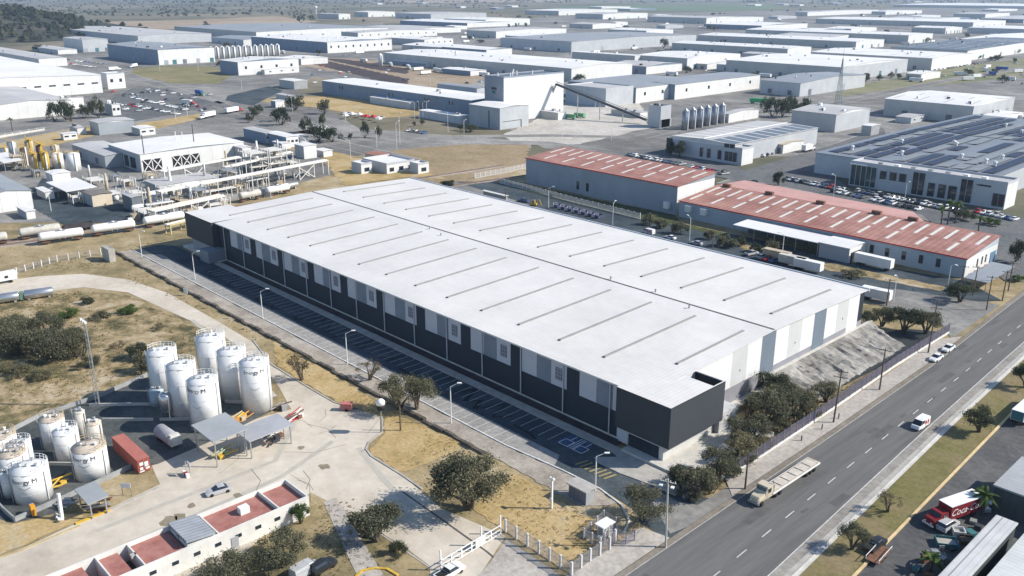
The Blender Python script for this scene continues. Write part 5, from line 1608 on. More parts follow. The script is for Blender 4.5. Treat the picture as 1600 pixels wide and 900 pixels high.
def tree(kind, variant, base, w, h, label, group=None, rz=None, leaves=2200, name='tree', lift=None):
    """w crown width, h whole height in metres"""
    gap = 1. if kind == 'dry' else 0.
    stems = 6
    key = (kind, variant, leaves)
    if key not in TSRC:
        big = leaves > 1500
        cnt = int(leaves * (2.6 if big else 1.3) * (.4 if kind == 'dry' else .8 if kind in ('mesquite', 'olive') else 1))
        mb, tr = crown_mesh(variant * 17 + len(kind), cnt, (.024 if leaves > 2800 else .03) if big else .06, .8, gap, stems)
        TSRC[key] = (mb.mesh('crown', LEAFS[kind]), tr.mesh('trunk', BARK))
    cm, tm = TSRC[key]
    rz = rnd.uniform(0, 2 * PI) if rz is None else rz
    t = thing(name, label, {'shrub': 'shrub', 'tree': 'tree'}.get(name, 'tree'), base, rz, group)
    R = w / 2
    Hc = h / (1.55 if name == 'tree' else 1.05)
    if lift:
        Hc = h / lift
    for nm, me, dz in (('crown', cm, 0), ('trunk', tm, 0)):
        o = bpy.data.objects.new(nm, me)
        COL.objects.link(o)
        o.parent = t
        zo = h - Hc
        o.location = (0, 0, zo)
        if nm == 'crown':
            o.scale = (R, R, Hc / .95)
        else:
            o.scale = (R, R, max(.01, zo / .62) if zo > .35 * h * .3 else Hc)
    return t


def mpp(u, v):
    return (G(u, v) - CAM).dot(FW) / FPX


def tpx(kind, var, u, v, wpx, hpx, label, group=None, name='tree', leaves=2200, z=0.):
    p = G(u, v)
    m = mpp(u, v)
    p.z = z
    return tree(kind, var, p, wpx * m, hpx * m * 1.0, label, group, name=name, leaves=leaves, lift=1.18 if leaves < 1500 and name == 'tree' else None)


FT = 'mesquite trees around the yard and gate'
tpx('mesquite', 1, 733, 795, 128, 92, 'biggest grey-green mesquite tree, between the yard and the yellow grass', FT, leaves=5200)
tpx('mesquite', 2, 588, 845, 104, 62, 'sprawling half-bare mesquite beside the driveway, left of the white gate', FT, leaves=2600)
tpx('dry', 3, 566, 838, 70, 48, 'brown bare-twigged tree leaning into the sprawling mesquite', FT)
tpx('mesquite', 3, 442, 885, 104, 60, 'wide grey-green mesquite along the wall of the red-roofed building', FT, leaves=4200)
tpx('mesquite', 4, 365, 915, 110, 52, 'wide mesquite cut by the lower frame edge beside the building wall', FT, leaves=4200)
tpx('green', 1, 470, 818, 36, 36, 'small bright green tree at the corner of the red-roofed building', FT)
tpx('dark', 2, 622, 868, 34, 28, 'dark cactus-like shrub beside the driveway edge', name='shrub')
tpx('mesquite', 5, 1004, 812, 92, 56, 'mesquite tree between the kiosk and the concrete utility pole', FT, leaves=3200)
tpx('olive', 1, 624, 640, 78, 62, 'umbrella-shaped olive tree with several bare stems by the parking kerb, left one', 'olive trees by the parking kerb', leaves=3000)
tpx('olive', 2, 652, 640, 72, 54, 'umbrella-shaped olive tree with a forked trunk by the parking kerb, right one', 'olive trees by the parking kerb', leaves=3000)
tpx('dry', 1, 472, 594, 52, 48, 'bare brown tree in the grass strip beside the tall tanks')
tpx('dry', 2, 578, 594, 50, 36, 'low bare tree at the parking kerb, left of the umbrella trees')
for i, (u, v, w_, h_, k, lab) in enumerate([
        (1065, 765, 57, 42, 'dark', 'dark shrub tree at the lower end of the mesh fence'), (1092, 776, 73, 61, 'mesquite', 'dense mesquite nearest the lower end of the mesh fence'), (1122, 752, 76, 61, 'mesquite', 'dense mesquite second along the mesh fence'),
        (1150, 720, 64, 51, 'olive', 'olive-toned tree third along the mesh fence'), (1172, 695, 73, 55, 'mesquite', 'mesquite in the middle of the trees along the mesh fence'), (1196, 668, 78, 64, 'mesquite', 'tall mesquite before the grey annex'),
        (1228, 655, 78, 64, 'mesquite', 'wide mesquite before the panelled end wall'), (1206, 625, 71, 47, 'dark', 'dark tree against the base of the end wall'), (1252, 640, 54, 42, 'olive', 'olive-toned tree at the foot of the sloped bank'),
        (1290, 628, 52, 36, 'mesquite', 'low mesquite below the sloped concrete bank'), (1166, 660, 52, 36, 'dry', 'dry thicket under the office block corner'),
        (1378, 510, 47, 36, 'mesquite', 'mesquite on the lawn corner beside the street, left one'), (1412, 518, 61, 40, 'dark', 'dark spreading tree at the street corner, middle one'), (1446, 522, 57, 42, 'mesquite', 'mesquite at the street corner nearest the fence end'),
        (1352, 512, 40, 28, 'dark', 'small dark bush against the end of the warehouse'), (1500, 472, 54, 32, 'dark', 'dark round tree across the side street'), (1248, 592, 35, 21, 'dry', 'dry bush on top of the sloped bank')]):
    tpx(k, 1 + i % 5, u, v, w_, h_, lab, 'trees between the warehouse end and the street', leaves=2600 if w_ > 50 else 2200)
for i, (u, v, w_, h_, k, lab) in enumerate([
        (1331, 860, 52, 46, 'mesquite', 'thin crowned young tree on the median, nearest the lower edge'), (1387, 801, 46, 40, 'dry', 'bare young tree on the median, second from the lower edge'), (1529, 676, 62, 42, 'dark', 'dense dark tree on the median beside the van'),
        (1602, 606, 46, 40, 'dark', 'dark tree on the median at the right edge')]):
    tpx(k, 1 + i, u, v, w_, h_, lab, 'trees on the boulevard median', z=.2)
# the thicket on the left mound
for i, (u, v, w_, h_) in enumerate([(8, 545, 70, 52), (46, 552, 78, 56), (88, 560, 82, 58), (124, 558, 60, 44), (30, 528, 60, 40), (72, 522, 60, 38), (112, 535, 50, 34), (140, 575, 36, 24), (22, 510, 40, 22)]):
    tpx('mesquite', 1 + i % 5, u, v, w_, h_, 'grey-green bush in the thicket on the left mound, %s' % ('at the frame edge', 'second from the edge', 'in front at the centre', 'at its right end', 'behind at the left', 'behind at the centre', 'behind at the right', 'lowest at the right', 'smallest at the back')[i], 'bushes of the thicket on the left mound', 'shrub', 3000)
for i, (u, v, w_, h_, k, lab) in enumerate([(216, 560, 44, 28, 'dark', 'dark shrub behind the tall tanks'), (228, 582, 50, 42, 'mesquite', 'grey shrub touching the leftmost tall tank'), (136, 475, 26, 12, 'dark', 'low shrub on the crest of the left mound'), (205, 488, 40, 12, 'green', 'low green shrub right of the crest'), (110, 495, 34, 16, 'green', 'green shrub above the thicket'),
                                          (160, 498, 36, 14, 'olive', 'olive shrub beside the lattice light'), (30, 588, 44, 20, 'olive', 'straw-coloured bush left of the dirt track'), (66, 592, 40, 20, 'olive', 'straw-coloured bush right of the dirt track'), (8, 582, 30, 18, 'olive', 'straw-coloured bush at the frame edge'), (185, 545, 34, 14, 'dry', 'dry brush between mast and tanks'), (250, 516, 30, 12, 'dry', 'dry brush on the right slope of the mound')]):
    tpx(k, 1 + i % 5, u, v, w_, h_, lab, 'shrubs scattered on the left mound', 'shrub')
# side street shrubs and garden trees behind the warehouse
for i, (u, v, w_, h_, k) in enumerate([(1014, 352, 26, 20, 'olive'), (1033, 357, 28, 20, 'mesquite'), (1062, 366, 30, 24, 'mesquite'), (1108, 375, 24, 18, 'mesquite'), (1134, 386, 36, 22, 'mesquite'), (1206, 394, 28, 20, 'mesquite'), (866, 306, 18, 9, 'green'), (880, 309, 16, 8, 'green'), (1330, 432, 44, 14, 'olive'), (1180, 394, 22, 16, 'dark'), (1158, 385, 18, 16, 'dark'), (700, 290, 26, 10, 'dark'), (1490, 456, 20, 12, 'dark')]):
    tpx(k, 1 + i % 5, u, v, w_, h_, 'shrub in the side street behind the warehouse, %s' % ('first from the left', 'second from the left', 'third, under the air units', 'fourth from the left', 'round one beside the white canopy', 'sixth, before the boxy annex', 'green one at the taller wall', 'second green one at the taller wall', 'long low hedge before the cream trailers', 'dark one between the trailers', 'dark one left of the trailers', 'low one at the far corner', 'low one at the carport')[i], 'shrubs in the side street behind the warehouse', 'shrub', 1200)


def palm(u, v, h, label, group=None, n=18):
    t = thing('palm_tree', label, 'palm', G(u, v), rnd.uniform(0, 6), group)
    tk = MB()
    tk.tube((0, 0, 0), (.15, 0, h * .5), .3, .24, 8).tube((.15, 0, h * .5), (.1, .1, h), .24, .2, 8).build('trunk', BARK, t)
    c = MB()
    r = random.Random(u)
    for k in range(n):
        a = 2 * PI * k / n + r.uniform(-.2, .2)
        el = r.uniform(-.25, 1.0)
        Lf = r.uniform(2., 2.8)
        pts = []
        for q in range(5):
            s = q / 4 * Lf
            pts.append(Vector((.1 + s * math.cos(el) * math.cos(a), .1 + s * math.cos(el) * math.sin(a), h + s * math.sin(el) - .28 * s * s * .6)))
        sd = Vector((-math.sin(a), math.cos(a), 0))
        for q in range(4):
            w0, w1 = .42 * (1 - abs(q / 4 - .4)), .42 * (1 - abs((q + 1) / 4 - .4)) * (0.15 if q == 3 else 1)
            c.add([pts[q] - sd * w0 + Vector((0, 0, -.12)), pts[q], pts[q + 1], pts[q + 1] - sd * w1 + Vector((0, 0, -.12))], [(0, 1, 2, 3)])
            c.add([pts[q], pts[q] + sd * w0 + Vector((0, 0, -.12)), pts[q + 1] + sd * w1 + Vector((0, 0, -.12)), pts[q + 1]], [(0, 1, 2, 3)])
    c.build('crown', LEAFS['green'], t)
    return t


for i, (u, v, h) in enumerate([(1480, 352, 9), (1492, 350, 8), (1470, 354, 7), (1528, 366, 6)]):
    palm(u, v, h, 'green palm behind the right end of the long red roof, %s' % ('tallest of the clump', 'right of the tallest', 'left of the tallest', 'standing apart to the right')[i], 'palms behind the long red roof')
palm(1534, 806, 4.2, 'palm leaning over the rear of the red drinks lorry')
palm(1452, 893, 2.2, 'small palm at the lower right, beside the grey shed roofs')
palm(20, 206, 8, 'palm before the grey-roofed hall at the left edge')
for i, (u, v, w_, h_, k) in enumerate([(1586, 410, 26, 38, 'dark'), (1216, 290, 20, 26, 'dark'), (1062, 246, 24, 26, 'dark'), (1046, 242, 18, 22, 'dark'), (1548, 352, 30, 14, 'green'), (1505, 345, 40, 18, 'dark'), (1130, 272, 12, 8, 'green'), (1590, 440, 24, 12, 'green')]):
    tpx(k, 1 + i % 5, u, v, w_, h_, ('dark tree', 'dark tree', 'dark tree', 'dark tree', 'green bush', 'dark hedge', 'green bush', 'green bush')[i] + ' ' + ('at the gable end of the long red roof', 'alone in the lot between striped roof and solar factory', 'before the striped-roof office, right one', 'before the striped-roof office, left one', 'beside the palm standing apart', 'under the palm clump', 'at the end of the parked row', 'in the verge by the carport')[i], 'garden trees around the offices', leaves=1200)
rows_t = [('dark', [(86, 190, 24, 30), (104, 188, 26, 34), (112, 190, 22, 26), (131, 186, 22, 22), (155, 184, 26, 30), (145, 178, 18, 20)], 'dark round tree in the row before the white two-storey house', 'dark trees before the white two-storey house'),
          ('dark', [(440, 196, 30, 28), (462, 172, 36, 24), (508, 178, 26, 22), (505, 200, 14, 22), (478, 208, 26, 24), (498, 222, 40, 26), (520, 222, 34, 24), (548, 218, 10, 10), (570, 216, 16, 26), (592, 216, 14, 18), (430, 190, 20, 16), (395, 186, 20, 20), (404, 178, 18, 14), (388, 192, 16, 12), (660, 196, 10, 10), (647, 198, 8, 8), (735, 206, 26, 12), (720, 204, 14, 10)], 'dark tree around the road junction by the tents', 'dark trees around the road junction'),
          ('dark', [(1206, 182, 26, 30), (1222, 184, 28, 30), (1240, 182, 26, 26), (1258, 176, 22, 22), (1195, 176, 20, 22), (1232, 174, 26, 24)], 'dark tree in the clump beside the green-sided lorry', 'dark clump beside the green-sided lorry'),
          ('dark', [(1037, 75, 18, 14), (782, 82, 16, 10), (1352, 128, 12, 10), (1374, 126, 12, 9), (1392, 122, 14, 9), (1404, 124, 10, 9), (1546, 96, 10, 8), (1528, 92, 16, 7), (1560, 94, 14, 8), (1588, 84, 14, 8), (1585, 98, 8, 7), (795, 44, 5, 7), (806, 43, 5, 7), (822, 43, 5, 7), (470, 36, 16, 12), (486, 32, 14, 8), (460, 30, 6, 8), (60, 80, 20, 10), (56, 66, 16, 10), (1150, 40, 30, 5), (690, 84, 12, 8), (1508, 86, 8, 6)], 'dark tree standing among the far sheds', 'dark trees among the far sheds')]
for k, L_, lab, grp in rows_t:
    for i, (u, v, w_, h_) in enumerate(L_):
        tpx(k, 1 + i % 5, u, v, w_, h_ * 1.1, lab, grp, leaves=700)
# random street trees between the sheds
rq = random.Random(77)
for i in range(46):
    u, v = rq.uniform(480, 1600), rq.choice((rq.uniform(14, 60), rq.uniform(60, 130)))
    tpx('dark', 1 + i % 5, u, v, rq.uniform(9, 14) * (v / 110 + .25), rq.uniform(7, 10) * (v / 110 + .25), 'dark tree standing among the far sheds', 'dark trees among the far sheds', leaves=700)
# wooded hill at the upper left and the scrub of the plain
hb = MB(); hb.sm = True
hc = G(-70, 50)
hx, hy = (G(150, 60) - hc).xy.normalized(), None
n = 44
vs, fs = [], []


def hill_z(x, y):
    e = ((x - hc.x) / 420) ** 2 + ((y - hc.y) / 300) ** 2
    z = 62 * math.exp(-e * 1.3) - 9
    return z + 5 * math.sin(x * .03 + y * .017) * math.exp(-e) + 3 * math.sin(y * .06 - x * .02) * math.exp(-e)


for i in range(n + 1):
    for j in range(n + 1):
        x, y = hc.x - 900 + 1800 * i / n, hc.y - 700 + 1400 * j / n
        vs.append((x, y, hill_z(x, y)))
for i in range(n):
    for j in range(n):
        a = i * (n + 1) + j
        fs.append((a, a + n + 1, a + n + 2, a + 1))
hb.add(vs, fs)
structure('hill', hb, ground_mat('hill_scrub', [(.022, .03, .026), (.035, .045, .036), (.055, .06, .046), (.14, .12, .09)], (.004, .02, .12)))
sm_ = MB()
rq = random.Random(9)


def lump(p, r):
    vs = []
    for k in range(6):
        a = k * PI / 3 + rq.uniform(-.3, .3)
        vs.append(p + Vector((r * math.cos(a) * rq.uniform(.7, 1.2), r * math.sin(a) * rq.uniform(.7, 1.2), r * rq.uniform(.1, .5))))
    for k in range(3):
        a = k * 2 * PI / 3 + rq.uniform(-.4, .4)
        vs.append(p + Vector((r * .5 * math.cos(a), r * .5 * math.sin(a), r * rq.uniform(.8, 1.3))))
    fs = [(6, 7, 8)]
    for k in range(3):
        fs += [(2 * k, 2 * k + 1, 6 + k), (2 * k + 1, (2 * k + 2) % 6, 6 + k), ((2 * k + 2) % 6, 6 + (k + 1) % 3, 6 + k)]
    sm_.add(vs, fs)


for i in range(4200):
    if i < 2400:
        x, y = hc.x + rq.gauss(60, 300), hc.y + rq.gauss(0, 240)
        z = hill_z(x, y)
        if z < 1 or (pj(Vector((x, y, z)))[0] > 130 and rq.random() < .9):
            continue
        lump(Vector((x, y, z)), rq.uniform(4, 9))
    else:
        u, v = rq.uniform(-40, 1640), -12 + 46 * rq.random() ** 1.3
        if u > 480 and v > 12 and rq.random() < .9:
            continue
        if 90 < u < 500 and 26 < v < 47:
            continue
        if 820 < u < 1210 and 5 < v < 19:
            continue
        p = G(u, v)
        for q in range(3 if v < 8 else 2):
            lump(p + Vector((rq.uniform(-40, 40), rq.uniform(-40, 40), 0)), rq.uniform(3.5, 7.5) * (1.5 if v < 5 else 1))
structure('distant_scrub', sm_, leaf_mat('scrub_leaves', (.03, .04, .026), (.05, .06, .036), (.075, .08, .05)), 'stuff')

# tufts of dry grass on the near ground
tm = MB()
rq = random.Random(14)


def tufts(poly, n, sz, ms):
    P = [G(*q) for q in poly]
    x0, x1, y0, y1 = min(p.x for p in P), max(p.x for p in P), min(p.y for p in P), max(p.y for p in P)
    done = 0
    for _ in range(n * 6):
        if done >= n:
            break
        x, y = rq.uniform(x0, x1), rq.uniform(y0, y1)
        ins = False
        for a, b in zip(P, P[1:] + P[:1]):
            if (a.y > y) != (b.y > y) and x < (b.x - a.x) * (y - a.y) / (b.y - a.y) + a.x:
                ins = not ins
        if not ins or math.sin(x * .21) + math.sin(y * .17 + x * .05) + rq.uniform(-1.2, 1.2) < -.2:
            continue
        done += 1
        s = sz * rq.uniform(.35, .9)
        tm.mt(rq.choice(ms))
        for k in range(5):
            a = rq.uniform(0, 2 * PI)
            d = Vector((math.cos(a), math.sin(a), 0))
            c = Vector((x, y, .06)) + d * s * .3
            w_ = Vector((-d.y, d.x, 0)) * s * .4
            tm.add([c - w_, c + w_, c + w_ * .4 + d * s * .6 + Vector((0, 0, s * rq.uniform(.25, .6))), c - w_ * .4 + d * s * .5 + Vector((0, 0, s * rq.uniform(.25, .6)))], [(0, 1, 2, 3)])


tufts([(-40, 474), (60, 463), (130, 455), (200, 463), (268, 495), (340, 528), (372, 550), (300, 560), (262, 600), (130, 640), (-40, 690)], 1500, .55, (0, 0, 1, 2))
tufts([(430, 520), (480, 560), (560, 610), (620, 650), (720, 690), (640, 735), (582, 711), (600, 678), (600, 650), (525, 627), (432, 570)], 500, .35, (0, 0, 2))
tufts([(738, 795), (800, 740), (862, 772), (1000, 850), (893, 898), (790, 832)], 500, .35, (0, 0, 2))
tufts([(180, 400), (300, 470), (480, 560), (440, 560), (330, 490), (150, 420), (-40, 430), (-40, 400), (100, 400), (280, 372)], 900, .45, (0, 1, 2))
tufts([(1200, 900), (1400, 735), (1500, 660), (1600, 570), (1600, 600), (1420, 790), (1310, 900)], 450, .28, (1, 1, 2))
tufts([(1240, 655), (1330, 575), (1420, 520), (1450, 530), (1300, 640), (1170, 725), (1110, 770)], 500, .4, (0, 1, 2))
tufts([(500, 790), (560, 780), (640, 860), (600, 900), (480, 900)], 250, .35, (0, 1, 2))
o = tm.build('grass_tufts', [leaf_mat('straw_tufts', (.22, .17, .08), (.33, .26, .13), (.44, .36, .21)), leaf_mat('green_tufts', (.13, .125, .055), (.19, .175, .08), (.26, .23, .12)), leaf_mat('brown_tufts', (.20, .16, .085), (.29, .23, .125), (.38, .31, .18))])
o['kind'] = 'stuff'

for i, (u, v, w_, h_, k) in enumerate([(1078, 780, 44, 24, 'mesquite'), (1108, 770, 46, 28, 'mesquite'), (1138, 745, 48, 30, 'dark'), (1162, 722, 44, 26, 'mesquite'), (1186, 700, 46, 28, 'olive'), (1214, 676, 46, 28, 'mesquite'), (1240, 662, 44, 26, 'dark'), (1264, 650, 40, 22, 'mesquite'), (1182, 640, 44, 26, 'mesquite'), (1160, 690, 40, 26, 'dark'), (1222, 640, 44, 24, 'olive'), (1276, 640, 30, 16, 'dry')]):
    tpx(k, 1 + (i + 2) % 5, u, v, w_, h_, 'low grey-green bush filling the gaps between the trees along the mesh fence', 'low bushes along the mesh fence', 'shrub', 2000)
rq = random.Random(19)
for i in range(70):
    u, v = rq.uniform(300, 1600), rq.choice((rq.uniform(20, 60), rq.uniform(50, 128)))
    tpx('dark', 1 + i % 5, u, v, rq.uniform(10, 20) * (v / 110 + .3), rq.uniform(6, 9) * (v / 110 + .3), 'dark tree standing among the far sheds', 'dark trees among the far sheds', leaves=700)
# ------------------------------------------------------------------ the tank farm
TW = mat('tank_white', (.70, .70, .68), .10, .35, rough=.5, c2=(.74, .74, .73))
TB = mat('tank_beige', (.54, .51, .45), .12, .5)
INK = mat('dark_lettering', (.06, .06, .075), .1)


def curved_text(s, size, R, z, a0, parent, m, name='lettering'):
    """lettering bent round an upright tank of radius R"""
    me = text_mesh(s, size, 0, .001)
    bmm = bmesh.new()
    bmm.from_mesh(me)
    bmesh.ops.subdivide_edges(bmm, edges=[e for e in bmm.edges if e.calc_length() > .25], cuts=1)
    for v in bmm.verts:
        a = a0 + v.co.x / R
        rr = R + .015 + (.02 if v.co.z > 0 else 0)
        v.co = Vector((rr * math.cos(a), rr * math.sin(a), z + v.co.y))
    bmm.to_mesh(me)
    bmm.free()
    me.materials.clear()
    me.materials.append(m)
    o = bpy.data.objects.new(name, me)
    COL.objects.link(o)
    o.parent = parent
    return o


def solve_h(p, vt):
    lo_, hi_ = 0, 60
    for _ in range(40):
        md = (lo_ + hi_) / 2
        if pj(p + Vector((0, 0, md)))[1] > vt:
            lo_ = md
        else:
            hi_ = md
    return lo_


VIEW = math.atan2(CAM.y + 60, CAM.x + 60)


def tank(u, v, rpx, vt, label, group, m=TW, text=None, rail=True, rust=False, toff=0.):
    p = G(u, v)
    r = rpx * mpp(u, v)
    H = solve_h(p, vt) - .4
    t = thing('storage_tank', label, 'tank', p, 0, group)
    b = MB(); b.sm = True
    b.lathe([(r, 0), (r, H * .33)], 28).lathe([(r, H * .334), (r, H * .667)], 28).lathe([(r, H * .671), (r, H)], 28)
    b = MB(); b.sm = True
    b.lathe([(r, 0), (r, H)], 28)
    b.build('shell', m, t)
    c = MB(); c.sm = True
    c.lathe([(r + .06, H - .05), (r + .06, H + .05), (r * .5, H + r * .14), (.05, H + r * .2)], 28)
    ro = c.build('roof', m if not rust else mat('tank_roof_rusty', (.55, .47, .38), .3, .9), t)
    for a, d, s in ((.6, .5, .35), (2.5, .55, .3), (4.4, .45, .4), (5.5, .2, .25)):
        x, y = r * d * math.cos(a), r * d * math.sin(a)
        MB().tube((x, y, H + r * .08), (x, y, H + r * .12 + .5), s * .6, s * .6, 8).tube((x, y, H + r * .12 + .5), (x, y, H + r * .12 + .62), s, s * .8, 8).build('roof_fitting', rnd.choice((GREY, STEEL, WHITE, STEEL)), ro)
    if rail:
        g = MB()
        a0, a1 = VIEW + .5, VIEW + 4.2
        N = 14
        for z in (.55, 1.05):
            for k in range(N):
                q0, q1 = a0 + (a1 - a0) * k / N, a0 + (a1 - a0) * (k + 1) / N
                g.bar((r * math.cos(q0), r * math.sin(q0), H + z), (r * math.cos(q1), r * math.sin(q1), H + z), .07)
        for k in range(N + 1):
            q = a0 + (a1 - a0) * k / N
            g.bar((r * math.cos(q), r * math.sin(q), H), (r * math.cos(q), r * math.sin(q), H + 1.08), .06)
        g.build('guard_rail', WHITE if not rust else TANP, t)
    la = VIEW - 1.25
    l = MB()
    x, y = (r + .25) * math.cos(la), (r + .25) * math.sin(la)
    tx, ty = -math.sin(la) * .25, math.cos(la) * .25
    l.bar((x - tx, y - ty, 0), (x - tx, y - ty, H + 1), .07).bar((x + tx, y + ty, 0), (x + tx, y + ty, H + 1), .07)
    for k in range(int(H / .5)):
        l.bar((x - tx, y - ty, .3 + k * .5), (x + tx, y + ty, .3 + k * .5), .05)
    l.build('ladder', GREY, t)
    pa = VIEW + .9
    MB().tube(((r + .15) * math.cos(pa), (r + .15) * math.sin(pa), 0), ((r + .15) * math.cos(pa), (r + .15) * math.sin(pa), H - .2), .1, n=6).build('side_pipe', m, t)
    for z in (H / 3, H * 2 / 3):
        w_ = MB()
        w_.lathe([(r + .012, z - .04), (r + .02, z), (r + .012, z + .04)], 28)
        w_.build('weld_band', mat('weld_grey', (.56, .56, .55), .15), t)
    if text:
        curved_text(text, 1.15, r, H - 1.25, VIEW - .25 + toff, t, INK)
        e = MB()
        for s in (-1, 1):
            for q in range(6):
                a = VIEW - .25 + toff + s * q * .16 / r * 1.0
                a2 = VIEW - .25 + toff + s * (q + 1) * .16 / r
                z0, z1 = H * .52 + q * .07, H * .52 + (q + 1) * .07
                R_ = r + .03
                e.add([(R_ * math.cos(a), R_ * math.sin(a), z0), (R_ * math.cos(a2), R_ * math.sin(a2), z1), (R_ * math.cos(a2), R_ * math.sin(a2), z1 + .14), (R_ * math.cos(a), R_ * math.sin(a), z0 + .14)], [(0, 1, 2, 3) if s > 0 else (3, 2, 1, 0)])
        e.build('emblem', STEEL, t)
    return t, r, H


TA, TC = 'six tall white tanks', 'tanks of the left edge cluster'
tank(262, 622, 22, 546, 'tall railed tank at the left rear of the six, before the dark shrub', TA)
tank(337, 602, 21.5, 524, 'tall white tank standing farthest back of the six', TA)
tank(369, 621, 21.5, 545, 'tall white tank between the farthest one and the one nearest the road', TA, TB if False else TW)
tank(292, 645, 21.5, 567, 'tall white tank second from the left, with faint level marks', TA)
tank(325, 667, 23, 590, 'tall white lettered tank in front of the six, above the grey canopy', TA, TW, 'Energy M', toff=-.35)
tank(404, 639, 22.5, 562, 'tall white lettered tank at the right of the six, nearest the road', TA, TW, 'Energy M', toff=.1)
tank(312, 664, 12, 633, 'short beige tank pressed against the lettered tall tank', TA, TB, rail=False)
tank(247, 632, 11, 606, 'short pale blue tank beside the silver vessel', TA, mat('pale_blue_tank', (.42, .50, .54), .1), rail=False)
sv_ = thing('upright_vessel', 'small shiny upright vessel on legs among the tall tanks', 'vessel', G(262, 652))
b = MB(); b.sm = True
b.lathe([(.05, 1.0), (.9, 1.25), (1.3, 1.7), (1.3, 5.0), (.9, 5.5), (.05, 5.7)], 18).build('shell', mat('polished_steel', (.55, .56, .57), .1, rough=.25, metal=.8), sv_)
for k in range(3):
    a = k * 2.1
    MB().tube((1.15 * math.cos(a), 1.15 * math.sin(a), 0), (1.15 * math.cos(a), 1.15 * math.sin(a), 2), .1, n=6).build('leg', STEEL, sv_)
tank(88, 696, 18, 650, 'white tank at the back of the left edge cluster', TC, TW, rust=True)
tank(109, 716, 18.5, 670, 'white tank with a curved rail between the back and the lettered one', TC)
tank(146, 742, 25, 694, 'wide white lettered tank with a rusty roof beside the red container', TC, TW, 'Energy M', rust=True, toff=-.1)
tank(131, 688, 8, 640, 'slim beige column tank in the left edge cluster', TC, TB, rail=False)
tank(152, 700, 11.5, 657, 'squat beige tank behind the wide lettered one', TC, TB, rail=False, rust=True)
tank(12, 722, 19, 676, 'white tank with a rusty stair at the frame edge, back one', TC, TW, rust=True)
tank(38, 742, 18, 690, 'white tank with a dark railed top behind the front lettered one', TC)
tank(28, 757, 20, 704, 'white tank squeezed behind the front lettered one, nearest it', TC, TW, rust=True)
tank(-6, 760, 17, 708, 'white tank cut by the left frame edge', TC)
tank(54, 776, 27, 727, 'widest white lettered tank in front of the cluster, with a side emblem', TC, TW, 'Energy M', toff=.0)
tank(16, 775, 9, 735, 'slim white tank beside the widest lettered one', TC, TW, rail=False)

# bund walls of the tank yard
for i, (pts, lab) in enumerate([([(140, 635), (214, 634), (236, 634)], 'low white bund wall at the back of the tank yard'), ([(160, 658), (240, 658)], 'low white bund wall in the middle of the tank yard'), ([(250, 658), (300, 657)], 'low white bund wall under the tall tanks'),
                              ([(75, 703), (128, 704)], 'low white bund wall behind the wide lettered tank'), ([(78, 727), (150, 728)], 'low white bund wall before the slim column'), ([(-10, 760), (28, 761)], 'low white bund wall at the frame edge'), ([(352, 630), (384, 631)], 'low white bund wall beside the right tall tank'),
                              ([(-20, 770), (6, 800), (24, 816), (100, 782), (205, 733), (226, 716)], 'grey outer bund wall around the left edge cluster'), ([(-10, 690), (60, 654), (150, 624), (232, 588)], 'long rusty white bund wall along the dirt track')]):
    P = [G(*q) for q in pts]
    t = thing('bund_wall', lab, 'wall', P[0], 0, 'bund walls of the tank yard')
    for a, b in zip(P, P[1:]):
        MB().bar(a - P[0] + Vector((0, 0, .35 if i < 7 else .5)), b - P[0] + Vector((0, 0, .35 if i < 7 else .5)), .25, .7 if i < 7 else 1.0).build('wall_section', CONCL if i < 7 else mat('bund_grey', (.32, .33, .33), .25, .4), t)
# canopies and equipment
canopy('grey gabled canopy of the lorry loading bay under the tall tanks', (334, 689), 5.6, 302, 384, mat('canopy_grey_roof', (.33, .35, .36), .12, .2), posts=2)
canopy('lower grey canopy with railings, right of the loading bay', (390, 688), 4, 368, 455, mat('canopy_grey_roof2', (.36, .37, .39), .12, .2), posts=3)
canopy('small grey canopy over pumps beside the yellow kerb', (139, 786), 3.2, 120, 166, mat('canopy_grey_roof', (.33, .35, .36), .12, .2), posts=2)
lv = thing('lying_tank', 'grey tank trailer lying beside the loading canopy', 'tank trailer', G(250, 683), ang((250, 683), (283, 706)))
b = MB(); b.sm = True
b.T = Matrix.Translation((0, 0, 1.7)) @ Matrix.Rotation(PI / 2, 4, 'Y')
b.lathe([(.05, 0), (1.0, .12), (1.35, .5), (1.35, 5.6), (1.0, 6.0), (.05, 6.1)], 18).build('shell', mat('dull_grey_tank', (.36, .36, .38), .15, .5), lv)
MB().box(5.2, 7.2, -1.1, 1.1, .9, 2.6).box(6.0, 6.8, -.9, .9, 2.61, 3.0).build('pump_housing', mat('dirty_white', (.55, .55, .5), .25, 1), lv)
MB().box(.5, 6.5, -.5, .5, .35, .7).build('frame', DARK, lv)
wheels(lv, (1.2, 2.3), 2.2, .42)
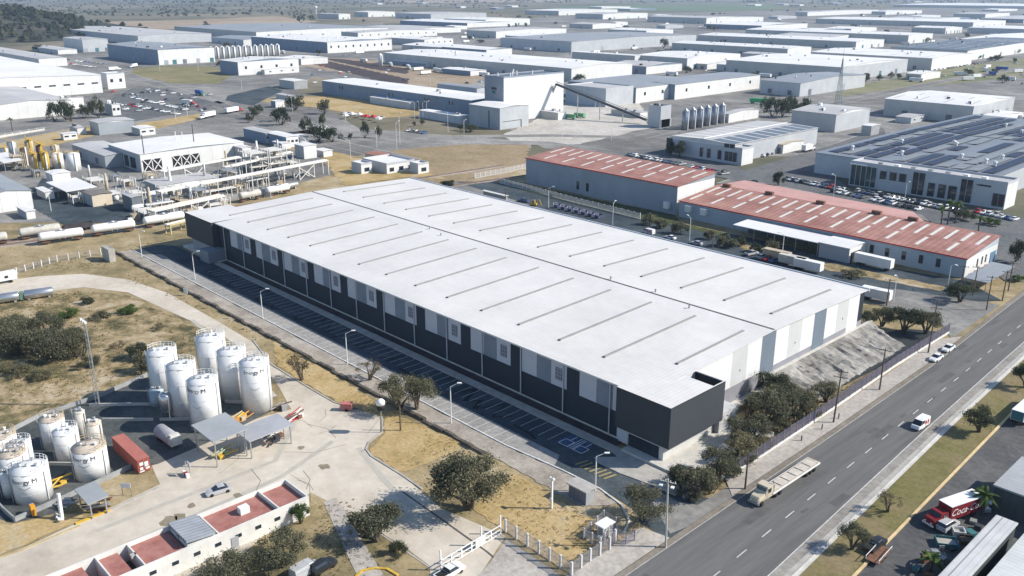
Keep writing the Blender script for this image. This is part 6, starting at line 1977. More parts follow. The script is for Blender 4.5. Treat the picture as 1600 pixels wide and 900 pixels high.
for i, (u, v, n, lab) in enumerate([(350, 712, 9, 'heap of yellow loading arms under the gabled canopy'), (378, 655, 8, 'bundle of orange pipes between the canopies and the right tall tank'), (432, 690, 7, 'rusty pump row under the lower canopy'), (150, 797, 9, 'dark pump group under the small canopy'), (95, 757, 6, 'yellow pipe run before the wide lettered tank'), (462, 655, 7, 'red and brown scrap stack beside the white pipe stub'), (440, 640, 6, 'grey pallet stack behind the lower canopy'), (112, 790, 5, 'grey pipe bundle crossing the outer bund wall')]):
    t = thing('pipe_stack', lab, 'pipes', G(u, v), rnd.uniform(-.3, .9) + 1.2)
    r = random.Random(i)
    ms = ((YEL, YEL, mat('light_green', (.35, .42, .30), .2)), (YEL, mat('orange_paint', (.55, .26, .06), .2), TANP), (RUST, DARK, STEEL), (DARK, RUST, STEEL), (YEL, YEL, DARK), (RED, RUST, WHITE), (GREY, CONC, WOOD), (STEEL, STEEL, GREY))[i]
    for k in range(n):
        a = Vector((r.uniform(-2.6, -1), r.uniform(-1.2, 1.2), r.uniform(.2, 1.2)))
        b = a + Vector((r.uniform(1.5, 4), r.uniform(-.8, .8), r.uniform(-.3, .8)))
        MB().tube(a, b, r.uniform(.1, .2), n=6).build('pipe', ms[k % 3], t)
    for k in range(3):
        x, y = r.uniform(-2, 2), r.uniform(-1, 1)
        MB().box(x - .5, x + .5, y - .4, y + .4, 0, r.uniform(.5, 1.4)).build('pump', ms[(k + 1) % 3], t)
x, y, L, Wd, a = frame_px((214, 721), 2.75, 171, 233)
ct = thing('shipping_container', 'long red shipping container with white panels on its end', 'container', (x, y, .06), a)
L = 12.2
CRD = mat('container_red', (.38, .10, .075), .18, .7, bands=('X', .45, .12, .8))
MB().box(-L, 0, 0, Wd, .15, 2.75).build('body', CRD, ct)
MB().box(-L - .04, .04, -.04, Wd + .04, 2.755, 2.85).build('roof', mat('container_roof', (.42, .15, .12), .15, .7, bands=('X', .45, .12, .85)), ct)
for k, (y0, y1, z0, z1) in enumerate(((.15, .45, 1.6, 2.2), (.55, .85, 1.2, 2.1), (.15, .4, .7, 1.2), (.62, .92, .6, 1.0), (.1, .5, .25, .5))):
    MB().box(.005, .05, Wd * y0, Wd * y1, z0, z1).build('end_panel', WHITE, ct)
MB().box(.005, .07, Wd * .49, Wd * .51, .15, 2.7).build('lock_bar', STEEL, ct)
st = thing('barrier_stand', 'red and white barrier blocks under a small sign frame on the yard', 'barrier', G(291, 744))
for k in range(3):
    MB().box(-.9 + k * .65, -.35 + k * .65, -.3, .3, 0, .85).build('barrier_block', (WHITE, RED, WHITE)[k], st)
for s in (-.7, .8):
    MB().box(s - .06, s + .06, .35, .47, 0, 2.6).build('post', STEEL, st)
MB().box(-.1, 1.0, .48, .55, 1.9, 2.9).build('sign_panel', WHITE, st)


def sign(u, v, h, w_, hh, label, m=WHITE, rz=.8):
    t = thing('sign_board', label, 'sign', G(u, v), rz)
    for s in (-w_ / 2 + .1, w_ / 2 - .1):
        MB().box(s - .05, s + .05, -.05, .05, 0, h).build('post', STEEL, t)
    MB().box(-w_ / 2, w_ / 2, -.12, -.06, h - hh, h).build('panel', m, t)
    return t


sign(199, 775, 2.6, 1.7, .9, 'white sign panel on two posts beside the tank yard')
sign(291, 462, 2.2, 1.4, 1.5, 'white notice on a post at the grass edge of the loop road', rz=.4)
sign(938, 850, 1.6, .8, .6, 'small white notice on the transformer fence')
ps = thing('standing_pipe', 'white upright pipe with a ball foot at the tank yard edge', 'pipe', G(97, 812))
MB().tube((0, 0, 0), (-.6, .3, 4.6), .35, .3, 10).build('pipe', WHITE, ps)
for k in range(3):
    MB().tube((-1.6 + k * .9, -.6, .1), (-1.1 + k * .9, -.5, .7), .35, .3, 8).build('foot_fitting', STEEL, ps)
op = thing('guard_post', 'orange and blue guard post in front of the widest lettered tank', 'post', G(53, 805))
MB().box(-.5, .5, -.35, .35, 0, 2).build('orange_face', mat('orange_face', (.62, .30, .03), .1), op)
MB().box(-.95, -.51, -.3, .3, 0, 1.9).build('blue_face', BLUE, op)
strip('yellow_kerb_edge', [(118, 820), (172, 798)], .5, .3, YEL, th=.25)
strip('yellow_kerb_edge', [(-20, 878), (30, 862), (70, 845), (125, 822)], .35, .2, mat('worn_yellow_kerb', (.50, .40, .22), .25, .5), th=.15)
strip('yard_kerb', [(170, 798), (210, 780), (248, 762)], .4, .2, CONC, th=.15)
strip('yard_kerb', [(395, 532), (424, 570), (474, 601), (522, 629), (560, 642)], .3, .2, CONC, th=.15)
strip('yard_kerb', [(597, 652), (597, 676), (576, 692), (572, 702), (580, 713), (627, 742), (660, 765)], .35, .2, CONC, th=.15)
strip('yellow_kerb_edge', [(556, 902), (566, 893), (585, 889), (605, 890), (622, 900)], .4, .25, YEL, th=.2)
strip('joint_line', [(628, 768), (690, 812), (760, 862), (800, 895)], .35, .075, mat('dark_joint', (.10, .095, .085), .3))
strip('joint_line', [(535, 797), (600, 838), (676, 890)], .3, .075, CONC)
zone('driveway_slab', [(735, 915), (765, 880), (792, 842), (870, 896), (890, 915)], .09, PAVE)
zone('driveway_slab', [(505, 785), (525, 778), (600, 900), (560, 905)], .08, PAVE)
trk = MB()
for (pts) in ([(470, 640), (430, 720), (330, 760), (150, 830)], [(520, 690), (440, 745), (340, 790), (200, 850)], [(560, 700), (600, 750), (680, 830)], [(300, 500), (380, 570), (430, 620)]):
    strip('', pts, 1.1, .071, None, mb=trk)
structure('tyre_marks', trk, mat('tyre_dust', (.44, .41, .35), .12, .4))
stn = MB()
rq = random.Random(4)
for u, v, s in ((265, 815, 2.0), (282, 808, 1.4), (372, 775, 1.3), (300, 790, 1.), (505, 730, 1.4), (420, 800, 1.2), (470, 700, 1.)):
    c = G(u, v)
    stn.add([(c.x + s * rq.uniform(.6, 1.2) * math.cos(k * .6), c.y + s * rq.uniform(.4, .9) * math.sin(k * .6), .078) for k in range(10)], [tuple(range(10))])
structure('oil_stains', stn, mat('oil_stain', (.27, .23, .16), .3, .9))

# ------------------------------------------------------------------ red roofed building at the lower left
ZG = 3.7
A_, B_, C_ = G(446, 748, ZG), G(482, 775, ZG), G(120, 892, ZG)
gx0, gx1, gy1 = A_.x, B_.x, (A_.y + B_.y) / 2
gy0 = C_.y - 16
gb = thing('service_building', 'long white-walled building with red flat roofs at the lower left', 'building', (gx1, gy1, 0))
Lg, Wg = gy1 - gy0, gx1 - gx0
WR_ = mat('render_white', (.66, .65, .61), .12, .4)
m_ = MB()
m_.box(-.25, 0, -Lg, 0, 0, ZG).build('wall', WR_, gb)
MB().box(-Wg, -Wg + .25, -Lg, 0, 0, ZG).build('wall', WR_, gb)
MB().box(-Wg + .251, -.251, -.25, 0, 0, ZG).build('wall', WR_, gb)
RFR = mat('red_flat_roof', (.34, .13, .105), .18, .5, c2=(.40, .19, .16))
ys = [G(u, v, ZG).y - gy1 for u, v in ((408, 770), (320, 812), (268, 830), (208, 860), (160, 884))]
secs = [(-.26, ys[0], 2.9, RFR), (ys[0] - .25, ys[1], 2.9, RFR), (ys[2], ys[3], 3.0, RFR), (ys[3] - 1.6, ys[4], 2.9, RFR), (ys[4] - 2, -Lg, 2.9, RFR)]
for a, b, z, m in secs:
    MB().box(-Wg + .252, -.252, b + .12, a - .01, 0, z).build('roof_section', m, gb)
    MB().box(-Wg + .252, -.252, b - .12, b + .11, 0, ZG - .1).build('parapet', WR_, gb)
MB().box(-Wg + .5, -.8, ys[2] + .3, ys[1] - .4, 0, 3.5).build('raised_room', WR_, gb)
MB().extr([(ys[2] + .1, 4.5), (ys[1] - .5, 4.0), (ys[1] - .5, 3.6), (ys[2] + .1, 4.1)], -Wg + .3, -.5).build('corrugated_roof', mat('corrugated_grey', (.30, .32, .35), .15, .4, bands=('X', .8, .2, .7)), gb)
MB().box(-Wg + 1, -.5, ys[3] - 1.5, ys[3] - .2, 0, 1.2).build('courtyard_floor', DARK, gb)
p = G(381, 800, 3) - gb.location
MB().box(p.x - .6, p.x + .6, p.y - .8, p.y + .8, 2.9, 4.1).build('air_unit', WHITE, gb)
for u, v in ((300, 860), (215, 878)):
    p = G(u, v, 3)
    MB().box(-Wg * .6, -Wg * .6 + .7, p.y - gy1 - .4, p.y - gy1 + .4, 3.05, 3.6).build('roof_hatch', CONC, gb)
for k in range(9):
    y = -2.5 - k * 3.4
    MB().box(.003, .07, y - .5, y + .5, 1.7, 2.3).build('window', GLASS, gb)
MB().box(.003, .09, -14, -12.8, 0, 2.1).build('door', GREY, gb)

# ------------------------------------------------------------------ small things around the gate
ks, L, Wd, ro = shed('kiosk', 'grey flat-roofed kiosk beside the car park exit', 'kiosk', (916, 768), 2.9, 889, 929, 0, mat('kiosk_slate', (.15, .16, .20), .15, bands=('X', .9, .08, .6)), mat('kiosk_roof', (.42, .40, .37), .15), rise=.1, wmat2=GREY)
tf, L, Wd, ro = shed('transformer_box', 'white cabinet transformer inside its own small fence', 'transformer', (943, 823), 2.4, 934, 957, 0, WHITE, WHITE, rise=.05)
MB().box(-L * .8, -L * .2, -.08, -.003, .4, 2).build('door', GREY, tf)
MB().box(.003, .4, Wd * .1, Wd * .9, .3, 1.3).build('radiator', GREY, tf)
MB().box(-L - .4, .6, -.4, -.005, 0, .25).build('plinth', CONC, tf)
cc, L, Wd, ro = shed('concrete_hut', 'plain concrete cube at the fence corner by the railway', 'hut', (169, 391), 4.2, 158, 179, 0, CONC, CONC, ridge='flat', parapet=.1)
ut = thing('float_tank', 'round black and white tank on a pole in the yard', 'pole tank', G(597, 676))
MB().tube((0, 0, 0), (0, 0, 5.2), .1, n=8).build('pole', STEEL, ut)
b = MB(); b.sm = True
b.lathe([(.05, 5.0), (.8, 5.2), (.85, 6.2)], 14).build('lower_half', BLACK, ut)
b = MB(); b.sm = True
b.lathe([(.87, 6.2), (.87, 6.9), (.5, 7.3), (.05, 7.4)], 14).build('upper_half', WHITE, ut)
rt = thing('red_trailer', 'small red and pink trailer box at the kerb below the bare tree', 'trailer', G(543, 641), .7)
MB().box(-1.3, 1.1, -.7, .7, .45, 1.7).build('body', mat('pinkish_red', (.50, .17, .15), .2, 1), rt)
MB().bar((1.1, 0, .5), (2.3, 0, .45), .1).build('drawbar', DARK, rt)
wheels(rt, (0,), 1.7, .35)
fpt = thing('fire_post', 'white post with a grey box in the yellow grass', 'post', G(862, 795))
MB().box(-.14, .14, -.14, .14, 0, 6).build('post', WHITE, fpt)
MB().box(-.3, .3, -.32, -.15, 1.4, 2.2).build('box', WHITE, fpt)
MB().box(-.5, .5, -.2, .2, 5.7, 6).build('cap', WHITE, fpt)
p_ = G(1365, 885)
tn = thing('silver_tanker', 'two silver tank barrels in line at the left frame edge', 'tank', G(-16, 477), ang((-16, 477), (62, 466)))
for k in range(2):
    b = MB(); b.sm = True
    b.T = Matrix.Translation((k * 8.6, 0, 1.6)) @ Matrix.Rotation(PI / 2, 4, 'Y')
    b.lathe([(.05, 0), (1.1, .1), (1.35, .4), (1.35, 7.2), (1.1, 7.5), (.05, 7.6)], 16).build('barrel', mat('polished_steel', (.55, .56, .57), .1, rough=.25, metal=.8), tn)
MB().box(7.62, 8.58, -.9, .9, .5, 2.6).build('coupling', mat('dull_green', (.14, .24, .18), .2), tn)
for x in (1.2, 6.4, 9.8, 15):
    MB().box(x - .3, x + .3, -.9, .9, 0, .6).build('saddle', CONC, tn)
t = thing('box_trailer', 'white box trailer cut by the left edge below the railway fence', 'trailer', G(-2, 444), ang((0, 443), (26, 438)))
MB().box(-5, 5, -1.25, 1.25, 1, 3.4).build('trailer_box', WHITE, t)
MB().box(1.6, 2.6, -1.3, -1.26, 1.7, 2.5).build('window', GLASS, t)
wheels(t, (-3.4, 3.2), 2.4, .45)
ym = thing('yellow_digger', 'yellow compact digger in the side street behind the warehouse', 'digger', G(834, 322), .4)
MB().box(-1.2, 1.2, -.8, .8, .4, 1.3).build('body', YEL, ym)
MB().box(-.5, .5, -.6, .6, 1.31, 2.5).build('cab', mat('digger_cab', (.30, .22, .08), .2), ym)
MB().bar((1, 0, 1.2), (2.4, 0, 2.8), .3).build('boom', YEL, ym)
MB().bar((2.4, 0, 2.8), (3.3, 0, .8), .25).build('dipper_arm', YEL, ym)
for s in (-1, 1):
    MB().box(-1.4, 1.4, s * .75 - .2, s * .75 + .2, 0, .55).build('track', BLACK, ym)
for i in range(7):
    u, v = 872 + i * 10.6, 325 + i * 2.7
    t = thing('skip_bin', 'dark open skip with an arched frame in the row of seven, %s from the left' % ('first', 'second', 'third', 'fourth', 'fifth', 'sixth', 'seventh')[i], 'skip', G(u, v), 0, 'row of seven skips in the side street')
    MB().add([(-.8, -1.2, .2), (.8, -1.2, .2), (.8, 1.2, .2), (-.8, 1.2, .2), (-1.1, -1.6, 1.5), (1.1, -1.6, 1.5), (1.1, 1.6, 1.5), (-1.1, 1.6, 1.5)], [(3, 2, 1, 0), (0, 1, 5, 4), (1, 2, 6, 5), (2, 3, 7, 6), (3, 0, 4, 7)]).build('body', mat('skip_blue', (.10, .11, .19), .2), t)
    MB().bar((-1.0, -1.65, .2), (-1.0, -1.65, 2.3), .15).bar((-1.0, -1.65, 2.3), (.9, -1.65, 2.5), .15).build('frame', WHITE, t)
# lower right yard
PR = mat('pale_corrugated', (.52, .52, .51), .14, .2, rough=.55, bands=('X', .9, .2, .86))
pA, pB = G(1556, 757, 5.2), G(1591, 712, 5.2)
s_ = thing('yard_shed', 'grey flat-roofed shed at the right edge beyond the drinks lorry', 'shed', (pA.x, pA.y, 0))
Ly = pB.y - pA.y
MB().box(0, 22, 0, Ly, 0, 4.9).build('wall', mat('dark_shed_wall', (.07, .085, .085), .2, bands=('X', 1.2, .1, .8)), s_)
MB().box(-.3, 22.3, -.3, Ly + .3, 4.91, 5.2).build('roof', RG if False else mat('mid_grey_sheet', (.34, .35, .36), .14, .15, bands=('Y', 1.1, .15, .9)), s_)
pA, pB, pC = G(1557, 804, 4.6), G(1587, 822, 4.6), G(1606, 826, 4.6)
s_ = thing('yard_shed', 'long pale corrugated shed roof cut by the lower right corner, left of two', 'shed', (pA.x, pA.y, 0))
w1 = pB.x - pA.x
MB().box(.2, w1 - .2, -48, -.2, 0, 4.3).build('wall', mat('dark_shed_wall', (.07, .085, .085), .2), s_)
MB().box(0, w1, -48, 0, 4.31, 4.6).build('roof', PR, s_)
MB().box(w1 * .32, w1 * .36, -47.9, -.1, 4.605, 4.7).build('roof_seam', GREY, s_)
x2 = pC.x - pA.x
s2 = thing('yard_shed', 'wide pale corrugated shed roof in the lower right corner, right of two', 'shed', (pA.x + x2, pC.y, 0))
MB().box(.2, 26, -48, -.2, 0, 4.3).build('wall', mat('blue_shed_wall', (.05, .12, .17), .2), s2)
MB().box(0, 26.2, -48, 0, 4.31, 4.6).build('roof', mat('pale_corrugated_cross', (.54, .55, .53), .14, .2, rough=.55, bands=('Y', .9, .2, .88)), s2)
for k in range(7):
    x = w1 + (x2 - w1) * .5
    o = thing('gas_bottle', 'blue and white gas bottle group in the alley between the two pale roofs', 'gas bottles', (pA.x + x + rnd.uniform(-.3, .3), pA.y - 6 - k * 2.6, .13), 0, 'gas bottles between the pale roofs')
    b = MB(); b.sm = True
    b.lathe([(.4, 0), (.4, 1.2), (.25, 1.5), (.1, 1.6)], 10).build('bottle', BLUE if k % 2 else mat('sky_blue', (.14, .28, .42), .1), o)
for u, v, lab, mm_, sz in ((1478, 852, 'teal open skip in the shade beside the pale shed', TEAL, (1.6, 1.2, 1.0)), (1497, 836, 'white square crate behind the red drinks lorry', WHITE, (.9, .9, 1.1)), (1510, 848, 'dark pallet stack beside the white crate', WOOD, (1.1, 1, .9)), (1462, 872, 'grey scrap heap box along the pale shed', GREY, (1.4, .8, .7))):
    t = thing('yard_crate', lab, 'crate', G(u, v), .6)
    x, y, h = sz
    MB().box(-x, x, -y, y, 0, .12).box(-x, x, -y, -y + .1, .121, h).box(-x, x, y - .1, y, .121, h).box(-x, -x + .1, -y + .101, y - .101, .121, h).box(x - .1, x, -y + .101, y - .101, .121, h).build('sides', mm_, t)
    MB().box(-x + .12, x - .12, -y + .12, y - .12, .13, h * .6).build('contents', rnd.choice((STEEL, CONC, WOOD)), t)
tl = thing('flat_trailer', 'rusty white flat trailer with railings on the frontage kerb', 'trailer', G(1372, 872), ang((1356, 886), (1392, 846)))
MB().box(-2.6, 2.6, -1, 1, .6, .75).build('deck', RUST, tl)
for s in (-1, 1):
    MB().bar((-2.6, s, 1.3), (2.6, s, 1.3), .08).build('rail', WHITE, tl)
    for x in (-2.5, 0, 2.5):
        MB().bar((x, s, .76), (x, s, 1.3), .08).build('rail_post', WHITE, tl)
wheels(tl, (-.6, .6), 2, .4)
sign(1470, 862, 1.2, .8, .5, 'low pale notice in front of the pale shed', CONCL)
# sloped bank and pond beside the end wall
bk = MB()
rb_ = random.Random(6)
NX, NY = 14, 64
vs, fs = [], []
for j in range(NY + 1):
    y = 40 + 52 * j / NY
    wd = 10.9 * min(1, .35 + (y - 40) / 7, .25 + (92 - y) / 5)
    for i in range(NX + 1):
        q = i / NX
        e = min(i, 3) / 3 * (1 if 0 < j < NY else 0)
        gul = .28 * math.sin(y * 2.1 + math.sin(y * .7) * 2) * math.sin(q * PI)
        vs.append((.9 + wd * q, y + .35 * math.sin(q * 9 + y), max(.02, 2.9 * (1 - q) ** .8 + e * (gul + rb_.uniform(-.22, .22)))))
for j in range(NY):
    for i in range(NX):
        k = j * (NX + 1) + i
        fs.append((k, k + 1, k + NX + 2, k + NX + 1))
bk.add(vs, fs)
structure('terrain_bank', bk, ground_mat('stained_concrete_bank', [(.10, .095, .085), (.21, .20, .18), (.31, .295, .27), (.40, .385, .355)], (.12, .6, 2.6), stretch=(.35, 1, 1)))
MB().box(.13, .9, 40, 92, 2.2, 3.05).build('bank_wall', CONCL, wh)
zone('dark_basin', [(4, 92), (12.6, 88), (12.8, 70), (11.6, 50), (10.5, 86), (5, 98)], .17, mat('basin_dark', (.028, .035, .038), .25, .3), px=False)  # basin drawn as a flat sheet in one dark colour
zone('dark_basin', [(6, 100), (12.8, 104), (13, 86), (9.8, 88.2), (4, 92)], .18, mat('basin_dark', (.028, .035, .038), .25, .3), px=False)


# ------------------------------------------------------------------ fences
def fence(label, pts, H, sp, pm, barm, wall=0., wm_=None, group=None, bars=6, bw=.05, pw=.14, px=True, name='fence', z=0.):
    P = [G(*q) if px else Vector((q[0], q[1], 0)) for q in pts]
    t = thing(name, label, 'fence', (P[0].x, P[0].y, z), 0, group)
    O = P[0]
    pmesh = MB().box(-pw / 2, pw / 2, -pw / 2, pw / 2, 0, H).mesh('post', pm)
    cache = {}
    first = True
    for a, b in zip(P, P[1:]):
        d = b - a
        Ln = d.length
        n = max(1, round(Ln / sp))
        s = Ln / n
        th = math.atan2(d.y, d.x)
        pb = MB()
        for k in range(bars):
            x = s * (k + .5) / bars
            pb.box(x - bw / 2, x + bw / 2, -.02, .02, wall + .06, H - .12)
        for zz in (wall + .15, (H + wall) / 2, H - .2):
            pb.box(.02, s - .02, .021, .06, zz - .03, zz + .03)
        me = pb.mesh('panel', barm)
        for k in range(n):
            c = a + d * (k / n) - O
            o = bpy.data.objects.new('panel', me); COL.objects.link(o); o.parent = t; o.location = c; o.rotation_euler = (0, 0, th)
            o = bpy.data.objects.new('post', pmesh); COL.objects.link(o); o.parent = t; o.location = c; o.rotation_euler = (0, 0, th)
        if wall:
            MB().bar(a - O + Vector((0, 0, wall / 2)), b - O + Vector((0, 0, wall / 2)), .3, wall).build('base_wall', wm_ or CONCL, t)
    o = bpy.data.objects.new('post', pmesh); COL.objects.link(o); o.parent = t; o.location = P[-1] - O
    return t


PUR = mat('violet_grey_fence', (.20, .19, .25), .1)
fence('long violet-grey mesh fence on a white base wall along the boulevard pavement', [(1066, 778), (1170, 728), (1300, 641), (1400, 572), (1482, 521)], 2.9, 2.6, PUR, PUR, .55, WR_, bars=12, bw=.06)
WF = mat('white_fence_steel', (.58, .57, .56), .1)
fence('white pillared mesh fence around the yellow grass by the gate', [(790, 832), (842, 866), (893, 900), (922, 878), (952, 860), (961, 848)], 2.5, 2.6, WF, mat('grey_mesh', (.33, .32, .33), .1), 0, bars=12, bw=.05, pw=.32)
fence('small white fence boxed around the transformer cabinet', [(912, 843), (943, 815), (962, 826), (938, 858), (912, 843)], 2.2, 1.8, WF, mat('grey_mesh', (.33, .32, .33), .1), 0, bars=8, bw=.05, pw=.2)
fence('short violet fence screen beside the transformer fence', [(964, 843), (978, 852), (991, 846)], 2.2, 1.8, PUR, PUR, 0, bars=8)
fence('white railing fence along the railway at the left', [(-30, 447), (40, 424), (90, 409), (158, 398)], 2.2, 3.2, WHITE, mat('grey_mesh', (.33, .32, .33), .1), 0, bars=8, pw=.22)
fence('white fence in front of the taller red-roofed shed', [(782, 287), (830, 299), (900, 318), (1000, 343)], 2.6, 3.2, WHITE, WF, .3, bars=9, bw=.12, pw=.22)
fence('white fence at the dry field corner, left of the red-roofed sheds', [(742, 279), (790, 270), (822, 263)], 2.6, 3.2, WHITE, WF, .3, bars=9, bw=.12, pw=.22)
fence('pale fence along the road before the grain works', [(560, 214), (640, 226), (720, 224)], 2, 6, CONCL, CONCL, .3, bars=6, bw=.1)
fence('white wall fence along the plant road at the left edge', [(-40, 222), (20, 212), (70, 204)], 2.4, 5, WHITE, WF, 1.2, bars=6)
lw = thing('hedge_wall', 'low dark stone edge between gravel walk and dry grass', 'wall', (-206, -22.6, 0))
lwb = MB()
for k in range(60):
    x = k * 3.1
    lwb.box(x, x + 3.05, -.4 + .25 * math.sin(k * 1.7), .35 + .25 * math.sin(k * 1.7), 0, .55 + .2 * math.sin(k * 2.3))
lwb.build('stone_edge', mat('dark_stone_edge', (.12, .105, .085), .4, .8), lw)

# gate
ga, gb_ = G(690, 892), G(783, 836)
d = gb_ - ga
gt = thing('sliding_gate', 'white tubular sliding gate across the driveway', 'gate', ga, math.atan2(d.y, d.x))
Ln = d.length
for z in (.35, 1.1, 1.9):
    MB().box(0, Ln, -.06, .06, z - .06, z + .06).build('rail', WHITE, gt)
for k in range(7):
    x = Ln * k / 6
    hgt = 3.6 if k in (0, 4, 6) else 1.9
    MB().box(x - .1, x + .1, .065, .25, 0, hgt).build('gate_post', WHITE, gt)
MB().box(Ln * .55, Ln * .72, -.1, -.061, .5, 1.8).build('gate_panel', WF, gt)


# ------------------------------------------------------------------ poles and lamps
def lamp_post(u, v, h, label, group, heading, src=[]):
    if src:
        r = dup(src[0], G(u, v), heading, label, group)
        r.scale = (1, 1, h / 9)
        return r
    t = thing('lamp_post', label, 'street lamp', G(u, v), heading, group)
    MB().tube((0, 0, 0), (0, 0, 8.2), .13, .09, 8).build('pole', WHITE, t)
    MB().tube((0, 0, 8.2), (1.5, 0, 9), .08, .06, 6).build('arm', WHITE, t)
    MB().box(1.4, 2.3, -.22, .22, 8.95, 9.12).build('lamp_head', WHITE, t)
    src.append(t)
    return t


LG = 'white lamp posts of the warehouse car park'
hd = math.radians(48)
for i, (u, v, h) in enumerate([(305, 437, 7.6), (411, 499, 8.6), (543, 570, 8.6), (705, 662, 9.0), (930, 768, 7.6)]):
    lamp_post(u, v, h, 'white lamp post at the parking kerb, %s' % ('first from the far end', 'second from the far end', 'middle one left of the bare tree', 'beside the umbrella trees', 'nearest, by the kiosk')[i], LG, hd)
LS = 'street lamps of the side streets'
for i, (u, v, h) in enumerate([(857, 326, 9), (957, 352, 9), (1077, 377, 9), (1222, 400, 8), (1396, 470, 8), (1480, 452, 8), (222, 402, 9)]):
    lamp_post(u, v, h, 'pale lamp post %s' % ('by the white fence of the taller red-roofed shed, left one', 'by the white fence of the taller red-roofed shed, right one', 'under the air units of the red-roofed buildings', 'before the white flat canopy', 'at the far corner of the warehouse', 'by the grey carport', 'at the far end of the car park by the railway')[i], LS, hd + i)
for i, (u, v, h) in enumerate([(625, 226, 18), (620, 232, 15), (700, 207, 12), (648, 186, 12), (655, 186, 12), (661, 186, 12), (667, 186, 12), (589, 232, 11), (548, 248, 10), (457, 174, 10), (540, 190, 12), (725, 208, 8), (672, 136, 10), (1302, 308, 10), (1413, 316, 9), (82, 300, 9), (80, 330, 9), (310, 110, 8), (250, 112, 8), (378, 140, 8), (275, 188, 9), (293, 182, 9), (930, 170, 8), (950, 178, 8), (915, 210, 9), (955, 220, 9), (878, 216, 9), (1132, 182, 8)]):
    lamp_post(u, v, h, 'thin white lamp post standing among the roads and yards of the middle distance', 'thin white lamp posts of the middle distance', i * 1.3)
PG = 'utility poles of the neighbourhood'


def upole(u, v, h, label, m, arms=1, lean=0.):
    t = thing('utility_pole', label, 'utility pole', G(u, v), .35, PG)
    MB().tube((0, 0, 0), (lean, 0, h), .19, .12, 8).build('pole', m, t)
    for k in range(arms):
        z = h - .5 - k * 1.3
        MB().bar((lean - 1.3, 0, z), (lean + 1.3, 0, z), .12).build('cross_arm', m, t)
        for x in (-1.15, -.4, .4, 1.15):
            MB().tube((lean + x, 0, z + .06), (lean + x, 0, z + .35), .07, n=6).build('insulator', WHITE if m is not WOOD else GREY, t)
    return t


up = upole(1040, 856, 12.3, 'pale concrete utility pole with two white lamps at the pavement corner', CONCL, 1, -.3)
for s in (-1, 1):
    MB().box(s * .9 - .25 - .3, s * .9 + .25 - .3, -.9, -.3, 11.3, 11.5).build('lamp_head', WHITE, up)
upole(1302, 661, 12, 'wooden pole on the pavement below the sloped bank', WOOD, 2, .3)
upole(1374, 610, 10, 'wooden pole on the pavement at the middle of the mesh fence', WOOD, 1)
upole(1450, 552, 13.5, 'tall wooden pole on the pavement near the white cars', WOOD, 2, .2)
upole(1164, 765, 7.5, 'short wooden pole beside the flatbed lorry', WOOD, 0)
for i, (u, v, h) in enumerate([(1541, 485, 10), (1566, 470, 9), (1520, 462, 9), (1575, 455, 9), (1500, 455, 8), (1060, 232, 9), (626, 673, 5.5), (1112, 402, 8), (1385, 478, 8), (790, 320, 7)]):
    upole(u, v, h, 'dark pole %s' % ('across the side street, nearest the boulevard', 'at the far boulevard kerb', 'before the carport, left one', 'beyond the carport, right one', 'left of the carport', 'before the striped-roof office', 'low one in the yellow grass by the yard', 'in the side street by the parked cars', 'by the street corner trees', 'behind the warehouse far corner')[i], WOOD, 1 if h > 6 else 0)
lm_ = thing('light_mast', 'slim lattice light mast with three floodlights on the left mound', 'light mast', G(154, 634))
mh = solve_h(G(154, 634), 503)
mb = MB()
for k in range(16):
    z0, z1 = mh * k / 16, mh * (k + 1) / 16
    for i in range(3):
        a0, a1 = i * 2.094, (i + 1) * 2.094
        w0 = .45 - .2 * k / 16
        mb.bar((w0 * math.cos(a0), w0 * math.sin(a0), z0), (w0 * math.cos(a0), w0 * math.sin(a0), z1), .09)
        mb.bar((w0 * math.cos(a0), w0 * math.sin(a0), z0), (w0 * math.cos(a1), w0 * math.sin(a1), z1), .05)
mb.build('lattice', STEEL, lm_)
MB().bar((-1.3, 0, mh), (1.3, 0, mh), .12).build('lamp_bar', STEEL, lm_)
for x in (-1.2, 0, 1.2):
    MB().box(x - .3, x + .3, -.5, -.07, mh + .05, mh + .5).build('floodlight', WHITE, lm_)
MB().tube((0, 0, mh), (0, 0, mh + 2.6), .05, n=5).build('lightning_rod', STEEL, lm_)
for i, (u, v) in enumerate([(1284, 672), (1252, 690), (1310, 655)]):
    t = thing('bollard', 'short dark post on the pavement along the mesh fence, %s' % ('middle of three', 'nearest of three', 'farthest of three')[i], 'bollard', G(u, v), 0, 'short posts on the pavement')
    MB().tube((0, 0, .2), (0, 0, 1.3), .12, n=8).build('post', DARK, t)
    MB().tube((0, 0, 1.3), (0, 0, 1.4), .16, .1, n=8).build('cap', GREY, t)
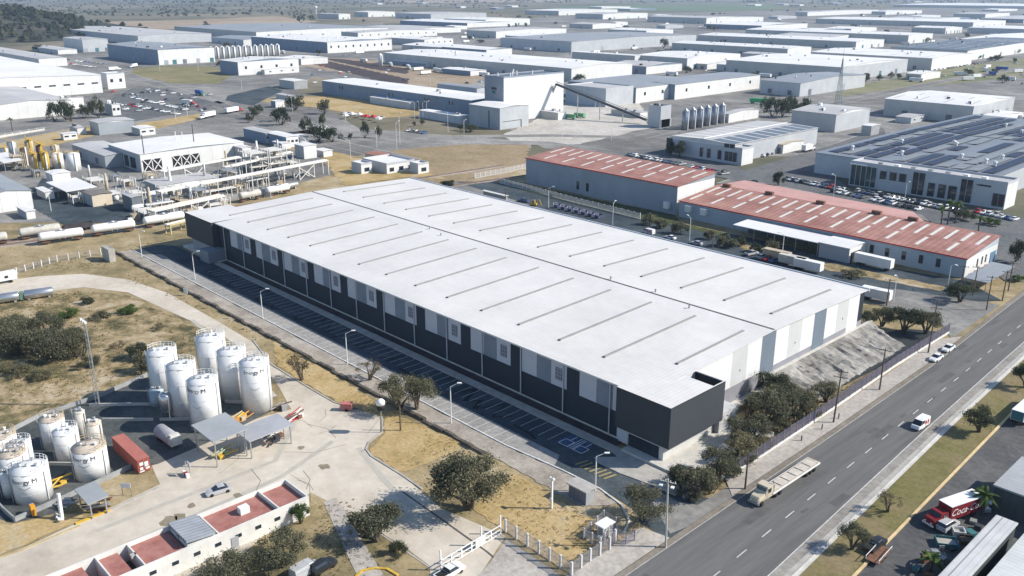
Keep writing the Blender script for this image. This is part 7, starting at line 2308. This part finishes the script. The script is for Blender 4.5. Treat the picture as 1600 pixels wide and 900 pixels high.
# cars' tents at the junction
for i, (u, v) in enumerate([(540, 186), (550, 183), (562, 184), (573, 187), (584, 188), (592, 191)]):
    t = thing('market_tent', '%s pointed tent by the junction, %s' % (('white', 'red')[i in (3, 4)], ('first from the left', 'second from the left', 'third from the left', 'first red one', 'second red one', 'rightmost')[i]), 'tent', G(u, v), .3, 'tents by the junction')
    MB().add([(-2, -2, 2.2), (2, -2, 2.2), (2, 2, 2.2), (-2, 2, 2.2), (0, 0, 3.8)], [(0, 1, 4), (1, 2, 4), (2, 3, 4), (3, 0, 4), (3, 2, 1, 0)]).build('roof', RED if i in (3, 4) else WHITE, t)
    for x in (-1.9, 1.9):
        for y in (-1.9, 1.9):
            MB().bar((x, y, 0), (x, y, 2.2), .12).build('pole', STEEL, t)
for i, (u, v, m) in enumerate([(890, 186, 'green'), (906, 184, 'green'), (872, 182, 'red')]):
    t = thing('yard_hopper', '%s hopper below the conveyor%s' % (m, (', left one', ', right one', '')[i]), 'hopper', G(u, v), .1)
    MB().box(-4, 4, -1.4, 1.4, .8, 3.2).build('bin', mat('hopper_green', (.16, .36, .20), .15) if m == 'green' else RED, t)
    for x in (-3.4, 3.4):
        MB().box(x - .2, x + .2, -1.3, 1.3, 0, .79).build('stand', DARK, t)
wt = thing('water_tower', 'white water tower on a slim stem at the upper field edge', 'water tower', G(494, 22))
MB().tube((0, 0, 0), (0, 0, 18), 1.6, 1.4, 10).build('stem', WHITE, wt)
b = MB(); b.sm = True
b.lathe([(1.5, 18), (5, 20.5), (5, 25), (2.5, 27), (.2, 27.6)], 14).build('bowl', WHITE, wt)

# clutter of the lower right yard and the far yards
rq = random.Random(52)
for i, (u, v) in enumerate([(1432, 893), (1446, 878), (1462, 866), (1486, 862), (1492, 852), (1516, 838), (1528, 828), (1540, 800), (1548, 790), (1470, 880), (1450, 905), (1520, 818)]):
    t = thing('pallet_load', 'dark pallet load in the shaded yard strip along the pale corrugated shed', 'pallet', G(u, v), rq.uniform(0, 3), 'pallet loads along the pale corrugated shed')
    t.location.z = .13
    w_, d_, h_ = rq.uniform(.5, .9), rq.uniform(.4, .7), rq.uniform(.4, 1.2)
    MB().box(-w_, w_, -d_, d_, 0, .14).build('pallet', WOOD, t)
    MB().box(-w_ * .9, w_ * .9, -d_ * .9, d_ * .9, .145, h_).build('load', rq.choice((GREY, DARK, TEAL, RUST, STEEL)), t)
ym2 = MB()
for i in range(40):
    u, v = rq.uniform(90, 700), rq.uniform(640, 890)
    p = G(u, v)
    a = rq.uniform(0, PI)
    if abs(p.y) > 0 and 250 < u < 640 and 640 < v < 790:
        ln = rq.uniform(2, 7)
        strip('', [(p.x, p.y), (p.x + ln * math.cos(a), p.y + ln * math.sin(a)), (p.x + 2 * ln * math.cos(a + .3), p.y + 2 * ln * math.sin(a + .3))], rq.uniform(.05, .12), .074 + i * .0001, None, px=False, mb=ym2)
structure('yard_cracks', ym2, mat('crack_dark', (.20, .175, .14), .3))
rp = MB()
for i in range(26):
    y = rq.uniform(-60, 150)
    x = at(RL, y) + rq.uniform(1.5, 13)
    w_ = rq.uniform(.5, 1.6); ln = rq.uniform(1, 8)
    rp.add([(x, y, .1345 + i * .00004), (x + w_, y, .1345 + i * .00004), (x + w_ + .05, y + ln, .1345 + i * .00004), (x + .05, y + ln, .1345 + i * .00004)], [(0, 1, 2, 3)])
structure('road_patches', rp, mat('road_patch', (.105, .103, .10), .2, .6))
